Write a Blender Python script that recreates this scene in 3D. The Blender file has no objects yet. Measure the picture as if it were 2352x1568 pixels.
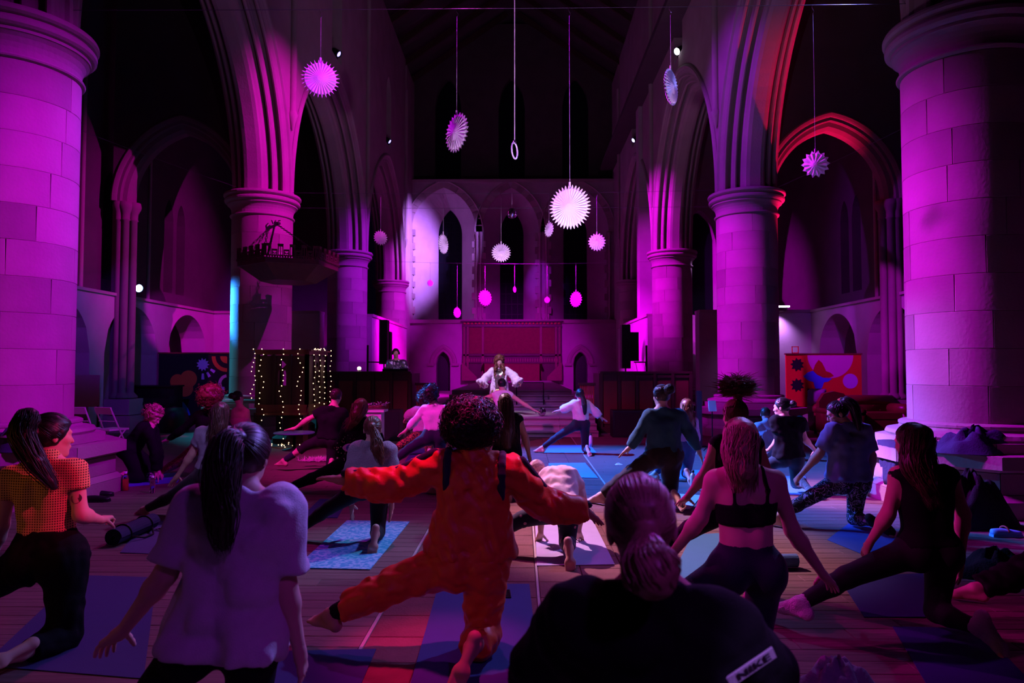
import bpy, bmesh, math, random
import numpy as np
from mathutils import Vector, Matrix
random.seed(7); rng = np.random.default_rng(7)
PI = math.pi
SC = bpy.context.scene
COL = SC.collection

# ---------------------------------------------------------------- camera
cd = bpy.data.cameras.new('camera'); cam = bpy.data.objects.new('camera', cd); COL.objects.link(cam)
cd.sensor_width = 36.0; cd.lens = 36.0*1600/2352
cam.location = (0, 0, 1.55)
cam.rotation_euler = (PI/2 + math.atan(61/1600), 0, math.atan(21/1600))
cd.dof.use_dof = True; cd.dof.focus_distance = 6.5; cd.dof.aperture_fstop = 3.2
cd.clip_start = 0.05; cd.clip_end = 200
SC.camera = cam
# ---------------------------------------------------------------- world, exposure
w = bpy.data.worlds.new('night'); SC.world = w; w.use_nodes = True
w.node_tree.nodes['Background'].inputs[0].default_value = (0.10, 0.03, 0.30, 1)
w.node_tree.nodes['Background'].inputs[1].default_value = 0.008
SC.view_settings.view_transform = 'Standard'; SC.view_settings.look = 'None'
SC.view_settings.gamma = 1; SC.view_settings.use_curve_mapping = False
SC.view_settings.exposure = 0.0
# ---------------------------------------------------------------- stage lights and added fills
def spot(name, loc, tgt, watts, color, angle=40, blend=0.6, size=0.15):
    l = bpy.data.lights.new(name, 'SPOT'); l.energy = watts; l.color = color
    l.spot_size = math.radians(angle); l.spot_blend = blend; l.shadow_soft_size = size
    o = bpy.data.objects.new(name, l); COL.objects.link(o); o.location = loc
    o.rotation_euler = (Vector(tgt) - Vector(loc)).to_track_quat('-Z', 'Y').to_euler()
    return o
MAG = (0.95, 0.004, 0.95); VIO = (0.42, 0.03, 1.0); ROSE = (1.0, 0.03, 0.42); BLUE = (0.02, 0.22, 1.0)
XL, XR = -6.25, 5.40                      # pillar rows
YP = (8.4, 16.65, 24.9, 33.2)             # pillar depths
LAMPS = [(-5.35, 20.8, 11.35), (4.5, 20.8, 11.35), (-5.35, 29.0, 11.35), (4.5, 29.0, 11.35)]
# clerestory lamps: nearest bay (above the frame), then bay by bay towards the altar; violet rim and washes are added fills
spot('bay0_right', (4.4, 4.2, 9.5), (-6.4, 8.6, 2.3), 11000, (0.64, 0.002, 1.0), 28, 0.95, 0.4)
spot('bay0_left', (-5.2, 10.6, 9.3), (5.1, 8.2, 1.8), 16500, (0.68, 0.002, 1.0), 28, 0.95, 0.6)
spot('bay0_violet', (-1.5, 14.0, 8.0), (-5.9, 8.4, 3.6), 3000, (0.30, 0.03, 1.0), 26, 0.9)  # added in mid-air for the violet rim on the pillar
spot('bay1_right', (4.4, 11.4, 10.9), (-5.4, 16.7, 6.5), 11500, (0.92, 0.002, 0.85), 29, 0.85, 0.05)
spot('bay1_left', (-5.3, 12.2, 10.6), (4.9, 16.7, 2.8), 16500, (0.66, 0.001, 1.0), 22, 0.85)
spot('bay1_left_arch', (-5.3, 12.8, 10.8), (5.0, 16.2, 7.0), 5200, (0.40, 0.01, 1.0), 28, 0.8)
spot('bay2_right', (4.4, 20.8, 11.2), (-5.8, 24.9, 4.4), 12000, (0.42, 0.006, 1.0), 26, 0.8)
spot('bay2_left', (-5.2, 20.8, 11.2), (5.0, 24.9, 5.4), 20000, (0.74, 0.001, 1.0), 30, 0.8)
spot('bay3_right', (4.4, 29.6, 10.8), (-5.8, 35.3, 7.4), 46000, (0.40, 0.15, 1.0), 29, 1.0, 0.1)
spot('choir_left_wash', (2.5, 22.5, 7.5), (-5.9, 29.5, 1.6), 30000, (0.85, 0.0, 0.9), 34, 0.9)
spot('choir_right_wash', (-3.0, 22.5, 7.5), (4.9, 28.5, 1.6), 20000, (0.75, 0.0, 1.0), 32, 0.9)
spot('east_wash', (-0.5, 24.0, 6.0), (-0.6, 35.4, 1.6), 6600, (0.62, 0.003, 0.85), 46, 0.9)  # added fill for the east end, no fixture hangs here
spot('east_violet', (-4.5, 26.0, 9.0), (1.0, 36.2, 6.0), 4200, (0.42, 0.012, 1.0), 11, 0.8, 0.1)
# overhead lights on the crowd, with unseen fills added for single figures and spots
spot('crowd_magenta', (-1.0, 10.5, 9.0), (-2.0, 4.6, 0.0), 1000, (1.0, 0.03, 0.75), 48, 0.95, 0.1)
spot('right_blue', (-4.5, 12.0, 9.0), (3.2, 6.9, 0.7), 6500, (0.06, 0.22, 1.0), 14, 0.8, 0.1)  # added blue for the figure in the blue T-shirt
spot('front_violet', (3.2, 6.2, 5.6), (0.45, 1.9, 1.1), 420, (0.55, 0.03, 1.0), 24, 0.95, 0.1)  # added to lift the hair of the nearest figure
spot('step_wash', (-2.5, 11.5, 8.5), (0.2, 17.6, 0.3), 2600, (0.45, 0.12, 1.0), 26, 0.8, 0.1)  # added fill that brings out the chancel steps
spot('red_shoulder', (1.2, 3.1, 3.3), (-2.42, 3.9, 1.0), 620, (1.0, 0.02, 0.22), 11, 0.9, 0.05)
spot('bay1_right_foot', (4.4, 11.4, 10.9), (-5.8, 16.2, 1.8), 4200, (0.80, 0.002, 0.95), 11, 0.5, 0.05)
spot('mid_magenta', (-5.0, 6.2, 6.0), (-2.0, 11.6, 0.9), 3000, (1.0, 0.02, 0.62), 46, 0.9, 0.1)
spot('mid_white', (3.8, 8.0, 7.0), (-0.3, 13.6, 1.0), 800, (0.55, 0.40, 1.0), 26, 0.9, 0.1)
spot('rear_violet', (2.4, -1.4, 5.0), (0.5, 2.2, 0.8), 170, (0.50, 0.04, 1.0), 42, 0.95, 0.2)
spot('fan_fill_far', (-0.2, 14.4, 2.0), (-0.2, 16.5, 5.0), 560, (0.80, 0.40, 1.0), 92, 0.8, 0.08)  # added uplight that whitens the farther fans, no fixture there
spot('patch_fill', (2.8, -1.6, 4.6), (0.545, 1.69, 0.83), 850, (0.50, 0.22, 1.0), 3.4, 0.5, 0.05)  # added narrow beam behind the camera, brightens only the sleeve patch
spot('mat_cool_fill', (2.0, 11.0, 8.0), (-1.45, 6.1, 0.1), 1500, (0.22, 0.55, 1.0), 12, 0.7, 0.08)  # added cool beam that brightens the blue mat
spot('left_violet', (1.5, 11.5, 8.5), (-3.6, 7.8, 0.8), 1500, (0.45, 0.26, 1.0), 20, 0.9, 0.1)  # added fill for the figures at the left
spot('choir_left_pillar', (3.8, 27.0, 9.0), (-5.9, 33.0, 5.0), 13000, (0.62, 0.01, 1.0), 26, 0.9, 0.1)  # added fill for the farthest left pillar and its arch
spot('dj_fill', (-0.8, 12.0, 6.0), (-3.35, 18.3, 1.75), 700, (0.9, 0.35, 1.0), 8, 0.7, 0.1)  # added small beam that picks out the disc jockey
spot('right_magenta', (-4.6, 3.4, 6.0), (2.12, 4.25, 0.85), 1100, (1.0, 0.004, 0.62), 6, 0.9, 0.06)  # added narrow beam for the arm below the tank top
spot('centre_right_magenta', (-3.6, 2.5, 5.0), (0.98, 3.65, 1.0), 520, (1.0, 0.004, 0.78), 8, 0.9, 0.06)  # added narrow beam for the arms below the sports bra
spot('grey_tee_violet', (0.6, 1.6, 5.6), (-3.2, 7.4, 0.75), 900, (0.50, 0.30, 1.0), 8, 0.9, 0.08)  # added beam for the grey T-shirt alone
spot('jumper_violet', (-4.2, 3.0, 5.0), (-1.4, 6.3, 0.85), 260, (0.50, 0.30, 1.0), 8, 0.9, 0.08)  # added beam for the cropped jumper alone
spot('white_t_violet', (1.6, 6.6, 5.0), (-0.95, 2.6, 0.9), 800, (0.30, 0.14, 1.0), 22, 0.9, 0.1)
spot('crowd_violet', (4.8, 9.5, 7.5), (-2.0, 3.6, 0.3), 2000, (0.26, 0.24, 1.0), 44, 0.95, 0.1)
spot('side_magenta', (-5.2, 10.6, 3.2), (1.6, 4.9, 1.1), 1700, (1.0, 0.003, 0.72), 22, 0.9, 0.06)
spot('fan_fill', (0.5, 6.3, 1.9), (0.6, 8.3, 4.9), 560, (0.80, 0.42, 1.0), 94, 0.8, 0.08)  # added uplight for the front fans, floating over the crowd
spot('teacher_white', (-3.0, 12.0, 8.5), (-0.6, 17.0, 1.2), 2600, (0.75, 0.72, 0.85), 14, 0.8, 0.1)
# blue flood on the left wall ledge, cyan on the second pillar, blue and white pools on the floor
spot('blue_flood', (-9.35, 17.3, 3.75), (2.0, 11.0, 0.0), 12000, (0.02, 0.22, 1.0), 30, 0.7, 0.1)
spot('cyan_graze', (-9.35, 17.2, 3.6), (-7.0, 16.7, 1.6), 520, (0.03, 0.62, 1.0), 64, 0.6, 0.05)
spot('blue_pool', (-5.3, 15.0, 9.5), (1.9, 10.8, 0.0), 34000, (0.03, 0.15, 1.0), 32, 0.6, 0.08)  # added overhead blue to colour the floor, besides the ledge lamp
spot('white_floor', (-4.2, 13.0, 9.5), (0.9, 6.8, 0.1), 13000, (1.0, 0.48, 0.72), 16, 0.7, 0.1)
spot('plinth_white', (-5.2, 12.5, 8.8), (3.45, 8.9, 0.3), 17000, (0.85, 0.38, 1.0), 11, 0.7, 0.1)
# red lamp under the transverse arch of the right aisle, magenta in both aisles
spot('red_aisle', (7.75, 17.05, 1.2), (6.7, 16.95, 6.4), 6000, (1.0, 0.003, 0.12), 38, 0.7, 0.05)
spot('aisle_left', (-7.4, 14.5, 5.0), (-9.9, 20.9, 2.3), 1500, (0.75, 0.004, 0.95), 26, 0.3, 0.05)
spot('aisle_left_blue', (-7.2, 12.0, 5.0), (-9.9, 17.8, 1.6), 500, (0.20, 0.02, 1.0), 42, 0.7, 0.05)
spot('aisle_right', (6.9, 13.5, 5.0), (9.1, 18.6, 2.0), 900, (0.62, 0.006, 0.95), 34, 0.4, 0.05)
spot('aisle_right_blue', (6.9, 15.0, 5.0), (9.0, 20.6, 2.4), 260, (0.25, 0.05, 1.0), 30, 0.5, 0.05)
spot('wall_lamp', (8.0, 21.55, 3.25), (7.9, 21.95, 2.4), 200, (0.55, 0.22, 1.0), 120, 0.9, 0.03)
spot('window_lamp', (6.0, 24.0, 5.5), (7.4, 26.9, 3.4), 130, (0.6, 0.3, 1.0), 50, 0.8, 0.05)
# dim warm light near the camera, red key over the centre
spot('warm_near', (-4.4, 2.2, 1.6), (-1.2, 3.9, 0.4), 24, (1.0, 0.30, 0.05), 50, 0.9, 0.2)
spot('red_near', (-7.6, 3.0, 2.5), (-6.9, 8.0, 2.2), 120, (1.0, 0.10, 0.05), 60, 0.9, 0.2)
spot('red_key', (-0.1, 4.9, 8.0), (-0.4, 4.0, 1.0), 3400, (1.0, 0.010, 0.25), 10, 0.9, 0.1)
SC.cycles.diffuse_bounces = 2; SC.cycles.max_bounces = 6

# ---------------------------------------------------------------- materials
MATS = {}
def mat(name, color, rough=0.8, metal=0.0, var=0.0, var_scale=8.0, bump=0.0, bump_scale=60.0, rand=0.0,
        emit=None, emit_str=0.0, alpha=None, sheen=0.0, trans=0.0, stretch=None, spec=0.3):
    if name in MATS: return MATS[name]
    m = bpy.data.materials.new(name); m.use_nodes = True; MATS[name] = m
    nt = m.node_tree; b = nt.nodes['Principled BSDF']
    b.inputs['Roughness'].default_value = rough; b.inputs['Metallic'].default_value = metal
    b.inputs['Specular IOR Level'].default_value = spec
    b.inputs['Base Color'].default_value = (*color, 1)
    if sheen: b.inputs['Sheen Weight'].default_value = sheen
    if trans: b.inputs['Transmission Weight'].default_value = trans
    N = nt.nodes.new; L = nt.links.new
    tc = N('ShaderNodeTexCoord'); mp = N('ShaderNodeMapping'); L(tc.outputs['Object'], mp.inputs[0])
    if stretch: mp.inputs['Scale'].default_value = stretch
    if var or rand:
        src = None
        mix = N('ShaderNodeMix'); mix.data_type = 'RGBA'
        lo = tuple(c*(1-var-rand) for c in color); hi = tuple(min(1, c*(1+var+rand)) for c in color)
        mix.inputs['A'].default_value = (*lo, 1); mix.inputs['B'].default_value = (*hi, 1)
        tx = N('ShaderNodeTexNoise'); tx.inputs['Scale'].default_value = var_scale; tx.inputs['Detail'].default_value = 5
        L(mp.outputs[0], tx.inputs['Vector'])
        if rand:
            oi = N('ShaderNodeObjectInfo'); ad = N('ShaderNodeMath'); ad.operation = 'MULTIPLY_ADD'
            ad.inputs[1].default_value = rand/(var+rand); L(oi.outputs['Random'], ad.inputs[0])
            sc = N('ShaderNodeMath'); sc.operation = 'MULTIPLY'; sc.inputs[1].default_value = var/(var+rand)
            L(tx.outputs[0], sc.inputs[0]); L(sc.outputs[0], ad.inputs[2]); src = ad.outputs[0]
        else: src = tx.outputs[0]
        L(src, mix.inputs['Factor']); L(mix.outputs['Result'], b.inputs['Base Color'])
    if bump:
        t2 = N('ShaderNodeTexNoise'); t2.inputs['Scale'].default_value = bump_scale; t2.inputs['Detail'].default_value = 6
        L(mp.outputs[0], t2.inputs['Vector'])
        bp = N('ShaderNodeBump'); bp.inputs['Strength'].default_value = bump; bp.inputs['Distance'].default_value = 0.02
        L(t2.outputs[0], bp.inputs['Height']); L(bp.outputs[0], b.inputs['Normal'])
    if emit:
        b.inputs['Emission Color'].default_value = (*emit, 1); b.inputs['Emission Strength'].default_value = emit_str
    return m

STONE = mat('sandstone', (0.33, 0.26, 0.23), 0.92, var=0.22, var_scale=2.2, bump=0.2, bump_scale=30, rand=0.22)
STONE_P = mat('sandstone_plain', (0.31, 0.25, 0.22), 0.92, var=0.3, var_scale=1.2, bump=0.3, bump_scale=24)
MORTAR = mat('mortar', (0.22, 0.17, 0.15), 0.95, var=0.2)
PLASTER = mat('plaster', (0.36, 0.30, 0.29), 0.9, var=0.22, var_scale=1.6, bump=0.15, bump_scale=20)
SHADED_STONE = mat('shaded_stone', (0.15, 0.11, 0.10), 0.92, var=0.3, var_scale=1.5, bump=0.25)  # sandstone darkened to put the shade of the aisle arches into its colour
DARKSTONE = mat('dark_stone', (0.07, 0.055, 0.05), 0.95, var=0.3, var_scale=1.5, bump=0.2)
OAK = mat('dark_oak', (0.055, 0.028, 0.018), 0.45, var=0.35, var_scale=5, bump=0.12, stretch=(1, 1, 0.12))
OAKR = mat('red_oak', (0.16, 0.05, 0.03), 0.45, var=0.35, var_scale=5, bump=0.12, stretch=(1, 1, 0.12))
TILE = mat('red_tile', (0.16, 0.06, 0.055), 0.75, var=0.35, var_scale=9, bump=0.3, bump_scale=70, rand=0.12)
TILEW = mat('pale_strip', (0.42, 0.36, 0.33), 0.8, var=0.3, var_scale=10, bump=0.2)
BOARD = mat('floor_wood', (0.17, 0.10, 0.09), 0.72, var=0.45, var_scale=16, bump=0.5, bump_scale=34, rand=0.12, stretch=(0.12, 1.6, 1))
GROUT = mat('grout', (0.20, 0.16, 0.15), 0.95)
GLASS = mat('dark_glass', (0.004, 0.006, 0.008), 0.55, spec=0.1, bump=0.4, bump_scale=7)
IRON = mat('black_iron', (0.015, 0.014, 0.015), 0.5, metal=0.6)
BLACK = mat('black_plastic', (0.012, 0.012, 0.014), 0.45)
CHROME = mat('chrome', (0.8, 0.8, 0.85), 0.12, metal=1.0)
WHITE = mat('white_paint', (0.80, 0.80, 0.82), 0.5)
ROPE = mat('white_cord', (0.62, 0.58, 0.60), 0.7)
WHITEWASH = mat('whitewash', (0.62, 0.58, 0.60), 0.9, var=0.18, var_scale=1.4, bump=0.12)
PAPER = mat('white_paper', (0.95, 0.93, 0.96), 0.9)

# ---------------------------------------------------------------- mesh helpers
class MB:
    def __init__(s): s.v = []; s.f = []; s.n = 0
    def add(s, v, f):
        s.v.append(np.asarray(v, float).reshape(-1, 3)); s.f += [tuple(i + s.n for i in q) for q in f]; s.n += len(s.v[-1]); return s
    def box(s, c, d, rot=None):
        c = np.array(c, float); h = np.array(d, float)/2
        v = np.array([(x, y, z) for x in (-1, 1) for y in (-1, 1) for z in (-1, 1)])*h
        if rot is not None: v = v @ np.array(Matrix.Rotation(rot[1], 3, rot[0])).T
        return s.add(v + c, [(0, 1, 3, 2), (4, 6, 7, 5), (0, 4, 5, 1), (2, 3, 7, 6), (0, 2, 6, 4), (1, 5, 7, 3)])
    def box2(s, a, b): return s.box([(p+q)/2 for p, q in zip(a, b)], [abs(q-p) for p, q in zip(a, b)])
    def lathe(s, prof, n=32, c=(0, 0, 0), ang=None, close=True):
        prof = np.array(prof, float); m = len(prof)
        a = np.linspace(0, 2*PI, n, endpoint=False)
        v = np.stack([np.outer(np.cos(a), prof[:, 0]), np.outer(np.sin(a), prof[:, 0]), np.tile(prof[:, 1], (n, 1))], -1) + np.array(c)
        f = [(i*m+j, ((i+1) % n)*m+j, ((i+1) % n)*m+j+1, i*m+j+1) for i in range(n) for j in range(m-1)]
        return s.add(v.reshape(-1, 3), f)
    def tube(s, pts, r, n=6):
        pts = np.array(pts, float); r = np.broadcast_to(np.asarray(r, float), (len(pts),))
        v, f = tubes(pts[None], r, n); return s.add(v, f)
    def prism(s, poly, d0, d1, axes=(0, 1, 2)):
        # polygon in plane (axes0, axes1) extruded along axes2
        n = len(poly); v = np.zeros((2*n, 3))
        for k, dd in enumerate((d0, d1)):
            for i, p in enumerate(poly): v[k*n+i, axes[0]] = p[0]; v[k*n+i, axes[1]] = p[1]; v[k*n+i, axes[2]] = dd
        f = [tuple(range(n)), tuple(range(2*n-1, n-1, -1))] + [(i, i+n, (i+1) % n + n, (i+1) % n) for i in range(n)]
        return s.add(v, f)
    def build(s, name, m, parent=None, smooth=False, loc=None, rotz=0.0):
        v = np.concatenate(s.v) if s.v else np.zeros((0, 3))
        if loc is not None: v = v - np.array(loc)
        me = make_mesh(name, v, s.f, smooth); me.materials.append(m)
        o = bpy.data.objects.new(name, me); COL.objects.link(o)
        if loc is not None: o.location = loc
        if rotz: o.rotation_euler.z = rotz
        if parent: o.parent = parent
        return o

def make_mesh(name, v, f, smooth=False):
    me = bpy.data.meshes.new(name)
    if isinstance(f, np.ndarray):
        k = f.shape[1]; me.vertices.add(len(v)); me.vertices.foreach_set('co', np.asarray(v, np.float32).ravel())
        me.loops.add(f.size); me.loops.foreach_set('vertex_index', f.astype(np.int32).ravel())
        me.polygons.add(len(f)); me.polygons.foreach_set('loop_start', np.arange(0, f.size, k, dtype=np.int32))
        me.update(calc_edges=True); me.validate()
    else:
        me.from_pydata([tuple(p) for p in v], [], f); me.update()
        bm = bmesh.new(); bm.from_mesh(me); bmesh.ops.recalc_face_normals(bm, faces=bm.faces); bm.to_mesh(me); bm.free()
    if smooth: me.polygons.foreach_set('use_smooth', np.ones(len(me.polygons), bool))
    return me

def tubes(paths, radii, sides=3):
    paths = np.asarray(paths, float); S, N, _ = paths.shape
    t = np.gradient(paths, axis=1); t /= np.linalg.norm(t, axis=2, keepdims=True) + 1e-9
    ref = np.where(np.abs(t[..., 2:3]) > 0.9, np.array([1., 0, 0]), np.array([0, 0, 1.]))
    a = np.cross(t, ref); a /= np.linalg.norm(a, axis=2, keepdims=True) + 1e-9
    b = np.cross(t, a); r = np.broadcast_to(np.asarray(radii, float), (S, N))
    ang = np.arange(sides)*2*PI/sides
    v = paths[:, :, None] + r[..., None, None]*(a[:, :, None]*np.cos(ang)[:, None] + b[:, :, None]*np.sin(ang)[:, None])
    idx = np.arange(S*N*sides).reshape(S, N, sides)
    q = np.stack([idx[:, :-1], np.roll(idx, -1, 2)[:, :-1], np.roll(idx, -1, 2)[:, 1:], idx[:, 1:]], -1).reshape(-1, 4)
    f = [tuple(x) for x in q.tolist()]
    for k in range(S):
        f.append(tuple(idx[k, 0].tolist())); f.append(tuple(idx[k, -1, ::-1].tolist()))
    return v.reshape(-1, 3), f

def empty(name, loc, rotz=0.0):
    o = bpy.data.objects.new(name, None); COL.objects.link(o); o.location = loc; o.rotation_euler.z = rotz
    o.empty_display_size = 0.1; return o
def tag(o, label=None, cat=None, group=None, kind=None):
    if label: o['label'] = label
    if cat: o['category'] = cat
    if group: o['group'] = group
    if kind: o['kind'] = kind
    return o
def thing(name, label, cat, loc, rotz=0.0, group=None): return tag(empty(name, loc, rotz), label, cat, group)
def struct(name, loc=(0, 0, 0)): return tag(empty(name, loc), kind='structure')
def inst(me, name, parent, loc=(0, 0, 0), rotz=0.0, scale=None):
    o = bpy.data.objects.new(name, me); COL.objects.link(o); o.parent = parent; o.location = loc; o.rotation_euler.z = rotz
    if scale: o.scale = scale
    return o
def copy_tree(o, parent=None):
    c = o.copy(); COL.objects.link(c); c.parent = parent
    for ch in o.children: copy_tree(ch, c)
    return c
def bevel_box_mesh(name, d, b, m):
    x, y, z = (q/2 for q in d); mb = MB()
    v = []
    for zz, ins in ((-z, 0), (z-b, 0), (z, b)):
        v += [(-x+ins, -y+ins, zz), (x-ins, -y+ins, zz), (x-ins, y-ins, zz), (-x+ins, y-ins, zz)]
    f = [(0, 3, 2, 1)] + [(k*4+i, k*4+(i+1) % 4, k*4+4+(i+1) % 4, k*4+4+i) for k in (0, 1) for i in range(4)] + [(8, 9, 10, 11)]
    me = make_mesh(name, np.array(v), f); me.materials.append(m); return me

# ================================================================ STRUCTURE
# ---------------------------------------------------------------- floor
fl = struct('floor')
MB().box2((-16, -4, -0.3), (14, 40, -0.014)).build('screed', GROUT, fl)
TX0, TS = -0.88, 0.329
tile_me = bevel_box_mesh('floor_tile', (TS-0.006, 0.344, 0.03), 0.004, TILE)
rows = [(2.5 + 0.35*j) for j in range(38)]
cells = [(TX0 + TS*(i+0.5) + (0.0 if i < 3 else 0.02), y) for y in rows for i in range(6)]
for k, (x, y) in enumerate(cells):
    inst(tile_me, 'floor_tile', fl, (x, y, -0.0155 + rng.uniform(-.001, .001)), rng.integers(0, 2)*PI)
for x, wd in ((TX0-0.011, 0.020), (TX0+3*TS+0.010, 0.016), (TX0+6*TS+0.031, 0.020)):
    MB().box2((x-wd/2, -1, -0.03), (x+wd/2, 16, 0.0)).build('floor_strip', TILEW, fl)
BL, BW = 1.22, 0.155
board_me = bevel_box_mesh('floor_board', (BL-0.004, BW-0.004, 0.03), 0.003, BOARD)
bs = []
for j in range(int(20/BW)):
    y = 2.3 + j*BW; off = (j*0.37) % BL
    for side in (-1, 1):
        x0 = TX0-0.024 if side < 0 else TX0+6*TS+0.044
        lim = 10.0
        x = 0.0
        while x < lim:
            L = BL if x or off < 0.05 else off
            c = x0 + side*(x+L/2); bs.append((c, y, L)); x += L
def seen(c, y): return abs(c) < y*0.78 and y < 20
cand = sorted([b for b in bs if seen(b[0], b[1])], key=lambda b: b[1])
near = cand[:295]; nearset = set(near); rest = [b for b in bs if b not in nearset]
for c, y, L in near:
    inst(board_me, 'floor_board', fl, (c, y, -0.0155 + rng.uniform(-.001, .001)), 0, (L/BL, 1, 1))
mb = MB()
for c, y, L in rest:
    if y > 16.2 and -2.6 < c < 1.9: continue
    mb.box((c, y, -0.0155), (L-0.004, BW-0.004, 0.03))
tag(mb.build('floor_boards_beyond', BOARD, fl), kind='stuff')

# ---------------------------------------------------------------- pillars
R0 = 0.70; ZB, ZC, ZT = 0.93, 5.12, 5.69
def arc_stone(a, r0, r1, z, b=0.006, n=10, name='shaft_stone'):
    # a curved ashlar block with chamfered edges; outer face smooth
    mb = MB(); t = np.linspace(-a/2, a/2, n); db = b/r1
    def ring(ts, r, zz): return [(r*math.cos(q), r*math.sin(q), zz) for q in ts]
    ti = np.clip(t, -a/2+db, a/2-db)
    v = ring(ti, r1, b) + ring(ti, r1, z-b)                       # outer face
    f = [(i, i+1, n+i+1, n+i) for i in range(n-1)]
    mb.add(v, f)
    v = ring(ti, r1, z-b) + ring(t, r1-b, z); mb.add(v, [(i, i+1, n+i+1, n+i) for i in range(n-1)])
    v = ring(t, r1-b, 0) + ring(ti, r1, b); mb.add(v, [(i, i+1, n+i+1, n+i) for i in range(n-1)])
    for e in (0, -1):
        mb.add([(r0*math.cos(t[e]), r0*math.sin(t[e]), 0), ((r1-b)*math.cos(t[e]), (r1-b)*math.sin(t[e]), 0),
                (r1*math.cos(ti[e]), r1*math.sin(ti[e]), b), (r1*math.cos(ti[e]), r1*math.sin(ti[e]), z-b),
                ((r1-b)*math.cos(t[e]), (r1-b)*math.sin(t[e]), z), (r0*math.cos(t[e]), r0*math.sin(t[e]), z)], [(0, 1, 2, 3, 4, 5)])
    vv = np.concatenate(mb.v); me = make_mesh(name, vv, mb.f); me.polygons.foreach_set('use_smooth', [i < n-1 for i in range(len(me.polygons))])
    me.materials.append(STONE); return me
NC = 10; CH = (ZC-ZB)/NC
STN = [arc_stone(q, R0-0.08, R0, CH) for q in (2*PI/5, 2*PI/4, 2*PI/6)]
def oct_stone(ap, z0, z1, top_ap=None, name='plinth_stone'):
    # one of eight trapezoid blocks of an octagonal plinth, face towards +X
    ta = top_ap or ap; g = 0.004; mb = MB(); k = math.tan(PI/8)
    v = []
    for a, z in ((ap, z0), (ta, z1)):
        v += [(0.5, -0.5*k+g, z), (a, -a*k+g, z), (a, a*k-g, z), (0.5, 0.5*k-g, z)]
    mb.add(v, [(0, 1, 2, 3), (7, 6, 5, 4), (1, 5, 6, 2), (0, 4, 5, 1), (3, 2, 6, 7), (0, 3, 7, 4)])
    me = make_mesh(name, np.concatenate(mb.v), mb.f); me.materials.append(STONE); return me
PL = [oct_stone(1.18, 0, 0.17), oct_stone(1.18, 0.174, 0.235, 1.11), oct_stone(1.09, 0.239, 0.455), oct_stone(1.07, 0.455, 0.50, 1.17),
      oct_stone(1.20, 0.504, 0.64), oct_stone(0.98, 0.644, 0.75)]
mb = MB(); mb.lathe([(0.5, 0.75), (0.93, 0.75), (0.95, 0.78), (0.93, 0.82), (0.86, 0.835), (0.80, 0.845), (0.79, 0.87), (0.80, 0.885), (0.80, 0.91), (0.77, 0.925), (0.70, 0.935), (0.5, 0.94)], 48)
base_me = mb.build('x', STONE_P, smooth=False).data; bpy.data.objects.remove(bpy.data.objects['x'])
mb = MB(); mb.lathe([(0.5, ZC), (0.70, ZC), (0.735, ZC+.012), (0.745, ZC+.03), (0.735, ZC+.05), (0.705, ZC+.06), (0.703, ZC+.13), (0.715, ZC+.19), (0.745, ZC+.25), (0.785, ZC+.29),
                     (0.80, ZC+.295), (0.80, ZC+.335), (0.835, ZC+.345), (0.865, ZC+.37), (0.87, ZC+.41), (0.855, ZC+.435), (0.825, ZC+.445), (0.825, ZC+.47),
                     (0.86, ZC+.48), (0.89, ZC+.505), (0.89, ZC+.54), (0.875, ZC+.57), (0.3, ZC+.57)], 56)
cap_me = mb.build('x', STONE_P).data; bpy.data.objects.remove(bpy.data.objects['x'])
mb = MB(); mb.lathe([(R0-0.03, 0.1), (R0-0.03, ZC+.05)], 40)
core_me = mb.build('x', MORTAR, smooth=True).data; bpy.data.objects.remove(bpy.data.objects['x'])
SIDE = {XL: 'left', XR: 'right'}
ORD = ['nearest', 'second', 'third', 'farthest']
for x in (XL, XR):
    for pi_, y in enumerate(YP):
        p = struct('pillar', (x, y, 0)); p['label'] = '%s round sandstone pillar of the %s arcade on octagonal plinth' % (ORD[pi_], SIDE[x])
        inst(core_me, 'shaft_core', p); inst(base_me, 'base_moulding', p); inst(cap_me, 'capital', p)
        for lv, me in enumerate(PL):
            for k in range(8): inst(me, 'plinth_stone', p, (0, 0, 0), k*PI/4 + PI/8*0)
        a0 = rng.uniform(0, 6)
        for c in range(NC):
            q = (0, 1, 0, 2, 0, 1, 2, 0, 1, 0)[(c+pi_) % 10]; nn = (5, 4, 6)[q]; a0 += PI/nn + rng.uniform(-.2, .2)
            for k in range(nn): inst(STN[q], 'shaft_stone', p, (0, 0, ZB + c*CH), a0 + k*2*PI/nn)

# ---------------------------------------------------------------- arches and walls
def arch_R(w_, h): return (h*h + w_*w_)/(2*w_)
def arch_fn(w_, zs, h, r=0.0):
    R = arch_R(w_, h); c = R - w_; Rr = R + r
    return lambda u: zs + math.sqrt(max(0.0, Rr*Rr - (abs(u)+c)**2))
def arch_pts(w_, zs, h, r=0.0, n=16):
    R = arch_R(w_, h); c = R - w_; Rr = R + r; a1 = math.acos(min(1, c/Rr))
    t = np.linspace(0, a1, n); ru = Rr*np.cos(t) - c; rz = zs + Rr*np.sin(t)
    return np.concatenate([np.stack([-ru, rz], 1), np.stack([ru, rz], 1)[::-1][1:]])
def arch_sweep(w_, zs, h, prof, n=16, zbase=None):
    # prof: (t, r) list from one face to the other -> verts (u, t, z)
    rings = []
    for t, r in prof:
        p = arch_pts(w_, zs, h, r, n)
        if zbase is not None: p = np.concatenate([[[p[0, 0], zbase]], p, [[p[-1, 0], zbase]]])
        rings.append(np.stack([p[:, 0], np.full(len(p), t), p[:, 1]], 1))
    m = len(rings[0]); v = np.concatenate(rings)
    f = [(k*m+i, k*m+i+1, (k+1)*m+i+1, (k+1)*m+i) for k in range(len(prof)-1) for i in range(m-1)]
    return v, f
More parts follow.
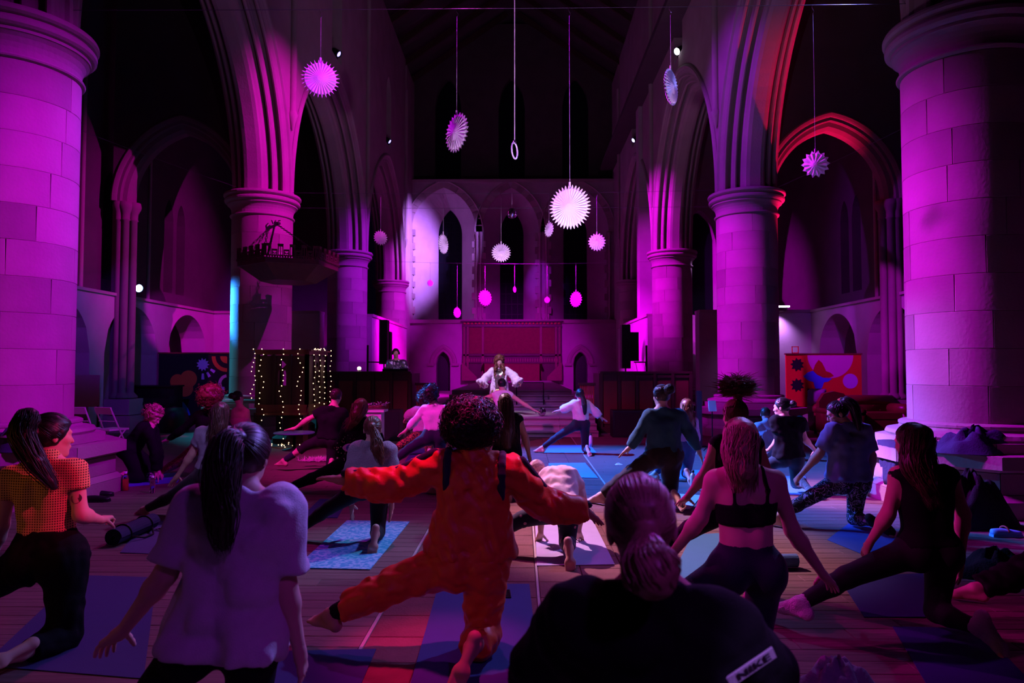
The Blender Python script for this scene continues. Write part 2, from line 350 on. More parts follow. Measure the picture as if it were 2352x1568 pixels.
def strips(mb, panels, t0, t1, n=14):
    # panels: (u0, u1, zlo(u), zhi(u)); front at t0, back at t1, with reveals top/bottom/sides
    for u0, u1, lo, hi in panels:
        us = np.linspace(u0, u1, n); v = []
        for u in us: v += [(u, t0, lo(u)), (u, t0, hi(u)), (u, t1, lo(u)), (u, t1, hi(u))]
        f = []
        for i in range(n-1):
            a, b = 4*i, 4*i+4
            f += [(a, b, b+1, a+1), (a+2, a+3, b+3, b+2), (a, a+2, b+2, b), (a+1, b+1, b+3, a+3)]
        f += [(0, 1, 3, 2), (4*n-4, 4*n-2, 4*n-1, 4*n-3)]
        mb.add(v, f)
def K(z): return lambda u: z
def shift(fn, uc): return lambda u: fn(u-uc)
def remap(mb, fn):
    mb.v = [np.array([fn(*p) for p in v]) for v in mb.v]; return mb

S_ = 8.27; WA = S_/2 - 0.64; HA = 4.2
PROF = [(.66, .66), (.70, .64), (.73, .60), (.72, .55), (.67, .53), (.66, .50), (.64, .47), (.62, .42), (.62, .36), (.585, .335), (.55, .35), (.52, .47), (.475, .48),
        (.44, .38), (.445, .33), (.43, .27), (.43, .20), (.395, .175), (.36, .19), (.335, .34), (.29, .34), (.27, .20), (.275, .15), (.26, .10), (.22, .06), (.20, .0), (.12, -.02), (0, -.02)]
PROF = PROF + [(-a, b) for a, b in PROF[::-1][1:]]
def arcade_bay(clere=True):
    mb = MB(); f_in = arch_fn(WA, ZT, HA, 0.64); hw = S_/2
    pan = [(-hw, -0.55, f_in, K(16.5)), (0.55, hw, f_in, K(16.5))]
    pan += [(-0.55, 0.55, f_in, K(10.95)), (-0.55, 0.55, arch_fn(0.55, 13.0, 0.9), K(16.5))]
    strips(mb, pan, 0.65, -0.65, 26)
    return mb
bay_wall = arcade_bay()
mbm = MB(); v, f = arch_sweep(WA, ZT, HA, PROF, 22); mbm.add(v, f)
for x, nm in ((XL, 'left'), (XR, 'right')):
    sgn = 1 if x < 0 else -1                        # nave side
    st = struct('wall_%s' % nm)
    to = lambda u, t, z: (sgn*t, u, z)
    a = MB(); a.v = [q.copy() for q in bay_wall.v]; a.f = list(bay_wall.f); a.n = bay_wall.n; remap(a, to)
    b = MB(); b.v = [q.copy() for q in mbm.v]; b.f = list(mbm.f); b.n = mbm.n; remap(b, to)
    wm = wo = None
    for k, yc in enumerate((4.27, 12.52, 20.78, 29.05)):
        if wm is None:
            wm = a.build('nave_wall', STONE_P, st); wo = b.build('arch_moulding', STONE_P, st)
        else:
            wm2 = inst(wm.data, 'nave_wall', st); wo2 = inst(wo.data, 'arch_moulding', st)
            wm, wo = wm2, wo2
        wm.location = (x, yc, 0); wo.location = (x, yc, 0)
    # respond wall between the last pillar and the east wall
    MB().box2((x-.62, 33.75, 0), (x+.62, 36.2, 16.5)).build('respond_wall', STONE_P, st)
    # wall shafts above each capital
    for y in YP[1:]:
        m_ = MB()
        xx = x + sgn*0.70
        m_.lathe([(0.0, 7.3), (0.03, 7.35), (0.10, 7.6), (0.13, 7.7), (0.10, 7.75), (0.085, 7.8), (0.085, 15.0)], 12, (xx, y, 0))
        m_.build('wall_shaft', STONE_P, st, True)
    # low screen between third and fourth pillar
    xs = x + sgn*0.72
    MB().box2((xs-.09, 25.3, 0.3), (xs+.09, 33.0, 3.42)).build('choir_screen', PLASTER, st)
    MB().box2((xs-.13, 25.3, 3.42), (xs+.13, 33.0, 3.52)).build('screen_coping', STONE_P, st)

# aisle walls --------------------------------------------------------------
def aisle(nm, xw, sgn, ycorner, jambs):
    # xw: inner face; sgn +1 when the nave lies towards +X
    st = struct('wall_%s_aisle' % nm)
    mb = MB(); us = []; y0 = 1.0; pan = []; wv = 1.2
    cs = sorted([j-1.2 for j in jambs]); prev = y0
    for c in cs:
        pan.append((prev, c-1.2, K(0), K(3.3))); fn = shift(arch_fn(1.2, 1.9, 1.22), c)
        pan.append((c-1.2, c+1.2, fn, K(3.3))); prev = c+1.2
    pan.append((prev, ycorner, K(0), K(3.3)))
    strips(mb, pan, 0, 0.75, 18); remap(mb, lambda u, t, z: (xw - sgn*t, u, z)); mb.build('arcaded_wall', PLASTER, st)
    m2 = MB(); m2.box2((xw-sgn*0.75, y0, 3.3), (xw+sgn*0.05, ycorner, 3.37)); m2.build('ledge', STONE_P, st)
    m3 = MB(); m3.box2((xw-sgn*1.25, y0, 0), (xw-sgn*1.35, ycorner+3, 3.3)); m3.build('back_wall', PLASTER, st)
    m4 = MB(); prev = y0; pan = []
    for c in cs:
        pan.append((prev, c-0.62, K(3.3), K(12)));
        for q in (-0.36, 0.36):
            fn = shift(arch_fn(0.26, 5.9, 0.6), c+q); pan.append((c+q-0.26, c+q+0.26, K(3.3), K(3.75))); pan.append((c+q-0.26, c+q+0.26, fn, K(12)))
        pan.append((c-0.1, c+0.1, K(3.3), K(12))); prev = c+0.62
    pan.append((prev, ycorner+4, K(3.3), K(12)))
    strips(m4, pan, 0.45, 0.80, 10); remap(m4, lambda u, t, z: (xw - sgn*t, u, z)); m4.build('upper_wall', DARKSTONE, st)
    g = MB(); g.box2((xw-sgn*0.82, y0, 3.5), (xw-sgn*0.86, ycorner+4, 7)); g.build('lancet_glass', GLASS, st)
    # corbel shaft between windows
    for c in cs[1:]:
        q = MB(); q.lathe([(0.0, 2.75), (0.03, 2.8), (0.07, 3.0), (0.05, 3.05), (0.05, 9)], 8, (xw+sgn*0.02-sgn*0.45, c-1.47, 0.3)); q.build('wall_shaft', STONE_P, st, True)
    # end wall
    xe = XL-0.2 if sgn > 0 else XR+0.2
    m5 = MB(); xa, xb = (xw-0.3, xe) if sgn > 0 else (xe, xw+0.3)
    fn = shift(arch_fn(0.38, 1.75, 0.55), xe - sgn*1.0 + 0.0)
    dc = xe - sgn*(-0.55)
    dcx = (XL+0.2) if sgn > 0 else (XR-0.05)
    pan = [(xa, xb, K(0), K(3.3))]
    strips(m5, pan, 0, 0.5, 8); remap(m5, lambda u, t, z: (u, ycorner+t, z)); m5.build('end_wall', PLASTER, st)
    m6 = MB(); m6.box2((xa, ycorner-.06, 3.3), (xb, ycorner+.55, 3.38)); m6.build('end_coping', STONE_P, st)
    # transverse arch at the second pillar and its respond pier
    ya = 17.0; xi = XL-0.72 if sgn > 0 else XR+0.72; xo = xw + sgn*0.28; uc = (xi+xo)/2; wv = abs(xi-xo)/2
    m7 = MB(); fo = shift(arch_fn(wv, 5.62, 1.72, 0.34), uc)
    strips(m7, [(min(xi, xo)-0.34, max(xi, xo)+0.34, fo, K(12))], -0.34, 0.34, 28)
    pr_ = [(-.36, .38), (-.38, .34), (-.36, .29), (-.34, .26), (-.31, .25), (-.31, .18), (-.275, .15), (-.24, .17), (-.21, .17), (-.20, .12), (-.19, .07), (-.14, .03), (-.10, .0), (.10, .0), (.14, .03), (.19, .07), (.20, .12), (.31, .18), (.31, .25), (.36, .29), (.36, .38)]
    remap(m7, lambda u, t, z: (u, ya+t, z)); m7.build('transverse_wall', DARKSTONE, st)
    m8 = MB(); v, f = arch_sweep(wv, 5.62, 1.72, pr_, 18); m8.add(v, f); remap(m8, lambda u, t, z: (u+uc, ya+t, z)); m8.build('transverse_moulding', SHADED_STONE, st)
    pr = tag(empty('pier', (xw+sgn*0.12, ya, 0)), kind='structure'); pr.parent = st; 
    for dx, dy, r in ((0.05, -0.16, .085), (0.17, -0.02, .085), (0.05, 0.13, .085), (-.1, -.2, .07)):
        q = MB(); q.lathe([(r*1.9, .82), (r*2.0, .86), (r*1.6, .90), (r*1.3, .93), (r, .96), (r, 5.16), (r*1.35, 5.18), (r*1.1, 5.21), (r*1.2, 5.35), (r*1.9, 5.46), (r*2.0, 5.52), (r*1.8, 5.62), (0, 5.62)], 16, (sgn*dx, dy, 0))
        q.build('pier_shaft', SHADED_STONE, pr, True)
    q = MB(); q.box2((-sgn*0.3, -0.12, 0.8), (sgn*0.06, 0.22, 5.62)); q.build('pier_core', SHADED_STONE, pr)
    q = MB(); q.box2((-sgn*0.3, -0.32, 0.42), (sgn*0.32, 0.32, 0.80)); q.box2((-sgn*0.3, -0.42, 0.0), (sgn*0.40, 0.42, 0.40)); q.build('pier_plinth', STONE_P, pr)
    # vault of the aisle
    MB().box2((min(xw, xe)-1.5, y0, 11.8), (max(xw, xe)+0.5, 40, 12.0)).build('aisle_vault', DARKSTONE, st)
    return st
aisle('left', -9.87, 1, 22.2, (21.7, 18.76, 15.8, 12.85, 9.9, 6.95))
aisle('right', 9.10, -1, 21.95, (21.4, 18.45, 15.5, 12.55, 9.6, 6.65))
# far chapel wall behind the right aisle: plaster with a pointed window
st = struct('wall_far_right')
mb = MB(); fn = shift(arch_fn(0.62, 6.6, 1.1), 6.95)
strips(mb, [(4.6, 6.33, K(0), K(12)), (6.33, 7.57, K(0), K(3.6)), (6.33, 7.57, fn, K(12)), (7.57, 10, K(0), K(12))], 0, 0.6, 14)
remap(mb, lambda u, t, z: (u, 27.0+t, z)); mb.build('chapel_wall', PLASTER, st)
MB().box2((6.2, 27.5, 3.5), (7.7, 27.55, 8)).build('chapel_glass', GLASS, st)
st = struct('wall_far_left'); MB().box2((-14, 28.0, 0), (-6.9, 28.4, 12)).build('chapel_wall', DARKSTONE, st)

# ---------------------------------------------------------------- east wall
YE = 35.7
ew = struct('wall_east')
ZS, ZW = 3.98, 11.15
WIN = [(-4.0, 1.70, -3.78), (-0.55, 1.50, -0.50), (2.92, 1.60, 2.88)]
mb = MB(); pan = []; prev = -6.3
for c, hw, g in WIN:
    pan.append((prev, c-hw, K(ZS), K(ZW))); pan.append((c-hw, c+hw, shift(arch_fn(hw, 8.55, 2.35), c), K(ZW))); prev = c+hw
pan.append((prev, 5.5, K(ZS), K(ZW)))
strips(mb, pan, 0, 0.12, 26); remap(mb, lambda u, t, z: (u, YE+t, z)); mb.build('window_wall', PLASTER, ew)
# lower wall with two pointed doorways
mb = MB(); fl_ = arch_fn(0.36, 1.75, 0.62)
D1, D2 = -3.95, 3.0
strips(mb, [(-6.3, D1-.36, K(0), K(ZS)), (D1-.36, D1+.36, shift(fl_, D1), K(ZS)), (D1+.36, D2-.36, K(0), K(ZS)), (D2-.36, D2+.36, shift(fl_, D2), K(ZS)), (D2+.36, 5.5, K(0), K(ZS))], 0, 0.5, 12)
remap(mb, lambda u, t, z: (u, YE-0.45+t, z)); mb.build('lower_wall', PLASTER, ew)
MB().box2((-5.4, YE+0.06, 0), (4.6, YE+0.09, 3.4)).build('doorway_shade', BLACK, ew)  # black sheet in place of the shade behind both doorways
MB().box2((-6.3, YE-.62, ZS-.16), (5.5, YE+.1, ZS+.02)).build('sill_course', STONE_P, ew)
MB().box2((-6.3, YE-.12, ZW), (5.5, YE+.6, ZW+.14)).build('string_course', STONE_P, ew)
for c in (D1, D2):
    v, f = arch_sweep(0.36, 1.75, 0.62, [(.02, .0), (-.06, .02), (-.06, .12), (-.10, .15), (-.14, .26), (-.10, .33), (.02, .35)], 12)
    m = MB(); m.add(v, f); m.box((-0.63, -.04, 1.72), (.34, .2, .12)); m.box((0.63, -.04, 1.72), (.34, .2, .12))
    remap(m, lambda u, t, z: (u+c, YE-0.45+t, z)); m.build('door_hood', STONE_P, ew)
rs_me = bevel_box_mesh('quoin_stone', (1, 1, 1), 0.05, STONE)
for wi, (c, hw, g) in enumerate(WIN):
    wd = struct('window_%d' % (wi+1))
    # splayed reveal
    A = arch_pts(hw, 8.55, 2.35, 0, 16); A = np.concatenate([[[A[0, 0], ZS]], A, [[A[-1, 0], ZS]]])
    gw = 0.62; B = arch_pts(gw, 8.65, 1.35, 0, 16); B = np.concatenate([[[B[0, 0], ZS+.05]], B, [[B[-1, 0], ZS+.05]]])
    n = len(A); v = [(c+p[0], YE+0.1, p[1]) for p in A] + [(g+p[0], YE+1.3, p[1]) for p in B]
    f = [(i, i+1, n+i+1, n+i) for i in range(n-1)] + [(0, n, 2*n-1, n-1)]
    MB().add(v, f).build('splayed_reveal', PLASTER, wd)
    mb = MB(); P2 = [(g+p[0], p[1]) for p in B]; mb.prism([(p[0], p[1]) for p in P2], YE+1.28, YE+1.36, (0, 2, 1)); mb.build('pane', GLASS, wd)
    # leading
    mb = MB()
    for q in (-0.31, 0, .31): mb.box((g+q, YE+1.27, 6.7), (.02, .02, 5.2))
    for z in np.arange(4.4, 9.8, .55): mb.box((g, YE+1.27, z), (1.2 if z < 8.7 else 1.0-(z-8.7)*.5, .02, .02))
    mb.build('glazing_bar', IRON, wd)
    # stones of the arch
    nv = 9
    Rr = arch_R(hw, 2.35); cc = Rr - hw; a1 = math.acos(cc/(Rr+.02))
    for s in (-1, 1):
        for k in range(nv):
            q0, q1 = a1*k/nv + .004, a1*(k+1)/nv - .004
            pts = []
            for r, q in ((-.02, q0), (.30, q0), (.30, q1), (-.02, q1)):
                pts.append((c + s*((Rr+r)*math.cos(q)-cc), 8.55 + (Rr+r)*math.sin(q)))
            m = MB(); m.prism(pts if s > 0 else pts[::-1], YE-.035-.012*(k % 2), YE+.05, (0, 2, 1)); m.build('arch_stone', STONE, wd)
    v, f = arch_sweep(hw, 8.55, 2.35, [(.02, .30), (-.06, .30), (-.10, .34), (-.08, .38), (.02, .40)], 16)
    m = MB(); m.add(v, f); remap(m, lambda u, t, z: (u+c, YE+t, z)); m.build('hood_mould', STONE_P, wd)
    # quoins up both jambs
    for s in (-1, 1):
        z = ZS+.06; k = wi
        while z < 8.4:
            h = rng.uniform(.28, .40); L = (0.22, 0.42)[k % 2]; k += 1
            xj = c + s*hw
            inst(rs_me, 'quoin_stone', wd, (xj - s*(0.5*L*.55) + s*.06, YE+0.08, z+h/2), 0, (L*.55+.12, .20, h-.012)); z += h
    for s in (-1, 1):
        m = MB(); m.lathe([(.10, ZS), (.11, ZS+.1), (.06, ZS+.2), (.05, ZS+.25), (.05, 8.2), (.07, 8.23), (.055, 8.28), (.10, 8.45), (.11, 8.55), (0, 8.56)], 10, (c+s*(hw+.02), YE-.06, 0)); m.build('nook_shaft', STONE_P, wd, True)
# upper set-back wall with tall dark lancets and the apse roof
up = struct('wall_east_upper')
mb = MB(); pan = []; prev = -6.5
for c in (-3.9, -0.5, 2.9):
    pan.append((prev, c-.7, K(ZW), K(20))); pan.append((c-.7, c+.7, shift(arch_fn(.7, 15.5, 1.6), c), K(20))); prev = c+.7
pan.append((prev, 5.7, K(ZW), K(20)))
strips(mb, pan, 0, .4, 12); remap(mb, lambda u, t, z: (u, YE+1.0+t, z)); mb.build('clerestory_wall', DARKSTONE, up)
MB().box2((-6.5, YE+1.45, ZW), (5.7, YE+1.5, 18)).build('clerestory_glass', GLASS, up)
# roofs and west end
rf = struct('ceiling')
mb = MB(); mb.add([(XL-1, -2, 16.4), (-0.42, -2, 20.5), (XR+1, -2, 16.4), (XL-1, 40, 16.4), (-0.42, 40, 20.5), (XR+1, 40, 16.4)], [(0, 1, 4, 3), (1, 2, 5, 4)]); mb.build('roof_boarding', DARKSTONE, rf)
mb = MB()
for y in np.arange(3, 37, 2.05):
    mb.box((-3.7, y, 18.0), (7.2, .14, .25), ('Y', -0.61)); mb.box((2.8, y, 18.0), (7.2, .14, .25), ('Y', 0.61))
tag(mb.build('rafter', OAK, rf), kind='stuff')
st = struct('wall_west'); MB().box2((-14, -4, 0), (12, -3.6, 20)).build('west_wall', DARKSTONE, st)
st = struct('wall_outer_left'); MB().box2((-14.4, -4, 0), (-14, 40, 14)).build('outer_wall', DARKSTONE, st)
st = struct('wall_outer_right'); MB().box2((12, -4, 0), (12.4, 40, 14)).build('outer_wall', DARKSTONE, st)

# ---------------------------------------------------------------- chancel steps
sp = struct('step')
STEP = mat('step_stone', (0.34, 0.27, 0.26), 0.85, var=0.3, var_scale=3, bump=0.2)
def step(x0, x1, y0, y1, z0, z1, n):
    xs = np.linspace(x0, x1, n+1)
    for k in range(n):
        d = (xs[k+1]-xs[k]-.006, y1-y0, z1-z0)
        m = MB(); m.box(((xs[k]+xs[k+1])/2, (y0+y1)/2, (z0+z1-.035)/2), (d[0], d[1], d[2]-.035))
        m.box(((xs[k]+xs[k+1])/2, (y0+y1)/2-.015, z1-.018), (d[0], d[1]+.03, .035)); m.build('step_stone', STEP, sp)
step(-2.5, 1.74, 15.75, 16.2, 0, .135, 5); step(-2.5, 1.74, 16.1, 16.6, .135, .27, 5); step(-2.5, 1.74, 16.45, 19.3, .27, .40, 5)
step(-2.15, 1.62, 19.2, 19.7, .40, .53, 4); step(-2.1, 1.56, 19.5, 20.0, .53, .66, 4); step(-2.05, 1.5, 19.8, 20.3, .66, .79, 4); step(-2.0, 1.46, 20.1, 35.2, .79, .92, 4)
MB().box2((-6.9, 18.2, 0), (-2.55, 35.2, .40)).build('choir_floor', STEP, sp); MB().box2((1.78, 18.2, 0), (6.0, 35.2, .40)).build('choir_floor', STEP, sp)

# ================================================================ OBJECTS
# ---------------------------------------------------------------- wires across the nave and their paper fans
def wire(name, a, b, sag, label):
    a, b = np.array(a, float), np.array(b, float); t = np.linspace(0, 1, 25)[:, None]
    p = a*(1-t)+b*t; p[:, 2] -= sag*4*(t*(1-t))[:, 0]
    o = MB().tube(p, 0.0035, 5).build(name, mat('steel_wire', (.06, .06, .07), .5, metal=.3), None, True); return tag(o, label, 'wire')
zt = 5.80
wire('wire', (XL+.7, 8.4, 5.98), (XR-.7, 8.4, 5.99), .02, 'thin wire across the nave between the two nearest pillars')
wire('wire', (XL+.7, 16.65, 5.79), (XR-.75, 16.65, 5.82), .05, 'upper thin wire between the second pair of pillars')
wire('wire', (XL+.7, 16.65, 5.42), (XR-.75, 16.65, 5.42), .02, 'lower thin wire between the second pair of pillars')
wire('wire', (XL+.7, 24.9, 5.42), (XR-.75, 24.9, 5.36), .10, 'thin wire between the third pair of pillars')
wire('wire', (-6.3, 9.3, 4.9), (-6.6, 15.95, 5.75), .02, 'thin slanting cable from nearest to second left pillar')
wire('wire', (5.5, 9.3, 4.95), (5.9, 15.95, 5.7), .02, 'thin slanting cable from nearest to second right pillar')

def fan_mesh(R, n, kind, thick):
    # a pleated honeycomb paper rosette, front and back halves, disc in the XZ plane
    m = MB(); N2 = n*2
    for sd in (-1, 1):
        rings = [(0.0, thick*1.0, 0), (.18, thick*.95, .10), (.45, thick*.62, .35), (.62, thick*.52, .8), (.80, thick*.42, 1.0), (.95, thick*.30, 1.0)]
        v = []
        for rr, tk, am in rings:
            for i in range(N2):
                a = i*2*PI/N2; pe = (1 if i % 2 == 0 else -1)
                v.append((R*rr*math.sin(a), sd*(tk + am*pe*R*.035), R*rr*math.cos(a)))
        f = [(k*N2+i, k*N2+(i+1) % N2, (k+1)*N2+(i+1) % N2, (k+1)*N2+i) for k in range(len(rings)-1) for i in range(N2)]
        nb = len(v); q = (len(rings)-1)*N2
        for i in range(0, N2, 2):
            a = i*2*PI/N2; w_ = PI/N2*(1.5 if kind != 'spike' else .8)
            if kind == 'spike': tips = [(1.17, 0)]
            elif kind == 'star': tips = [(1.05, -.55), (1.18, 0), (1.05, .55)]
            elif kind == 'scallop': tips = [(1.04, -.6), (1.09, 0), (1.04, .6)]
            else: tips = [(1.10, -.35), (1.16, 0), (1.10, .35)]
            b = len(v)
            for s in (-1, 1): v.append((R*.93*math.sin(a+s*w_), sd*thick*.30, R*.93*math.cos(a+s*w_)))
            for rr, ao in tips: v.append((R*rr*math.sin(a+ao*w_), sd*thick*.10, R*rr*math.cos(a+ao*w_)))
            f.append(tuple([b]+list(range(b+2, len(v)))+[b+1]))
        m.add(v, f)
    me = make_mesh('fan_pleats', np.concatenate(m.v), m.f); me.materials.append(PAPER); return me
hook_me = MB().tube([(0, 0, 0), (.012, 0, .01), (.016, 0, .03), (0, 0, .05), (-.016, 0, .07), (-.012, 0, .09), (0, 0, .10)], .0028, 5).build('x', CHROME, None, True).data
bpy.data.objects.remove(bpy.data.objects['x'])
def fan(px, py, wpx, hpx, Y, ztop, kind, n, tilt, label, turn, pos):
    R = hpx*Y/1600/2*.90
    t = thing('paper_fan', label, 'paper fan', pos, 0, 'white paper fans hanging on wires')
    me = fan_mesh(R, n, kind, R*.22)
    o = inst(me, 'fan', t); o.rotation_euler = (tilt[0], tilt[1], turn)
    L = ztop-pos[2]
    MB().box((0, 0, R*1.12), (R*.07+.008, R*.05+.006, R*.42)).build('hanging_tab', PAPER, t)
    MB().tube([(0, 0, R*1.2), (0, 0, L-.10)], .0018 if Y < 12 else .003, 5).build('string', ROPE, t, True)
    inst(hook_me, 'hook', t, (0, 0, L-.10), .4)
D_ = math.radians
fan(736, 181, 78, 84, 8.4, 5.97, 'spike', 28, (.1, .12), 'spiky white paper fan at the left end of the front wire', D_(16), (-2.465, 8.400, 5.100))
fan(1049, 305, 56, 88, 8.4, 5.97, 'star', 26, (.0, -.18), 'notched white paper fan turned aside, left of the hanging ring', D_(-50), (-0.786, 8.400, 4.421))
fan(1309, 476, 86, 98, 8.4, 5.97, 'edge', 36, (.12, 0), 'largest white paper fan, on a long string right of the ring', D_(-24), (0.593, 8.400, 3.500))
fan(1541, 200, 46, 86, 8.4, 5.97, 'scallop', 30, (.0, .12), 'narrow scalloped white paper fan seen nearly edge-on under a lamp', D_(57), (1.829, 8.400, 4.974))
fan(1873, 377, 50, 60, 8.4, 5.98, 'star', 14, (.5, .3), 'ragged star-shaped white paper fan under the red-lit arch', D_(-30), (3.567, 8.400, 4.017))
fan(874, 546, 26, 34, 16.65, 5.77, 'edge', 18, (0, 0), 'small white paper fan hanging before the farthest left pillar arch', D_(35), (-3.390, 16.650, 4.687))
fan(1018, 560, 20, 48, 16.65, 5.75, 'scallop', 22, (0, 0), 'thin white paper fan before the left lancet window', D_(66), (-1.875, 16.650, 4.536))
fan(1151, 580, 44, 44, 16.65, 5.75, 'edge', 24, (0, 0), 'round white paper fan with square teeth below the mirror ball', D_(4), (-0.480, 16.650, 4.322))
fan(1261, 527, 20, 34, 16.65, 5.77, 'star', 16, (0, 0), 'small notched white paper fan beside the largest fan', D_(-55), (0.672, 16.650, 4.878))
fan(1371, 556, 38, 40, 16.65, 5.79, 'edge', 18, (.2, 0), 'toothed white paper fan right of the largest fan', D_(-14), (1.820, 16.650, 4.569))
fan(988, 650, 12, 16, 24.9, 5.36, 'scallop', 12, (0, 0), 'tiny white paper fan against the left window reveal', D_(30), (-3.269, 24.900, 4.599))
fan(1050, 718, 14, 24, 24.9, 5.33, 'edge', 16, (0, 0), 'small white paper fan hanging lowest, over the left sill', D_(50), (-2.295, 24.900, 3.532))
fan(1114, 684, 28, 36, 24.9, 5.32, 'edge', 18, (0, 0), 'white paper fan before the pier between left and middle windows', D_(38), (-1.295, 24.900, 4.063))
fan(1182, 665, 7, 14, 24.9, 5.31, 'scallop', 12, (0, 0), 'tiny white paper fan before the middle window', D_(60), (-0.233, 24.900, 4.359))
fan(1257, 689, 14, 14, 24.9, 5.31, 'edge', 14, (0, 0), 'tiny round white paper fan before the right window pier', D_(10), (0.937, 24.900, 3.982))
fan(1323, 687, 24, 36, 24.9, 5.33, 'edge', 18, (0, 0), 'white paper fan before the right lancet window', D_(-46), (1.965, 24.900, 4.012))
# aerial ring on a rope, mirror balls
p = (-0.078, 8.400, 4.197)
t = thing('aerial_ring', 'slim white hoop hanging on a long rope above the aisle', 'hoop', p)
a = np.linspace(0, 2*PI, 33)
MB().tube([(.034*math.sin(q), .09*math.sin(q), .095*math.cos(q)) for q in a], .010, 8).build('hoop', WHITE, t, True)
MB().tube([(0, 0, .09), (0, 0, 12.5)], .0065, 6).build('rope', ROPE, t, True); MB().lathe([(0, .085), (.02, .09), (.02, .12), (0, .125)], 10).build('swivel', CHROME, t, True)
def mirror_ball(pos, R, label, cord=None):
    t = thing('mirror_ball', label, 'mirror ball', pos)
    m = MB(); v = []; nr, ns = 12, 20
    for i in range(nr):
        for j in range(ns):
            t0, t1, p0, p1 = PI*i/nr+.02, PI*(i+1)/nr-.02, 2*PI*j/ns+.02, 2*PI*(j+1)/ns-.02
            q = [(R*math.sin(tt)*math.cos(pp), R*math.sin(tt)*math.sin(pp), R*math.cos(tt)) for tt, pp in ((t0, p0), (t1, p0), (t1, p1), (t0, p1))]; m.add(q, [(0, 1, 2, 3)])
    tag(m.build('mirror_tile', CHROME, t), kind='stuff'); MB().lathe([(R*.97*math.sin(q), R*.97*math.cos(q)) for q in np.linspace(0, PI, 12)], 20).build('core', mat('ball_core', (.1, .1, .12), .3, metal=.8), t, True)
    if cord: MB().tube([(0, 0, R), (0, 0, cord)], .004, 5).build('cord', ROPE, t, True)
mirror_ball((-0.219, 16.650, 5.271), .125, 'mirror ball hanging before the middle east window', .50)
pb = (0.492, 16.500, 0.451); mirror_ball((pb[0], 16.75, .40+.105), .105, 'small mirror ball resting on the chancel step')

# ---------------------------------------------------------------- stage lamps
def lamp(pos, tgt, label, col, strength, s=1.0, lens=.085):
    t = thing('stage_lamp', label, 'stage lamp', pos)
    d = nrm_(np.array(tgt, float)-np.array(pos)); e1 = nrm_(np.cross(d, (0, 0, 1.))); e2 = np.cross(e1, d)
    M = Matrix((tuple(e1), tuple(e2), tuple(-d))).transposed().to_4x4()
    def part(mb, nm, m): o = mb.build(nm, m, t, True); o.matrix_local = M; return o
    part(MB().lathe([(0, .20*s), (.06*s, .20*s), (.10*s, .12*s), (.105*s, -.10*s), (.11*s, -.13*s), (.095*s, -.13*s), (.09*s, -.02*s), (0, -.0)], 18), 'can', BLACK)
    part(MB().lathe([(0, -.095*s), (lens*s, -.09*s), (lens*s, -.075*s), (0, -.07*s)], 18), 'lens', mat('lens_%d%d%d' % tuple(int(c*9) for c in col), col, .3, emit=col, emit_str=strength))
    m = MB(); m.tube([tuple(.12*s*math.cos(q)*e1*1.1+np.array((0, 0, .14*s*math.sin(q)-.0))) for q in np.linspace(-PI, 0, 9)], .010*s, 5); m.box((0, 0, -.16*s), (.08*s, .08*s, .05*s)); m.build('yoke', BLACK, t)
def nrm_(v): return v/np.linalg.norm(v)
lamp((-5.62, 20.8, 11.15), (4, 18, 4), 'stage lamp on the nearer left clerestory sill', (0.35, .3, 1), 3)
lamp((4.78, 20.8, 11.15), (-3, 14, 5), 'brightly lit stage lamp on the nearer right clerestory sill', (0.9, .8, 1), 30, 1.15)
lamp((-5.62, 29.0, 11.15), (4, 26, 4), 'stage lamp on the farther left clerestory sill', (0.35, .3, 1), 2)
lamp((4.78, 29.0, 11.15), (-3, 24, 5), 'stage lamp on the farther right clerestory sill', (0.5, .45, 1), 5)
lamp((-9.68, 17.38, 3.57), (1.0, 8.5, 1.2), 'dazzling blue stage lamp on the left aisle ledge', (0.25, .55, 1), 40, 1.0, .10)
t = thing('strip_lamp', 'bright white strip lamp lying on the right aisle end wall', 'strip lamp', (8.0, 21.78, 3.40))
MB().box((0, 0, .06), (.72, .16, .06)).build('housing', BLACK, t); MB().box((0, -.085, .06), (.68, .02, .05)).build('tube', mat('strip_glow', (1, 1, 1), .3, emit=(.85, .7, 1), emit_str=9), t)
for k, dx in enumerate((-.25, .25)): MB().box((dx, 0, 0), (.05, .12, .08)).build('bracket', BLACK, t)

# ---------------------------------------------------------------- sounding board on chains
def hexpt(R, k, off): a = off + k*PI/3; return np.array((R*math.cos(a), R*math.sin(a)))
tp = (-4.907, 14.600, 3.694)
t = thing('sounding_board', 'dark carved hexagonal canopy with pierced battlements hanging on chains over the pulpit', 'canopy', (tp[0], 14.6, tp[2]), 0)
OFF = -PI/2 - .13; RB = 1.02; WOODC = mat('carved_oak', (0.16, 0.07, 0.05), .5, var=.3, var_scale=8)
m = MB(); m.prism([tuple(hexpt(RB, k, OFF)) for k in range(6)], -.05, .05); 
lower = [tuple(hexpt(RB*.97, k, OFF))+(-.05,) for k in range(6)] + [tuple(hexpt(RB*.55, k, OFF))+(-.34,) for k in range(6)]
m.add(lower, [(i, (i+1) % 6, 6+(i+1) % 6, 6+i) for i in range(6)] + [tuple(range(6, 12))]); m.build('canopy_board', WOODC, t)
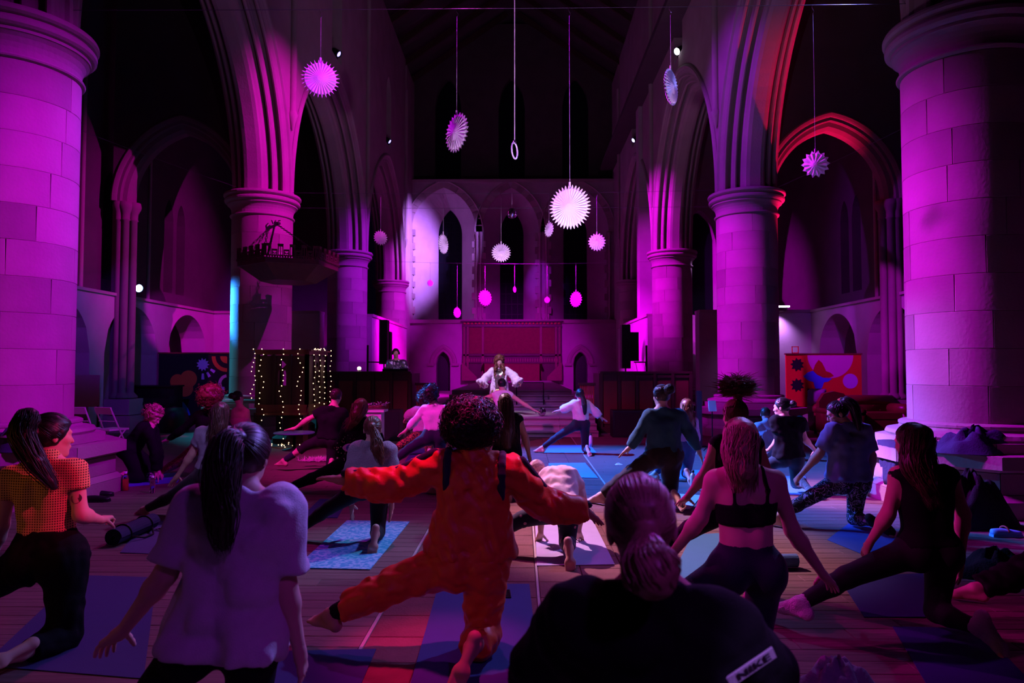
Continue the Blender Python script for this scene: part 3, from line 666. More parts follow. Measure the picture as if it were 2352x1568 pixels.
for k in range(6):
    a, b = hexpt(RB*1.0, k, OFF), hexpt(RB*1.0, k+1, OFF); dv = b-a; L = np.linalg.norm(dv); ang = math.atan2(dv[1], dv[0]); nd = 9; wd = L/nd
    q = MB()
    for j in range(int(L/.05)): q.box((.025+j*.05, -.02, .065), (.032, .03, .028))
    q.box((L/2, -.012, .085), (L, .03, .014)); o = q.build('bead_rail', WOODC, t); o.location = (*a, 0); o.rotation_euler.z = ang
    for j in range(nd):
        c = MB(); hi = j % 2 == 0; H_ = .215 if hi else .125; x0 = j*wd+.004; x1 = (j+1)*wd-.004; xm = (j+.5)*wd
        c.box2((x0, -.015, .09), (x0+.016, .015, .09+H_)); c.box2((x1-.016, -.015, .09), (x1, .015, .09+H_)); c.box2((x0, -.015, .09), (x1, .015, .105)); c.box2((x0, -.015, .09+H_-.035), (x1, .015, .09+H_)); 
        if hi:
            c.box2((x0-.004, -.02, .09+H_), (x1+.004, .02, .09+H_+.016)); c.box2((xm-.008, -.012, .105), (xm+.008, .012, .09+H_))
        else:
            for s in (-1, 1): c.box((xm+s*.022, 0, .145), (.012, .02, .07), ('Y', s*.785)); c.box((xm+s*.030, 0, .13), (.02, .02, .02))
        o = c.build('crest_panel', WOODC, t); o.location = (*a, 0); o.rotation_euler.z = ang
def chain(a, b, name, par, r=.012):
    a, b = np.array(a), np.array(b); L = np.linalg.norm(b-a); n = int(L/.055); m = MB(); d = (b-a)/L; e1 = nrm_(np.cross(d, (.3, 1, .2))); e2 = np.cross(d, e1)
    for k in range(n):
        c = a+d*(k+.5)*L/n; e = e1 if k % 2 else e2
        m.tube([c+d*.034*math.cos(q)+e*.019*math.sin(q) for q in np.linspace(0, 2*PI, 9)], .0075, 4)
    m.build(name, IRON, par, True)
tb = np.array((-5.697, 15.950, 4.907))-np.array((tp[0], 14.6, tp[2]))
for k in (0, 2, 4):
    e = hexpt(RB*.9, k, OFF); chain((*e, .1), tb, 'chain', t)
m = MB(); m.tube([tb+np.array((0, -.02, 0)), tb+np.array((0, .30, .05))], .03, 6)
for q in (-.05, 0, .05): m.tube([tb+np.array((q, 0, -.02)), tb+np.array((q*1.5, 0, .05)), tb+np.array((q*2.0, .05, .07))], .014, 5)
m.build('bracket', IRON, t, True)

# ---------------------------------------------------------------- pulpit with fairy lights
PX, PY = -4.82, 14.65
PW, PD = .50, .64
t = thing('pulpit', 'dark oak pulpit with pierced tracery panels below the canopy', 'pulpit', (PX, PY, 0))
def pp(k, g=0.0): return np.array(((-PW-g, -PD-g), (PW+g, -PD-g), (PW+g, PD+g), (-PW-g, PD+g))[k % 4])
lan = lambda c, w_, z0, zs, h: None
for k in range(4):
    a, b = pp(k), pp(k+1); dv = b-a; L = np.linalg.norm(dv); ang = math.atan2(dv[1], dv[0])
    m = MB(); nb = 3; bw = L/nb; pan = []
    for j in range(nb):
        x0, x1 = j*bw+.03, (j+1)*bw-.03; c = (x0+x1)/2; zz0, zz1 = .80, 1.80
        if j == 1:
            l1 = shift(arch_fn(.035, 1.42, .10), c-.05); l2 = shift(arch_fn(.035, 1.42, .10), c+.05); dm = lambda u, c=c: 1.62-.085*(1-abs(u-c)/.085); dM = lambda u, c=c: 1.62+.085*(1-abs(u-c)/.085)
            pan += [(x0, c-.085, K(zz0), K(zz1)), (c+.085, x1, K(zz0), K(zz1)), (c-.085, c+.085, K(zz0), K(1.20)), (c-.015, c+.015, K(1.2), dm)]
            pan += [(c-.085, c-.015, l1, dm), (c+.015, c+.085, l2, dm), (c-.085, c+.085, dM, K(zz1))]
        else: pan.append((x0, x1, K(zz0), K(zz1)))
    strips(m, pan, -.015, .015, 8)
    if k != 2: o = m.build('tracery_panel', OAK, t); o.location = (*a, 0); o.rotation_euler.z = ang
    for j in range(nb+1):
        m = MB(); r_ = .035 if j in (0, nb) else .022; m.box((j*bw, 0, 1.30), (r_*2, .07, 1.06)); o = m.build('mullion', OAK, t); o.location = (*a, 0); o.rotation_euler.z = ang
    m = MB(); m.box((L/2, 0, 1.86), (L+.06, .10, .07)); m.box((L/2, -.03, 1.905), (L+.12, .14, .03)); m.box((L/2, 0, .79), (L+.04, .09, .05)); m.box((L/2, 0, .72), (L, .05, .14)); m.box((L/2, -.01, .63), (L+.06, .1, .05)); o = m.build('rail', OAKR, t); o.location = (*a, 0); o.rotation_euler.z = ang; o['kind'] = 'stuff'
    m = MB(); m.box((*a, .32), (.10, .10, .64)); m.box((*a, .03), (.16, .16, .06)); m.build('leg', OAK, t)
m = MB(); m.prism([tuple(pp(k, -.02)) for k in range(4)], .60, .64); m.build('deck', OAK, t)
m = MB(); m.lathe([(.42, 0), (.42, .1), (.22, .2), (.2, .5), (.4, .62)], 8); m.build('stem', OAK, t)
BULB = mat('fairy_bulb', (1, .8, .5), .4, emit=(1.0, .66, .34), emit_str=7)
bm_ = bmesh.new(); bmesh.ops.create_icosphere(bm_, subdivisions=1, radius=.009); bulb_me = bpy.data.meshes.new('bulb'); bm_.to_mesh(bulb_me); bm_.free(); bulb_me.materials.append(BULB)
CABLE = mat('dark_cable', (.03, .035, .03), .6)
strs = [(0, .02, 12, .95), (0, .17, 15, .40), (0, .55, 19, .0), (0, .86, 17, .45), (1, .10, 13, .55), (1, .36, 14, .5), (1, .62, 14, .45), (1, .96, 12, .7)]
DSC = ['at the left corner', 'left of the lancets', 'over the lancets, longest', 'right of the lancets', 'first on the right-hand side', 'second on the right-hand side', 'third on the right-hand side', 'at the far right corner']
for si, (k, u, n, zend) in enumerate(strs):
    a, b = pp(k, .06), pp(k+1, .06); e = a*(1-u)+b*u; out = nrm_((a+b)/2)
    tt = thing('string_lights', 'string of warm fairy bulbs down the pulpit '+DSC[si], 'string lights', (PX+e[0]+out[0]*.05, PY+e[1]+out[1]*.05, 0), 0)
    zs = np.linspace(1.93, max(zend, .04), n); side = nrm_(b-a); pts = []
    for i, z in enumerate(zs):
        wv = .045*math.sin(i*1.1+si)+rng.uniform(-.02, .02); q = out*(.02 if z > .62 else .02) + side*wv*(1 if i else 0); pts.append((q[0], q[1], z))
    MB().tube(pts, .003, 4).build('cable', CABLE, tt, True)
    for p_ in pts: inst(bulb_me, 'bulb', tt, (p_[0]+rng.uniform(-.008, .008), p_[1]-.008, p_[2]), 0)
tt = thing('string_lights', 'heap of warm fairy bulbs on the floor before the pulpit', 'string lights', (PX+.1, PY-1.05, .012))
pts = [(rng.uniform(-.22, .4), rng.uniform(-.2, .1), rng.uniform(0.0, .10)) for _ in range(16)]
MB().tube(pts, .003, 4).build('cable', CABLE, tt, True)
for p_ in pts: inst(bulb_me, 'bulb', tt, p_)
tt = thing('string_lights', 'bright bunch of fairy bulbs on the right rim of the pulpit', 'string lights', (PX+.42, PY+.45, 1.925))
pts = [(rng.uniform(-.10, .14), rng.uniform(-.1, .1), rng.uniform(.01, .05)) for _ in range(12)]; MB().tube(pts, .003, 4).build('cable', CABLE, tt, True)
for p_ in pts: inst(bulb_me, 'bulb', tt, p_)
# round table with blue top beside the pulpit
q = (-4.298, 13.200, 0.338)
t = thing('side_table', 'small round blue-topped side table before the pulpit', 'table', (q[0], 13.2, 0))
MB().lathe([(0, q[2]-.03), (.36, q[2]-.03), (.38, q[2]-.015), (.37, q[2]), (0, q[2])], 28).build('table_top', mat('blue_laminate', (.20, .38, .55), .4), t); MB().lathe([(.22, 0), (.22, .02), (.03, .05), (.025, q[2]-.03), (0, q[2]-.03)], 16).build('pedestal', IRON, t, True)

# ---------------------------------------------------------------- choir stalls, lectern panels
def stall(x0, x1, y0, y1, h, label, n):
    t = thing('choir_stall', label, 'choir stall', ((x0+x1)/2, y0, 0)); w_ = x1-x0
    m = MB(); m.box2((-w_/2, 0, 0), (w_/2, .05, h)); m.build('front_board', OAK, t)
    m = MB(); m.box2((-w_/2-.03, -.05, h), (w_/2+.03, .38, h+.05)); m.box2((-w_/2-.02, -.03, h-.10), (w_/2+.02, 0, h-.04)); m.build('book_rest', OAK, t)
    m = MB(); m.box2((-w_/2-.02, -.04, 0), (w_/2+.02, 0, .14)); m.build('plinth_board', OAK, t)
    pw = w_/n
    for k in range(n):
        m = MB(); xx = -w_/2+pw*(k+.5); m.box2((xx-pw/2+.05, -.022, .22), (xx+pw/2-.05, .0, h-.18)); m.build('panel', OAKR, t)
    for k in range(n+1): m = MB(); m.box((-w_/2+pw*k, -.02, h/2), (.07, .05, h)); m.build('stile', OAK, t)
    for s in (-1, 1): m = MB(); m.box2((s*w_/2-.05, 0, 0), (s*w_/2+.05, y1-y0, h)); m.build('stall_end', OAK, t)
    m = MB(); m.box2((-w_/2, .5, .42), (w_/2, y1-y0, .47)); m.build('seat', OAK, t)
stall(-4.88, -2.68, 16.75, 18.1, 1.42, 'tall dark oak choir stall left of the steps', 5)
stall(1.92, 4.05, 16.75, 18.1, 1.42, 'tall dark oak choir stall right of the steps', 5)
for x0, x1, y, lb in ((-2.56, -2.12, 17.0, 'low red-brown oak bench end left of the steps'), (1.42, 1.78, 17.0, 'low oak bench end right of the steps')):
    t = thing('bench_end', lb, 'bench', ((x0+x1)/2, y, .41)); w_ = x1-x0
    m = MB(); m.box2((-w_/2-.03, -.04, .72), (w_/2+.03, .05, .78)); m.build('cap_rail', OAK, t)
    for k in range(7): m = MB(); m.box((-w_/2+w_*(k+.5)/7, 0, .36), (w_/7-.012, .03, .72)); m.build('slat', mat('red_stain', (.30, .05, .04), .5, var=.3), t)
# dj deck on the stall
t = thing('dj_deck', 'black mixing deck with lit knobs on the left choir stall', 'mixing deck', (-3.05, 16.98, 1.47))
m = MB(); m.box((0, 0, .03), (.62, .30, .06)); m.build('deck_body', BLACK, t)
for k in range(8): MB().lathe([(.014, .06), (.012, .085), (0, .085)], 8, (-.24+.07*k, .05*(-1)**k, 0)).build('knob', CHROME, t)
for s in (-1, 1): MB().lathe([(.0, .075), (.10, .075), (.105, .06)], 20, (s*.19, 0, 0)).build('platter', mat('platter', (.2, .2, .24), .3, metal=.8), t)
t = thing('lamp_globe', 'small warm glowing bulb on the left choir stall top', 'lamp', (-3.95, 16.95, 1.505)); 
MB().lathe([(.0, -.03), (.035, -.02), (.03, .0)], 10).build('holder', IRON, t); MB().lathe([(.045*math.sin(q), .045-.045*math.cos(q)) for q in np.linspace(0, PI, 9)], 14, (0, 0, -.01)).build('globe', mat('warm_globe', (1, .8, .5), .3, emit=(1, .62, .30), emit_str=22), t, True)

# ---------------------------------------------------------------- loudspeakers on stands
def column_speaker(a, b, label, d=.32):
    # a: lower left corner, b: upper right corner of the front
    w_ = b[0]-a[0]; h_ = b[2]-a[2]; c = (a[0]+b[0])/2
    t = thing('loudspeaker', label, 'loudspeaker', (c, a[1], a[2]))
    m = MB(); m.box((0, 0, h_/2), (w_, d, h_)); m.build('cabinet', BLACK, t)
    m = MB(); m.box((0, -d/2-.008, h_/2), (w_*.9, .016, h_*.96)); m.build('grille', mat('grille', (.02, .02, .024), .8, bump=.6, bump_scale=300), t)
    return t, a[2]
for a, b, lb in (((-3.977, 19.600, 1.660), (-3.752, 19.600, 2.902), 'tall thin black loudspeaker left of the steps'), ((2.809, 19.600, 1.538), (3.049, 19.600, 2.761), 'tall thin black loudspeaker right of the steps')):
    t, z0 = column_speaker(a, b, lb); MB().tube([(0, 0, .40-z0), (0, 0, 0)], .022, 8).build('stand_pole', IRON, t)
    for q in range(3): MB().tube([(0, 0, .75-z0), (.4*math.cos(q*2.1+.5), .4*math.sin(q*2.1+.5), .415-z0)], .014, 6).build('tripod_leg', IRON, t)
t, z0 = column_speaker((3.095, 19.900, 1.748), (3.330, 19.900, 2.568), 'square black loudspeaker on a wall arm beside the right column speaker', .30)
m = MB(); m.tube([(0, 0, -.03), (.34, .0, -.03), (.36, .0, .1)], .022, 6); m.build('wall_arm', IRON, t)
m = MB(); m.tube([(.05, 0, -.05), (.10, 0, -.32), (.2, 0, -.42), (.30, 0, -.3), (.33, 0, -.02)], .008, 5); m.build('cable', BLACK, t, True)
MB().tube([(.36, 0, .45), (.36, 0, .40-z0)], .03, 8).build('mast', IRON, t)
t, z0 = column_speaker((-3.804, 19.950, 1.662), (-3.728, 19.950, 2.588), 'narrow black loudspeaker behind the left column speaker', .30)
m = MB(); m.tube([(-.05, 0, .05), (-.62, 0, .06), (-.64, 0, .25)], .022, 6); m.build('wall_arm', IRON, t); MB().tube([(-.64, 0, .55), (-.64, 0, .40-z0)], .03, 8).build('mast', IRON, t)
t = thing('subwoofer', 'black box loudspeaker on the floor beside the flower stand', 'loudspeaker', (-2.78, 15.0, 0)); MB().box((0, 0, .33), (.42, .42, .66)).build('cabinet', BLACK, t); MB().box((0, -.215, .33), (.37, .015, .58)).build('grille', MATS['grille'], t)
t = thing('subwoofer', 'black box loudspeaker on the floor right of the steps', 'loudspeaker', (2.55, 15.9, 0)); MB().box((0, 0, .3), (1.0, .5, .60)).build('cabinet', BLACK, t); MB().box((0, -.255, .3), (.92, .015, .52)).build('grille', MATS['grille'], t)

# ---------------------------------------------------------------- flower stand
q = (-2.848, 13.600, 0.870)
t = thing('pedestal_stand', 'white pedestal stand behind the woman in the jumpsuit', 'pedestal', (q[0], 13.6, 0)); zt_ = (-2.847, 13.600, 0.701)[2]
MB().box((0, 0, zt_/2), (.30, .30, zt_)).build('column', WHITE, t); MB().box((0, 0, zt_+.02), (.42, .42, .04)).build('cap', WHITE, t)
t = thing('wreath', 'pale leafy wreath lying on the white pedestal', 'wreath', (q[0], 13.6, zt_+.04))
LEAF = [mat('leaf_silver', (.52, .56, .60), .6), mat('leaf_brown', (.16, .07, .05), .7)]
m = MB(); m.tube([(.20*math.cos(a_), .16*math.sin(a_), .05) for a_ in np.linspace(0, 2*PI, 20)], .03, 6); m.build('wreath_ring', LEAF[1], t)
for k in range(64):
    a_ = rng.uniform(0, 2*PI); r_ = .2+rng.uniform(-.05, .06); L = rng.uniform(.05, .09); th = rng.uniform(0, 2*PI); m = MB()
    m.add([(0, 0, 0), (L*.5, -.018, .012), (L, 0, .004), (L*.5, .018, .012)], [(0, 1, 2), (0, 2, 3)]); o = m.build('leaf', LEAF[0] if k % 3 else LEAF[1], t)
    o.location = (r_*math.cos(a_), r_*.8*math.sin(a_), .05+rng.uniform(0, .07)); o.rotation_euler = (rng.uniform(-.7, .7), rng.uniform(-.9, .3), th)

# ---------------------------------------------------------------- reredos
RX0, RX1, RY = -2.95, 2.02, 35.05
t = thing('reredos', 'dark carved altar screen with red cloth panels below the windows', 'altar screen', ((RX0+RX1)/2, RY, .92)); w_ = RX1-RX0; z = lambda v: v-.92
REDC = mat('red_damask', (.13, .012, .025), .8, var=.3, var_scale=7)
m = MB(); m.box2((-w_/2, 0, z(.92)), (w_/2, .2, z(3.9))); m.build('backboard', OAK, t)
for nm, x0, x1 in (('cloth_panel', -2.15, -1.52), ('cloth_panel', -1.40, 1.40), ('cloth_panel', 1.52, 2.15)):
    m = MB(); m.box2((x0, -.03, z(2.28)), (x1, 0, z(3.58))); m.build(nm, REDC, t)
for xx in (-2.40, -2.22, -1.46, 1.46, 2.22, 2.40):
    m = MB(); m.box((xx, -.04, z(2.4)), (.10, .12, 2.9)); 
    for k in range(14): m.box((xx, -.11, z(2.3)+k*.095), (.05, .03, .05))
    m.build('post', WOODC, t)
m = MB(); m.box((0, -.03, z(3.68)), (w_, .16, .12)); m.box((0, -.05, z(3.9)), (w_+.2, .24, .06)); m.box((0, -.03, z(2.2)), (w_, .14, .08)); m.box((0, -.03, z(1.95)), (w_, .10, .30)); m.build('rail', OAK, t)
for k in range(27): MB().lathe([(0.0, -.06), (.06, -.03), (.075, 0), (.06, .03), (0, .06)], 8, (-w_/2+.12+k*(w_-.24)/26, -.13, z(3.79))).build('rosette', mat('red_gilt', (.45, .06, .08), .4, metal=.3), t, True)
for k in range(40): MB().box((-w_/2+.1+k*(w_-.2)/39, -.09, z(1.95)), (.07, .03, .16)).build('fret_block', WOODC, t)
for s in (-1, 1):
    m = MB(); m.prism([(s*2.5, z(.92)), (s*1.75, z(.92)), (s*1.75, z(1.1)), (s*2.5, z(1.85))], -.25, .0, (0, 2, 1)); m.build('side_buttress', WOODC, t)
t = thing('altar', 'low dark altar table under the red altar screen', 'altar', (-.45, 34.4, .92)); MB().box((0, 0, .9), (2.9, .7, .08)).build('altar_top', OAK, t); MB().box((0, 0, .43), (2.7, .6, .86)).build('altar_frontal', REDC, t)
t = thing('step_rail', 'thin dark metal handrail on the upper steps', 'handrail', (.62, 19.4, .53)); m = MB(); m.tube([(0, 0, 0), (0, 0, .62)], .016, 6); m.tube([(-.75, .05, .62), (0, 0, .62)], .014, 6); m.tube([(-.75, .05, .62), (-.75, .05, 0.0)], .016, 6); m.build('rail_tube', IRON, t)

# ---------------------------------------------------------------- painted hoardings
def board(x0, x1, z0, z1, y, base, label, posts):
    t = thing('painted_hoarding', label, 'mural board', ((x0+x1)/2, y, 0)); MB().box2((x0-(x0+x1)/2, 0, z0), (x1-(x0+x1)/2, .06, z1)).build('board', base, t)
    m = MB(); m.box2((x0-(x0+x1)/2-.02, -.02, z1), (x1-(x0+x1)/2+.02, .08, z1+.035)); m.build('top_rail', OAKR, t)
    for xx in posts: MB().box((xx, .12, z1/2), (.06, .1, z1)).build('post', BLACK, t)
    return t
def shape(t, nm, poly, m, lev): MB().prism(poly, -.004*lev-.002, .001, (0, 2, 1)).build(nm, m, t)
def star(cx, cz, r0, r1, n, a0=0): return [(cx+(r0 if k % 2 else r1)*math.cos(a0+k*PI/n), cz+(r0 if k % 2 else r1)*math.sin(a0+k*PI/n)) for k in range(2*n)]
def disc(cx, cz, r, a0=0, a1=2*PI, n=28): return [(cx+r*math.cos(a), cz+r*math.sin(a)) for a in np.linspace(a0, a1, n, endpoint=(a1-a0 < 6.28))]
PRED = mat('paint_red', (.62, .035, .02), .75, var=.06); PPINK = mat('paint_pink', (.62, .25, .56), .75); PBLUE = mat('paint_blue', (.05, .22, .80), .75); PBLK = mat('paint_black', (.010, .010, .014), .75); PLIL = mat('paint_lilac', (.50, .36, .80), .75); PORA = mat('paint_orange', (.52, .13, .03), .75); PDR = mat('paint_dark_red', (.40, .018, .012), .75)
mx0, mx1 = (6.960, 18.400, 1.379)[0], (8.924, 18.400, 1.379)[0]; mz1 = (7.923, 18.400, 1.904)[2]
t = board(mx0, mx1, .35, mz1, 18.4, PRED, 'red mural board with black stars, lilac discs and blue petals', (-.8, .8)); cx = (mx0+mx1)/2
k_ = 18.4/1600
def mp(p): return (p[0]-cx, p[2])
z_ = mz1
a_ = mp((8.116, 18.400, 1.904)); R_ = 52*k_
shape(t, 'painted_half_disc', [(a_[0]+R_*math.cos(q), z_-.02+R_*math.sin(q)*1.0) for q in np.linspace(PI, 2*PI, 26)], PPINK, 1)
for c in (mp((7.248, 18.400, 1.641)), mp((7.240, 18.400, 1.105))): shape(t, 'painted_star', star(c[0], c[1], .12, .185, 9, .3), PBLK, 1)
c = mp((8.626, 18.400, 1.208)); shape(t, 'painted_disc', disc(c[0], c[1], .195), PLIL, 1)
def petal(pts, m, lev, nm): shape(t, nm, [mp(p) for p in pts], m, lev)
petal([(7.655, 18.400, 1.481), (7.714, 18.400, 1.641), (7.807, 18.400, 1.767), (7.897, 18.400, 1.687), (7.963, 18.400, 1.550), (7.995, 18.400, 1.470), (8.119, 18.400, 1.424), (8.198, 18.400, 1.345), (8.083, 18.400, 1.299), (7.913, 18.400, 1.310), (7.778, 18.400, 1.379)], PDR, 2, 'painted_petal')
petal([(7.402, 18.400, 1.333), (7.518, 18.400, 1.436), (7.655, 18.400, 1.481), (7.755, 18.400, 1.379), (7.913, 18.400, 1.299), (8.151, 18.400, 1.276), (8.047, 18.400, 1.196), (7.934, 18.400, 1.174), (7.898, 18.400, 1.060), (7.793, 18.400, 0.923), (7.693, 18.400, 1.048), (7.661, 18.400, 1.185), (7.514, 18.400, 1.230)], PBLUE, 2, 'painted_petal')
bx0, bx1 = (-9.791, 18.700, 1.374)[0], (-7.805, 18.700, 1.374)[0]; bz1 = (-8.783, 18.700, 1.938)[2]
t = board(bx0, bx1, .2, bz1, 18.7, PBLK, 'black mural board with orange, lilac and blue shapes behind the piano', (-.8, .8)); cx = (bx0+bx1)/2
def mp(p): return (p[0]-cx, p[2])
c = mp((-8.589, 18.700, 1.644)); shape(t, 'painted_star', star(c[0], c[1], .12, .18, 11), PLIL, 1)
for ang, L0, L1 in ((-1.55, .24, .40), (-1.05, .24, .38), (-.55, .25, .38)):
    u = np.array((math.cos(ang), math.sin(ang))); v_ = np.array((-u[1], u[0]))*.028; c0 = np.array(c); shape(t, 'painted_ray', [tuple(c0+u*L0-v_), tuple(c0+u*L1-v_*1.4), tuple(c0+u*L1+v_*1.4), tuple(c0+u*L0+v_)], PLIL, 1)
for c, r, lv in (((-9.267, 18.700, 1.186), .20, 1), ((-8.972, 18.700, 1.257), .23, 1.2), ((-9.062, 18.700, 0.999), .22, 1.4)): c = mp(c); shape(t, 'painted_disc', disc(c[0], c[1], r), PORA, lv)
c = mp((-7.931, 18.700, 1.867)); 
def ringseg(c, r0, r1, a0, a1, n=18): return [(c[0]+r1*math.cos(a), c[1]+r1*math.sin(a)) for a in np.linspace(a0, a1, n)] + [(c[0]+r0*math.cos(a), c[1]+r0*math.sin(a)) for a in np.linspace(a1, a0, n)]
shape(t, 'painted_arc', ringseg(c, .32, .42, PI, 1.5*PI), PORA, 1); shape(t, 'painted_arc', [(x_, z2) for x_, z2 in ringseg(c, .02, .19, PI, 1.5*PI)], PORA, 1)
c = mp((-9.601, 18.700, 0.109)); shape(t, 'painted_arc', ringseg(c, .28, .72, .25, 1.9), PBLUE, 2.5)
c = mp((-7.920, 18.700, 1.140)); shape(t, 'painted_arc', ringseg(c, .16, .24, 1.7, 4.2), PPINK, 1); shape(t, 'painted_bar', [tuple(np.array(mp((-8.044, 18.700, 0.823)))+q) for q in ((-.05, -.24), (.05, -.24), (.05, .22), (-.05, .22))], PLIL, 1.4)

# ---------------------------------------------------------------- piano, chairs, sofa
q0, q1 = (-10.052, 17.400, 1.113), (-8.841, 17.400, 1.113); w_ = 1.28
t = thing('upright_piano', 'black upright piano before the left mural board', 'piano', ((q0[0]+q1[0])/2, 17.5, 0)); ph = q0[2]
GLOSS = mat('piano_black', (.010, .009, .010), .22)
m = MB(); m.box2((-w_/2, .1, .12), (w_/2, .55, ph-.04)); m.build('case', GLOSS, t); m = MB(); m.box2((-w_/2-.03, .04, ph-.04), (w_/2+.03, .58, ph)); m.build('lid', GLOSS, t)
m = MB(); m.box2((-w_/2+.05, -.22, .62), (w_/2-.05, .12, .70)); m.box2((-w_/2+.06, -.2, .70), (w_/2-.06, -.17, .80)); m.build('fallboard', GLOSS, t)
for s in (-1, 1): m = MB(); m.box2((s*w_/2-.05, -.22, .58), (s*w_/2+.05, .2, .84)); m.box((s*(w_/2-.03), -.16, .3), (.08, .08, .6)); m.build('arm', GLOSS, t)
m = MB(); m.box2((-w_/2, -.2, 0), (w_/2, .55, .12)); m.build('toe_rail', GLOSS, t)
t = thing('piano_stool_cover', 'dark rounded cloth cover over a bulky thing beside the piano', 'covered seat', (-8.410, 16.845, 0.000)); 
m = MB(); m.lathe([(.33, 0), (.34, .25), (.30, .45), (.2, .58), (0, .62)], 24); m.build('cloth', BLACK, t, True)
def folding_chair(loc, rz, label, white=1):
    t = thing('folding_chair', label, 'chair', loc, rz, 'folding chairs by the left pillar'); Wd = mat('white_resin', (.72, .72, .75), .5)
    for s in (-1, 1):
        MB().tube([(s*.20, -.24, 0), (s*.20, -.02, .46), (s*.19, .16, .84)], .014, 6).build('leg', Wd, t); MB().tube([(s*.185, .26, 0), (s*.185, -.16, .44)], .014, 6).build('leg', Wd, t)
    m = MB(); m.box((0, -.02, .45), (.40, .40, .03)); m.build('seat', Wd, t); m = MB(); m.box((0, .14, .79), (.40, .022, .13), ('X', -.35)); m.build('backrest', Wd, t); MB().tube([(-.19, .2, .10), (.19, .2, .10)], .01, 6).build('stretcher', Wd, t); MB().tube([(-.19, .08, .60), (.19, .08, .60)], .008, 6).build('back_bar', Wd, t)
folding_chair((-7.40, 12.5, 0), PI-.35, 'white folding chair in blue light beside the left plinth'); folding_chair((-7.95, 12.55, 0), PI-.15, 'white folding chair half hidden behind the nearest left pillar')
t = thing('notice_board', 'pale upright notice panel behind the folding chairs', 'notice panel', (-9.55, 15.2, 0)); MB().box((0, 0, 1.05), (.62, .04, .70)).build('panel', PLASTER, t); m = MB(); 
for s in (-1, 1): m.box((s*.28, .0, .36), (.04, .05, .72))
m.build('foot', IRON, t)
LEA = mat('oxblood_leather', (.11, .018, .014), .30, var=.3, var_scale=4, bump=.15, bump_scale=40)
t = thing('chesterfield_sofa', 'buttoned oxblood leather sofa below the red mural board', 'sofa', (7.84, 16.3, 0))
m = MB(); m.box((0, .1, .28), (1.9, .8, .26)); m.build('base', LEA, t)
for s in (-1, 1):
    m = MB(); m.box((s*.92, .05, .33), (.18, .78, .5)); m.tube([(s*.92, -.36, .60), (s*.92, .42, .60)], .13, 14); m.build('arm', LEA, t, True)
m = MB(); m.box((0, .42, .5), (1.8, .16, .6)); m.tube([(-.98, .44, .78), (.98, .44, .78)], .13, 14); m.build('backrest', LEA, t, True)
for k in (-1, 1): m = MB(); m.box((k*.42, .02, .46), (.80, .66, .14)); m.build('seat_cushion', LEA, t)
for k in range(11): MB().lathe([(0, -.012), (.018, 0), (0, .012)], 8, (-.8+k*.16, .325, .66-.10*(k % 2))).build('button', LEA, t)
for sx in (-1, 1):
    for sy in (-.22, .40): MB().lathe([(.03, 0), (.04, .05), (.03, .16)], 8, (sx*.85, sy, 0)).build('foot', OAK, t)
t = thing('cushion', 'grey square cushion on the sofa arm', 'cushion', (6.95, 16.5, .745)); m = MB(); 
g_ = [(x_, z2) for x_ in np.linspace(-.22, .22, 9) for z2 in np.linspace(-.2, .2, 9)]; v = [(x_, s*.09*(1-(x_/.22)**4)*(1-(z2/.2)**4), z2+.12) for s in (-1, 1) for x_, z2 in g_]
f = [(s*81+i*9+j, s*81+i*9+j+1, s*81+(i+1)*9+j+1, s*81+(i+1)*9+j) for s in (0, 1) for i in range(8) for j in range(8)]; m.add(v, f); m.build('cushion_pad', mat('grey_velvet', (.25, .22, .30), .9), t, True)
t = thing('armchair', 'dark leather armchair left of the sofa', 'armchair', (7.0, 15.35, 0)); m = MB(); m.box((0, .1, .28), (.62, .7, .3)); m.build('seat', LEA, t, False); m = MB(); m.prism([(-.32, .3), (.32, .3), (.34, .8), (.22, .98), (0, 1.03), (-.22, .98), (-.34, .8)], .36, .5, (0, 2, 1)); m.build('backrest', LEA, t)
for s in (-1, 1): m = MB(); m.box((s*.34, .08, .36), (.12, .66, .46)); m.tube([(s*.34, -.25, .6), (s*.34, .4, .6)], .075, 10); m.build('arm', LEA, t, True)
for s in (-1, 1): MB().lathe([(.03, 0), (.035, .14)], 8, (s*.26, -.16, 0)).build('leg', OAK, t)
t = thing('small_frame', 'small red picture frame standing on top of the red mural board', 'picture frame', (mx0+.25, 18.42, mz1+.036)); m = MB(); 
for dx in (-.08, .08): m.box((dx, 0, .09), (.02, .02, .18))
for dz in (.01, .17): m.box((0, 0, dz), (.18, .02, .02))
m.build('frame', PRED, t)
t = thing('music_stand', 'white sheet on a slim music stand beside the second right pillar', 'music stand', ((3.516, 12.900, 0.854)[0], 12.9, 0)); sz = (3.516, 12.900, 0.854)[2]
MB().box((0, 0, sz), (.14, .02, .20), ('X', -.3)).build('sheet', PAPER, t); m = MB(); m.tube([(0, .02, .0), (0, .02, sz)], .01, 6)
for q in range(3): m.tube([(0, .02, .2), (.22*math.cos(q*2.1), .02+.22*math.sin(q*2.1), .01)], .008, 5)
m.build('stand', IRON, t)
t = thing('bollard_speaker', 'slim dark column speaker standing beside the second right pillar', 'loudspeaker', ((3.521, 13.900, 0.731)[0], 13.9, 0)); MB().box((0, 0, .55), (.10, .12, 1.1)).build('cabinet', mat('blue_grey', (.10, .10, .16), .5), t); MB().box((0, -.02, .015), (.26, .3, .03)).build('base_plate', IRON, t)

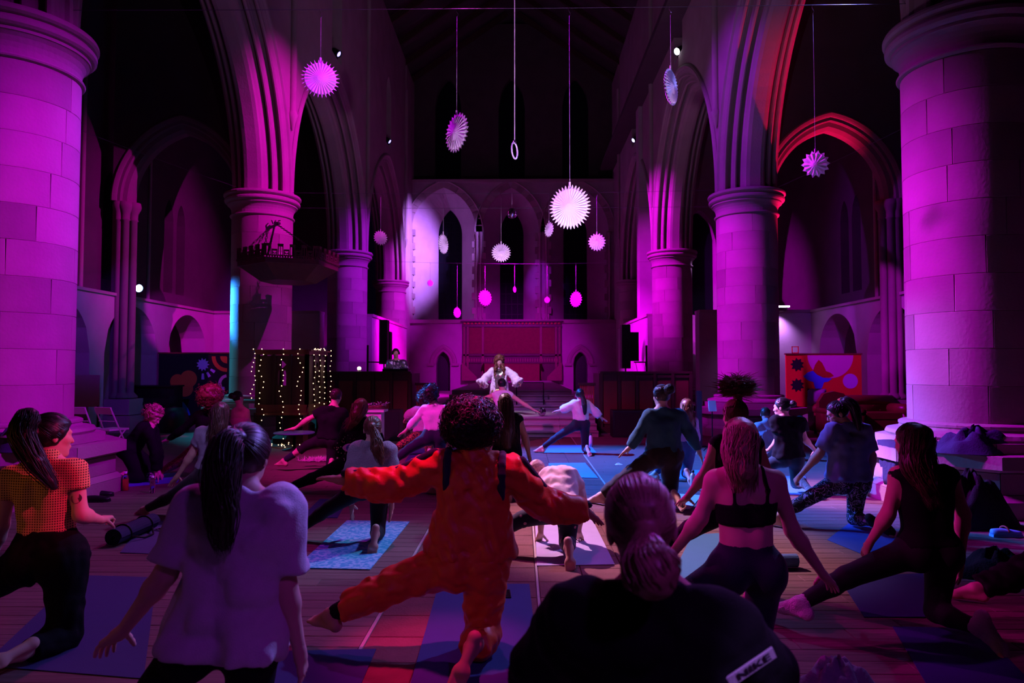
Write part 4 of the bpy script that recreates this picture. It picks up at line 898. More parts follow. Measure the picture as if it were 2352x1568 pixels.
# ---------------------------------------------------------------- mats, bottles and small things on the floor
MATG = bpy.data.materials.new('mat_print'); MATG.use_nodes = True; nt = MATG.node_tree; b_ = nt.nodes['Principled BSDF']; tx = nt.nodes.new('ShaderNodeTexNoise'); tx.inputs['Scale'].default_value = 26; tx.inputs['Detail'].default_value = 3; tc = nt.nodes.new('ShaderNodeTexCoord'); rp = nt.nodes.new('ShaderNodeValToRGB'); rp.color_ramp.elements[0].color = (.05, .38, .62, 1); rp.color_ramp.elements[0].position = .46; rp.color_ramp.elements[1].color = (.30, .55, .75, 1); rp.color_ramp.elements[1].position = .56
nt.links.new(tc.outputs['Object'], tx.inputs['Vector']); nt.links.new(tx.outputs[0], rp.inputs[0]); nt.links.new(rp.outputs[0], b_.inputs['Base Color']); b_.inputs['Roughness'].default_value = .8
def ymat(quad, m, label, th=.006):
    q = np.array(quad, float); c = q.mean(0); o = MB().prism([tuple(p[:2]-c[:2]) for p in q], .0015, th).build('yoga_mat', m, None); o.location = (c[0], c[1], 0); return tag(o, label, 'yoga mat', 'yoga mats on the nave floor')
def M_(n, c): return mat(n, c, .85, bump=.2, bump_scale=160, var=.08)
ymat([(-1.751, 5.436, 0.000), (-1.161, 5.397, 0.000), (-1.122, 7.061, 0.000), (-1.768, 7.112, 0.000)], MATG, 'bright blue mottled mat under the woman with the auburn ponytail', .008)
ymat([(0.122, 5.520, 0.000), (0.737, 5.564, 0.000), (0.725, 7.573, 0.000), (0.144, 7.520, 0.000)], M_('mat_lilac', (.42, .36, .55)), 'pale lilac mat under the woman folding forward')
ymat([(-0.543, 3.431, 0.000), (0.098, 3.350, 0.000), (0.058, 5.057, 0.000), (-0.591, 5.049, 0.000)], M_('mat_slate', (.035, .06, .19)), 'slate blue mat under the orange tracksuit')
ymat([(-1.244, 3.167, 0.000), (-0.775, 3.173, 0.000), (-0.799, 3.888, 0.000), (-1.443, 3.844, 0.000)], M_('mat_indigo', (.03, .045, .15)), 'indigo mat in front of the woman in the white T-shirt')
ymat([(-2.802, 3.648, 0.000), (-1.882, 3.508, 0.000), (-2.694, 5.177, -0.000), (-3.308, 5.223, 0.000)], M_('mat_plum', (.055, .055, .16)), 'grey-purple mat by the woman in yellow crochet')
ymat([(-3.362, 5.859, 0.000), (-2.725, 5.786, 0.000), (-3.177, 7.014, 0.000), (-3.832, 7.085, 0.000)], M_('mat_mauve', (.09, .08, .18)), 'mauve mat under the rolled black mat')
ymat([(2.132, 4.422, 0.000), (2.552, 4.427, 0.000), (3.026, 5.350, 0.000), (2.352, 5.265, 0.000)], M_('mat_navy', (.02, .032, .15)), 'navy mat between the legs of the woman in the tank top')
ymat([(2.223, 4.263, 0.000), (2.721, 4.235, 0.000), (2.496, 3.471, 0.000), (1.981, 3.488, 0.000)], M_('mat_navy', (.02, .032, .15)), 'navy mat near the pale sock at right')
ymat([(2.760, 6.383, 0.000), (2.841, 5.873, 0.000), (3.427, 6.392, 0.000), (3.380, 7.200, 0.000)], M_('mat_blue', (.025, .06, .26)), 'blue mat behind the woman in the tank top')
ymat([(1.096, 5.195, 0.000), (1.416, 5.199, 0.000), (1.889, 6.620, 0.000), (1.591, 6.565, 0.000)], M_('mat_teal', (.05, .20, .34)), 'teal mat left of the sports bra')
ymat([(0.953, 3.864, 0.000), (1.380, 3.869, 0.000), (1.545, 4.555, 0.000), (1.237, 4.551, 0.000)], M_('mat_navy', (.02, .032, .15)), 'navy mat under the woman in the sports bra')
ymat([(1.367, 7.815, 0.000), (1.851, 7.726, 0.000), (2.196, 8.565, 0.000), (1.745, 8.736, 0.000)], M_('mat_cream', (.70, .62, .58)), 'cream mat under the teal top')
ymat([(0.402, 10.000, 0.000), (1.084, 9.891, 0.000), (1.045, 11.466, 0.000), (0.445, 11.407, 0.000)], M_('mat_azure', (.10, .30, .62)), 'azure mat in the middle of the blue light')
ymat([(0.421, 12.802, 0.000), (1.375, 12.815, 0.000), (1.384, 14.110, 0.000), (0.569, 14.099, 0.000)], M_('mat_azure', (.10, .30, .62)), 'azure mat under the white blouse')
ymat([(2.207, 9.829, 0.000), (2.694, 9.835, 0.000), (2.725, 10.664, 0.000), (2.369, 10.660, 0.000)], M_('mat_azure', (.10, .30, .62)), 'azure mat under the jeans')
ymat([(2.689, 8.659, 0.000), (3.509, 8.582, 0.000), (4.050, 10.048, 0.000), (3.283, 10.158, 0.000)], M_('mat_azure', (.10, .30, .62)), 'azure mat under the black T-shirt at right')
ymat([(-5.240, 9.022, 0.000), (-4.654, 9.442, 0.000), (-5.022, 10.342, 0.000), (-5.633, 10.041, 0.000)], M_('mat_azure', (.10, .30, .62)), 'azure mat under the woman on hands and knees')
ymat([(-2.280, 7.229, 0.000), (-1.898, 7.234, 0.000), (-2.047, 8.284, 0.000), (-2.381, 8.280, 0.000)], M_('mat_indigo', (.03, .045, .15)), 'indigo mat left of the bright blue mat')
ymat([(-1.927, 11.586, 0.000), (-0.980, 11.492, 0.000), (-1.233, 13.469, 0.000), (-2.072, 13.458, 0.000)], M_('mat_slate', (.035, .06, .19)), 'slate mat under the white long-sleeved top')
def rolled(loc, L, R, rz, m, label, strap=True):
    t = thing('rolled_mat', label, 'rolled mat', loc, rz); n = 90; th = np.linspace(0, 9*PI, n); r = .02+(R-.02)*th/th[-1]; mb = MB(); v = []
    for x_ in (-L/2, L/2):
        for q, rr in zip(th, r): v.append((x_, rr*math.cos(q), R+rr*math.sin(q)))
        for q, rr in zip(th, r): v.append((x_, (rr-.006)*math.cos(q), R+(rr-.006)*math.sin(q)))
    f = [(i, i+1, 2*n+i+1, 2*n+i) for i in range(n-1)]+[(n+i+1, n+i, 3*n+i, 3*n+i+1) for i in range(n-1)]+[(i+1, i, n+i, n+i+1) for i in range(n-1)]+[(2*n+i, 2*n+i+1, 3*n+i+1, 3*n+i) for i in range(n-1)]; mb.add(v, f); mb.build('foam_roll', m, t)
    if strap:
        for x_ in (-L*.27, L*.27): MB().tube([(x_, (R+.004)*math.cos(q), R+.001+(R+.003)*math.sin(q)) for q in np.linspace(0, 2*PI, 20)], .008, 5).build('strap', BLACK, t, True)
        MB().tube([(-L*.27, -R, R*.7), (-L*.1, -R-.06, .02), (L*.1, -R-.07, .02), (L*.27, -R, R*.7)], .009, 5).build('carry_loop', BLACK, t, True)
a_, b_ = np.array((-3.544, 6.056, 0.000)), np.array((-3.551, 6.726, 0.000)); c_ = (a_+b_)/2
rolled((c_[0], c_[1], 0), .66, .078, math.atan2(b_[1]-a_[1], b_[0]-a_[0]), M_('mat_black_blue', (.028, .035, .085)), 'rolled black-blue mat with straps on the left floor')
rolled((2.020, 5.497, 0.000), .24, .055, .05, M_('mat_steel', (.10, .22, .40)), 'steel blue rolled mat end beside the sports bra', False)
def bottle(loc, r, h, m, label, cap=BLACK, prof=None, liquid=None):
    t = thing('water_bottle', label, 'bottle', loc); p = prof or [(0, 0), (.9, 0), (1, .03), (1, .72), (.85, .80), (.45, .86), (.42, .90)]
    MB().lathe([(a*r, b*h) for a, b in p], 18).build('body', m, t, True); MB().lathe([(.50*r, .89*h), (.52*r, .90*h), (.5*r, 1.0*h), (0, 1.0*h)], 14).build('cap', cap, t, True)
    if liquid: MB().lathe([(0, .02*h), (.92*r, .02*h), (.92*r, .60*h), (0, .60*h)], 16).build('drink', liquid, t, True)
CLR = mat('clear_plastic', (.92, .93, 1.0), .05, trans=1.0, spec=.5)
bottle((-5.018, 8.832, 0.000), .036, .24, CLR, 'bottle of orange drink by the left plinth', WHITE, None, mat('orange_drink', (.85, .16, .05), .3))
bottle((-4.578, 8.653, 0.000), .032, .21, CLR, 'clear plastic water bottle beside the orange drink', WHITE)
bottle((1.370, 13.800, 0.000), .036, .26, mat('pink_steel', (.80, .50, .62), .35), 'tall pink bottle beside the white blouse'); bottle((2.187, 8.959, 0.000), .034, .25, mat('pale_steel', (.75, .76, .82), .3, metal=.4), 'pale steel bottle in front of the jeans')
bottle((-0.027, 14.252, 0.000), .036, .27, CLR, 'clear blue-lit bottle behind the long-haired woman', mat('blue_cap', (.1, .2, .6), .4)); bottle((2.721, 10.401, 0.000), .032, .24, mat('navy_steel', (.04, .08, .20), .3), 'navy bottle behind the teal sleeve')
pp_ = (-0.111, 4.816, 0.000)
t = thing('phone', 'black phone lying on the slate mat', 'phone', (pp_[0], pp_[1], .0065), .06); MB().box((0, 0, .005), (.078, .155, .009)).build('case', BLACK, t); MB().box((0, 0, .0098), (.070, .145, .0012)).build('screen', mat('screen_dark', (.004, .004, .006), .08), t)
pp_ = (-3.414, 6.656, 0.000)
t = thing('phone', 'phone with pale rim beside the rolled mat', 'phone', (pp_[0], pp_[1], .0065), 1.2); MB().box((0, 0, .005), (.085, .165, .009)).build('case', mat('lilac_case', (.6, .5, .75), .4), t); MB().box((0, 0, .0098), (.076, .15, .0012)).build('screen', MATS['screen_dark'], t)
def heap(nm, loc, rx, ry, h, m, label, cat_, seed, n=26, part_name='cloth'):
    r = np.random.default_rng(seed); t = thing(nm, label, cat_, loc); v = []; f = []; nr, na = 10, n
    ph = r.uniform(0, 6, 8)
    for i in range(nr+1):
        q = i/nr
        for j in range(na):
            a = 2*PI*j/na; ed = 1+.16*math.sin(3*a+ph[0])+.10*math.sin(5*a+ph[1])+.05*math.sin(9*a+ph[2])
            z2 = h*(1-q**2.2)*(1+.22*math.sin(4*a+ph[3]+q*5)+.14*math.sin(7*a+ph[4]-q*9)) + .012*math.sin(11*a+ph[5]+8*q)*(1-q)
            v.append((rx*q*ed*math.cos(a), ry*q*ed*math.sin(a), max(.004, z2)))
    f = [(i*na+j, i*na+(j+1) % na, (i+1)*na+(j+1) % na, (i+1)*na+j) for i in range(nr) for j in range(na)]; m_ = MB().add(v, f); m_.build(part_name, m, t, True); return t
CLBLK = mat('cloth_black', (.014, .014, .018), .9, bump=.4, bump_scale=90); CLGR = mat('cloth_grey', (.30, .25, .34), .9, bump=.3, bump_scale=90); CLNV = mat('cloth_navy', (.03, .035, .075), .9, bump=.3, bump_scale=60)
heap('hoodie', (1.535, 3.459, 0.000), .17, .11, .12, CLGR, 'crumpled grey hoodie on the floor at bottom right', 'clothing', 3)
heap('coat', (3.553, 5.313, 0.000), .30, .22, .17, CLBLK, 'fluffy black coat on the floor near the right edge', 'clothing', 5)
heap('coat', (4.450, 7.017, 0.000), .42, .25, .42, CLBLK, 'pile of black coats on the floor before the right plinth', 'clothing', 8)
heap('coat', (4.692, 8.006, 0.000), .32, .22, .30, CLBLK, 'black coat heaped against the right plinth', 'clothing', 18)
heap('puffer_coat', (4.85, 7.55, .645), .46, .20, .22, CLNV, 'dark navy puffer coat lying on the right plinth', 'clothing', 11); heap('puffer_coat', (5.62, 7.32, .645), .22, .16, .16, CLBLK, 'black coat lying on the right plinth end', 'clothing', 12)
heap('coat', (-5.55, 7.62, .645), .34, .20, .20, CLNV, 'dark coat lying on the left plinth at the left edge', 'clothing', 14)
t = thing('cap', 'grey-purple felt hat on the coat heap at the left edge', 'hat', (-5.50, 7.60, .80)); MB().lathe([(.17, 0), (.175, .008), (.105, .03), (.10, .09), (.07, .125), (0, .13)], 24).build('felt', CLGR, t, True); MB().lathe([(.106, .03), (.108, .055), (.10, .055)], 24).build('band', CLBLK, t, True)
t = thing('jacket', 'dark jacket draped over the corner of the right plinth', 'clothing', (4.30, 8.15, .66)); m = MB(); v = []
for i in range(10):
    for j in range(9):
        u = j/8-.5; q = i/9; y_ = u*.5*(1-.35*q)+.03*math.sin(q*9); x_ = .12-(.16 if q > .22 else .16*q/.22)-.012*math.sin(u*30); zz = .02 if q < .22 else .02-(q-.22)*(.62 if abs(u) < .3 else .38); v.append((x_, y_, zz))
m.add(v, [(i*9+j, i*9+j+1, (i+1)*9+j+1, (i+1)*9+j) for i in range(9) for j in range(8)]); o = m.build('cloth', CLNV, t, True); sd = o.modifiers.new('thick', 'SOLIDIFY'); sd.thickness = .02
def shoe(loc, rz, m, label, clog=False):
    t = thing('shoe', label, 'shoe', loc, rz); L = .27; mb = MB(); v = []; n = 14
    prof = [(0, .030, .055), (.15, .038, .06), (.35, .036, .062), (.55, .040, .055), (.8, .046, .038), (.95, .034, .028), (1.0, .012, .02)]
    for u, w_, h_ in prof:
        for k in range(n):
            a = 2*PI*k/n; v.append((L*(u-.5), w_*math.cos(a), .03+max(-.012, h_*math.sin(a)*.75)))
    f = [(i*n+j, i*n+(j+1) % n, (i+1)*n+(j+1) % n, (i+1)*n+j) for i in range(len(prof)-1) for j in range(n)]+[tuple(range(n)), tuple(range((len(prof)-1)*n, len(prof)*n))]; mb.add(v, f); mb.build('upper', m, t, True)
    mb = MB(); mb.prism([(L*(u-.5)*1.03, w_*1.08) for u, w_, h_ in prof]+[(L*(u-.5)*1.03, -w_*1.08) for u, w_, h_ in prof[::-1]], 0, .022); mb.build('sole', m, t)
    if clog: MB().tube([(-.02-.05*math.cos(a)*.3, .045*math.cos(a), .045+.05*math.sin(a)) for a in np.linspace(.0, PI, 10)], .008, 6).build('strap', mat('brown_strap', (.22, .07, .05), .5), t, True)
CLOG = mat('blue_foam', (.20, .45, .85), .5)
shoe((4.468, 6.536, 0.000), .0, CLOG, 'pale blue clog with a brown strap beside the coats', True)
shoe((-5.074, 8.412, 0.000), .3, mat('shoe_black', (.012, .012, .014), .4), 'black shoe by the left plinth, farther of the pair'); shoe((-4.911, 8.085, 0.000), .1, MATS['shoe_black'], 'black shoe by the left plinth, nearer of the pair')
heap('bag', (5.408, 12.366, 0.000), .17, .12, .22, CLGR, 'pale drawstring bag behind the blue T-shirt', 'bag', 21); heap('bag', (1.557, 11.268, 0.000), .06, .05, .02, mat('paper_scrap', (.8, .78, .85), .9), 'crumpled white cloth on the floor behind the teal top', 'cloth', 22)
pk = (-3.406, 11.567, 0.000)
t = thing('feather_boa', 'magenta-lit fluffy feather boa on the floor before the pulpit', 'feather boa', pk); mb = MB(); r = np.random.default_rng(2); P_ = []
for k in range(240):
    c = np.array((r.normal()*.13, r.normal()*.06, .02)); d = r.normal(size=3); d[2] = abs(d[2]); d = d/np.linalg.norm(d)*.09; P_.append([c, c+d*.5, c+d+np.array((0, 0, -.01))])
vv, ff = tubes(np.array(P_), np.array([.003, .004, .001])); tag(MB().add(vv, ff).build('plume', mat('pink_feather', (.92, .45, .75), .9), t), kind='stuff')

# ================================================================ PEOPLE
def V3(*a): return np.array(a, float)
def nrm(v): return v/(np.linalg.norm(v) + 1e-12)
def orth(v, n): return nrm(v - n*np.dot(v, n))
CUBE = np.array([(0,0,0),(1,0,0),(0,1,0),(1,1,0),(0,0,1),(1,0,1),(0,1,1),(1,1,1)])
EDG = [(0,1),(2,3),(4,5),(6,7),(0,2),(1,3),(4,6),(5,7),(0,4),(1,5),(2,6),(3,7)]
def surface_net(F, o, h, smooth=1):
    s = F < 0
    c = np.zeros(tuple(d-1 for d in F.shape), np.int8)
    sl = [(slice(0, -1), slice(1, None))[k] for k in (0, 1)]
    for dx, dy, dz in CUBE: c += s[sl[dx], sl[dy], sl[dz]]
    act = (c > 0) & (c < 8); idx = np.argwhere(act); n = len(idx)
    if n == 0: return np.zeros((0, 3)), np.zeros((0, 4), int)
    val = np.stack([F[idx[:, 0]+a, idx[:, 1]+b, idx[:, 2]+d] for a, b, d in CUBE], 1)
    acc = np.zeros((n, 3)); cnt = np.zeros((n, 1))
    for a, b in EDG:
        m = (val[:, a] < 0) != (val[:, b] < 0); va, vb = val[m, a], val[m, b]
        t = (va/(va-vb))[:, None]; acc[m] += CUBE[a] + t*(CUBE[b]-CUBE[a]); cnt[m] += 1
    v = (idx + acc/cnt)*h + o
    ids = -np.ones(c.shape, np.int64); ids[act] = np.arange(n); Q = []
    for ax in range(3):
        o1, o2 = [(1, 2), (2, 0), (0, 1)][ax]
        a_ = [slice(1, -1)]*3; a_[ax] = slice(0, -1); b_ = [slice(1, -1)]*3; b_[ax] = slice(1, None)
        sa, sb = s[tuple(a_)], s[tuple(b_)]
        for pos in (True, False):
            e = np.argwhere((sa == pos) & (sb == (not pos)))
            if len(e) == 0: continue
            e = e.copy(); e[:, o1] += 1; e[:, o2] += 1
            q = []
            for d1, d2 in ((0, 0), (1, 0), (1, 1), (0, 1)):
                w_ = e.copy(); w_[:, o1] -= d1; w_[:, o2] -= d2; q.append(ids[w_[:, 0], w_[:, 1], w_[:, 2]])
            q = np.stack(q, 1); Q.append(q if pos else q[:, ::-1])
    q = np.concatenate(Q); q = q[(q >= 0).all(1)]
    for _ in range(smooth):
        s_ = np.zeros_like(v); k_ = np.zeros((n, 1))
        for a, b in ((0, 1), (1, 2), (2, 3), (3, 0)):
            np.add.at(s_, q[:, a], v[q[:, b]]); np.add.at(s_, q[:, b], v[q[:, a]]); np.add.at(k_, q[:, a], 1); np.add.at(k_, q[:, b], 1)
        v = v*0.5 + 0.5*s_/np.maximum(k_, 1)
    return v, q
# primitives: dict(t='rc', a, b, ra, rb) / dict(t='el', c, ax(3x3), r), with optional cuts [(point, normal)] and k
def RC(g, a, b, ra, rb, k=None, sub=False): return dict(g=g, t='rc', a=np.array(a, float), b=np.array(b, float), ra=ra, rb=rb, k=k, sub=sub, cuts=[])
def EL(g, c, ax, r, k=None, sub=False): return dict(g=g, t='el', c=np.array(c, float), ax=np.array(ax, float), r=np.array(r, float), k=k, sub=sub, cuts=[])
def with_(p, dr=0.0, cuts=()):
    q = dict(p); q['cuts'] = list(p['cuts']) + list(cuts)
    if q['t'] == 'rc': q['ra'] = p['ra']+dr; q['rb'] = p['rb']+dr
    else: q['r'] = p['r']+dr
    return q
def bounds(ps, pad):
    lo, hi = [], []
    for p in ps:
        if p['t'] == 'rc':
            r = max(p['ra'], p['rb']); lo.append(np.minimum(p['a'], p['b'])-r); hi.append(np.maximum(p['a'], p['b'])+r)
        else: r = p['r'].max(); lo.append(p['c']-r); hi.append(p['c']+r)
    return np.min(lo, 0)-pad, np.max(hi, 0)+pad
def sdf_mesh(ps, h, k=0.03, fold=None, gcuts=(), smooth=1):
    lo, hi = bounds([p for p in ps if not p['sub']], 3*h+0.02)
    n = np.ceil((hi-lo)/h).astype(int)+1
    F = np.full(n, 1.0, np.float32)
    X = [(lo[i] + h*np.arange(n[i])).astype(np.float32) for i in range(3)]
    for p in ps:
        kk = p['k'] or k; mg = kk + 2.5*h + 0.012
        a, b = bounds([p], mg)
        i0 = np.clip(np.floor((a-lo)/h).astype(int), 0, n); i1 = np.clip(np.ceil((b-lo)/h).astype(int)+1, 0, n)
        if (i1 <= i0).any(): continue
        x = X[0][i0[0]:i1[0], None, None]; y = X[1][None, i0[1]:i1[1], None]; z = X[2][None, None, i0[2]:i1[2]]
        if p['t'] == 'rc':
            A, D = p['a'], p['b']-p['a']; L2 = max(float(D@D), 1e-9)
            px, py, pz = x-A[0], y-A[1], z-A[2]
            t = np.clip((px*D[0]+py*D[1]+pz*D[2])/L2, 0, 1)
            d = np.sqrt((px-t*D[0])**2+(py-t*D[1])**2+(pz-t*D[2])**2) - (p['ra']+(p['rb']-p['ra'])*t)
        else:
            c = p['c']; px, py, pz = x-c[0], y-c[1], z-c[2]; k0 = 0; k1 = 0
            for ax, r in zip(p['ax'], p['r']):
                q = (px*ax[0]+py*ax[1]+pz*ax[2])/r; k0 = k0+q*q; k1 = k1+(q/r)**2
            k0 = np.sqrt(k0)+1e-9; d = k0*(k0-1)/(np.sqrt(k1)+1e-9)
        for pt, nn in p['cuts']: d = np.maximum(d, (x-pt[0])*nn[0]+(y-pt[1])*nn[1]+(z-pt[2])*nn[2])
        S = F[i0[0]:i1[0], i0[1]:i1[1], i0[2]:i1[2]]
        if p['sub']:
            hh = np.clip(.5-.5*(S+d)/kk, 0, 1); S[...] = S*(1-hh) + (-d)*hh + kk*hh*(1-hh)
        else:
            hh = np.clip(.5+.5*(d-S)/kk, 0, 1); S[...] = d*(1-hh) + S*hh - kk*hh*(1-hh)
    if fold is not None:
        m = np.abs(F) < 0.07; I = np.nonzero(m); P = np.stack([X[i][I[i]] for i in range(3)], 1); F[m] += fold(P)
    for pt, nn in gcuts:
        F = np.maximum(F, (X[0][:, None, None]-pt[0])*nn[0]+(X[1][None, :, None]-pt[1])*nn[1]+(X[2][None, None, :]-pt[2])*nn[2])
    return surface_net(F, lo, h, smooth)
def folds(seed, amp, wl=0.11, aniso=(1, 1, 1)):
    r = np.random.default_rng(seed); W = []
    for i in range(5):
        d = nrm(r.normal(size=3)*np.array(aniso))*2*PI/(wl*r.uniform(.6, 1.5)); e = nrm(r.normal(size=3))*2*PI/(wl*2.2)
        W.append((d, e, r.uniform(0, 6), r.uniform(0, 6)))
    def f(P):
        s = 0
        for d, e, a, b in W: s = s + (1-2*np.abs(np.sin(P@d*.5 + a + 1.1*np.sin(P@e + b))))
        return (amp*s/2.2).astype(np.float32)
    return f

def cat(parts):
    vs, qs, n = [], [], 0
    for v, q in parts:
        if len(v) == 0: continue
        vs.append(v); qs.append(q + n); n += len(v)
    return np.concatenate(vs), np.concatenate(qs)
def hair_tubes(paths, r, sides=3):
    paths = np.asarray(paths); S, N, _ = paths.shape
    v, f = tubes(paths, r, sides); f = np.array([x for x in f if len(x) == 4]); return v, f

SKIN = mat('skin_light', (0.66, 0.40, 0.31), 0.55, var=0.08, var_scale=20)
SKINM = mat('skin_mid', (0.46, 0.26, 0.18), 0.55, var=0.08, var_scale=20)
SKIND = mat('skin_deep', (0.22, 0.11, 0.07), 0.5, var=0.08, var_scale=20)
def cloth(name, c, **k): return mat(name, c, k.pop('rough', 0.85), bump=k.pop('bump', 0.25), bump_scale=k.pop('bump_scale', 220), var=k.pop('var', 0.12), var_scale=k.pop('var_scale', 30), sheen=k.pop('sheen', 0.15), **k)
HAIRM = {n: mat('hair_'+n, c, 0.42, var=0.45, var_scale=60, spec=0.5) for n, c in dict(black=(0.010, 0.008, 0.008), dark=(0.028, 0.015, 0.011), brown=(0.075, 0.035, 0.022), auburn=(0.17, 0.06, 0.03), blond=(0.40, 0.25, 0.15), pink=(0.62, 0.36, 0.38)).items()}
EYEW = mat('eye', (0.8, 0.8, 0.78), 0.15)

LEGG = cloth('leggings_black', (0.007, 0.007, 0.009), rough=0.75, sheen=0.03)
NAVY = cloth('leggings_navy', (0.008, 0.014, 0.034), rough=0.7)

def person(code, label, F, skin, hairspec, garments, g=1.0, HF=None, HU=None, res=None, tuck=(0, 1), eyes=False, curl=0.25, fist=(0, 0), palm=None, extra=None):
    J = {a: V3(*v) for a, v in POSES[code].items()}
    F = nrm(V3(*F)); HF = F if HF is None else nrm(V3(*HF))
    dist = J['hl'][1]; h = res or (0.012 if dist < 5.2 else 0.016 if dist < 9 else 0.022)
    pel = (J['hl']+J['hr'])/2; lat = nrm(J['sr']-J['sl']); lath = nrm(J['hr']-J['hl'])
    # feet stay on the floor
    ch, nk, hd = J['ch'], J['nk'], J['hd']; up = nrm(nk-pel)
    Fc = orth(F, up); Fh = orth(F, nrm(ch-pel)); ws = pel + (ch-pel)*0.45
    Lc = lat
    U0 = nrm(hd-nk); HU = orth(nrm(V3(0, 0, .5)+U0*.5) if HU is None else V3(*HU), HF); HL = np.cross(HF, HU)
    z0 = 0.0
    root = thing('person', label, 'person', (float(pel[0]), float(pel[1]), float(min(J['al'][2], J['ar'][2], J['kr'][2], J['kl'][2])*0)))
    base = V3(*root.location)
    B = []
    # torso
    for s in (-1, 1):
        B.append(RC('chest', ws+lath*s*.040*g, ch+lat*s*.062*g+up*.02, .086*g, .094*g))
        B.append(RC('shoulder', ch+lat*s*.05*g+up*.05, J['sr' if s > 0 else 'sl'] - lat*s*.005, .078*g, .050*g))
        B.append(RC('trap', nk+up*.01+lat*s*.01, (J['sr' if s > 0 else 'sl'])*.78+nk*.22+up*.005, .048*g, .042*g))
        B.append(RC('waist', pel+lath*s*.045*g+up*.04, ws+lath*s*.038*g, .098*g, .086*g))
        B.append(EL('glute', (J['hr'] if s > 0 else J['hl'])-Fh*.045-V3(0, 0, .01), [lath, Fh, np.cross(lath, Fh)], V3(.088, .085, .10)*g))
    B.append(RC('hip', J['hl']+up*.03, J['hr']+up*.03, .092*g, .092*g))
    for s in 'lr':
        k_, a_ = J['k'+s], J['a'+s]; sgn = -1 if s == 'l' else 1
        B.append(RC('thigh'+s, J['h'+s], k_, .088*g, .056*g))
        mid = k_+(a_-k_)*.32; bk = orth(-(J['h'+s]-k_), nrm(a_-k_)) if np.linalg.norm(np.cross(nrm(J['h'+s]-k_), nrm(a_-k_))) > .15 else -Fh
        B.append(RC('calf'+s, k_, mid - bk*.0, .051*g, .050*g)); B.append(RC('calf'+s, mid + bk*.012*0, a_, .050*g, .034*g))
        B.append(RC('uarm'+s, J['s'+s], J['e'+s], .047*g, .037*g))
        m2 = J['e'+s]+(J['w'+s]-J['e'+s])*.25
        B.append(RC('farm'+s, J['e'+s], m2, .037*g, .038*g)); B.append(RC('farm'+s, m2, J['w'+s], .037*g, .024*g))
    B.append(RC('neck', nk-up*.01, hd-HU*.045-HF*.018, .053*g, .049*g))
    parts = [sdf_mesh(B, h, 0.035)]
    # head with face
    hh = 0.0055 if dist < 9.5 else 0.009
    hs = 1.0 + (g-1)*.3
    C_ = hd + HU*.03 - HF*.01
    Hd = [EL('skull', C_, [HL, HF, HU], V3(.073, .094, .087)*hs), EL('jaw', hd+HF*.028-HU*.048, [HL, HF, HU], V3(.054, .062, .064)*hs, k=.035),
          RC('chin', hd+HF*.066-HU*.098, hd+HF*.070-HU*.098, .018, .018, k=.03), RC('neck', nk, hd-HU*.045-HF*.018, .052*g, .049*g),
          RC('brow', hd+HF*.078+HU*.022-HL*.03, hd+HF*.078+HU*.022+HL*.03, .014, .014, k=.02),
          RC('nose', hd+HF*.088+HU*.008, hd+HF*.104-HU*.028, .008, .012, k=.014), RC('lip', hd+HF*.087-HU*.058-HL*.014, hd+HF*.087-HU*.058+HL*.014, .010, .010, k=.010),
          RC('mouth', hd+HF*.099-HU*.0585-HL*.02, hd+HF*.099-HU*.0585+HL*.02, .0022, .0022, k=.004, sub=True)]
    for s in (-1, 1):
        Hd.append(EL('cheek', hd+HF*.060-HU*.020+HL*s*.036, [HL, HF, HU], V3(.022, .024, .02), k=.025))
        Hd.append(EL('ear', hd+HL*s*.074*hs-HF*.012-HU*.006, [HL, HF, HU], V3(.010, .019, .031), k=.006))
        Hd.append(EL('socket', hd+HF*.098+HL*s*.031+HU*.004, [HL, HF, HU], V3(.015, .014, .010), k=.014, sub=True))
        Hd.append(EL('lid', hd+HF*.075+HL*s*.031+HU*.002, [HL, HF, HU], V3(.013, .013, .011), k=.004))
    parts.append(sdf_mesh(Hd, hh, 0.03))
    # hands
    hr_ = 0.0045 if dist < 6.5 else 0.006 if dist < 9.5 else 0.008
    rmin = 0.0085 if dist < 9.5 else 0.0105
    for i, s in enumerate('lr'):
        w_, f_ = J['w'+s], J['f'+s]; dv = nrm(f_-w_); side = lat*(-1 if s == 'l' else 1)
        if palm and palm.get(s): pn = orth(V3(*palm[s]), dv)
        elif abs(dv[2]) > .72: pn = orth(-side, dv)
        else: pn = orth(V3(0, 0, -1), dv)
        th = np.cross(dv, pn); th = th if np.dot(th, F) > 0 else -th           # towards the thumb
        hs_ = min(max(np.linalg.norm(f_-w_), .16), .185)/.178*(1+(g-1)*.5)
        cu = curl if not fist[i] else 1.25
        Hn = [RC('palm', w_, w_+dv*.03*hs_, .023*hs_, .026*hs_), ]
        for q in (-.026, -.009, .009, .025): Hn.append(RC('palm', w_+dv*.02*hs_+th*q*.5*hs_, w_+dv*.085*hs_+th*q*hs_, .0145*hs_, .0135*hs_, k=.014))
        for q, ln, sp_ in ((-.028, .060, -.16), (-.0095, .072, -.05), (.0095, .078, .06), (.027, .068, .18)):
            p0 = w_+dv*.085*hs_+th*q*hs_; an = cu*.55; d0 = nrm(dv+th*sp_)
            for seg, (fr, rr) in enumerate(((.45, 1.0), (.32, .92), (.23, .82))):
                dd = d0*math.cos(an)+pn*math.sin(an); p1 = p0+dd*ln*hs_*fr
                Hn.append(RC('finger', p0, p1, rmin*rr*hs_, rmin*rr*.94*hs_, k=.004)); p0 = p1; an += cu*(1.0 if seg == 0 else .8)
        p0 = w_+dv*.022*hs_+th*.022*hs_+pn*.004; an = cu*.5
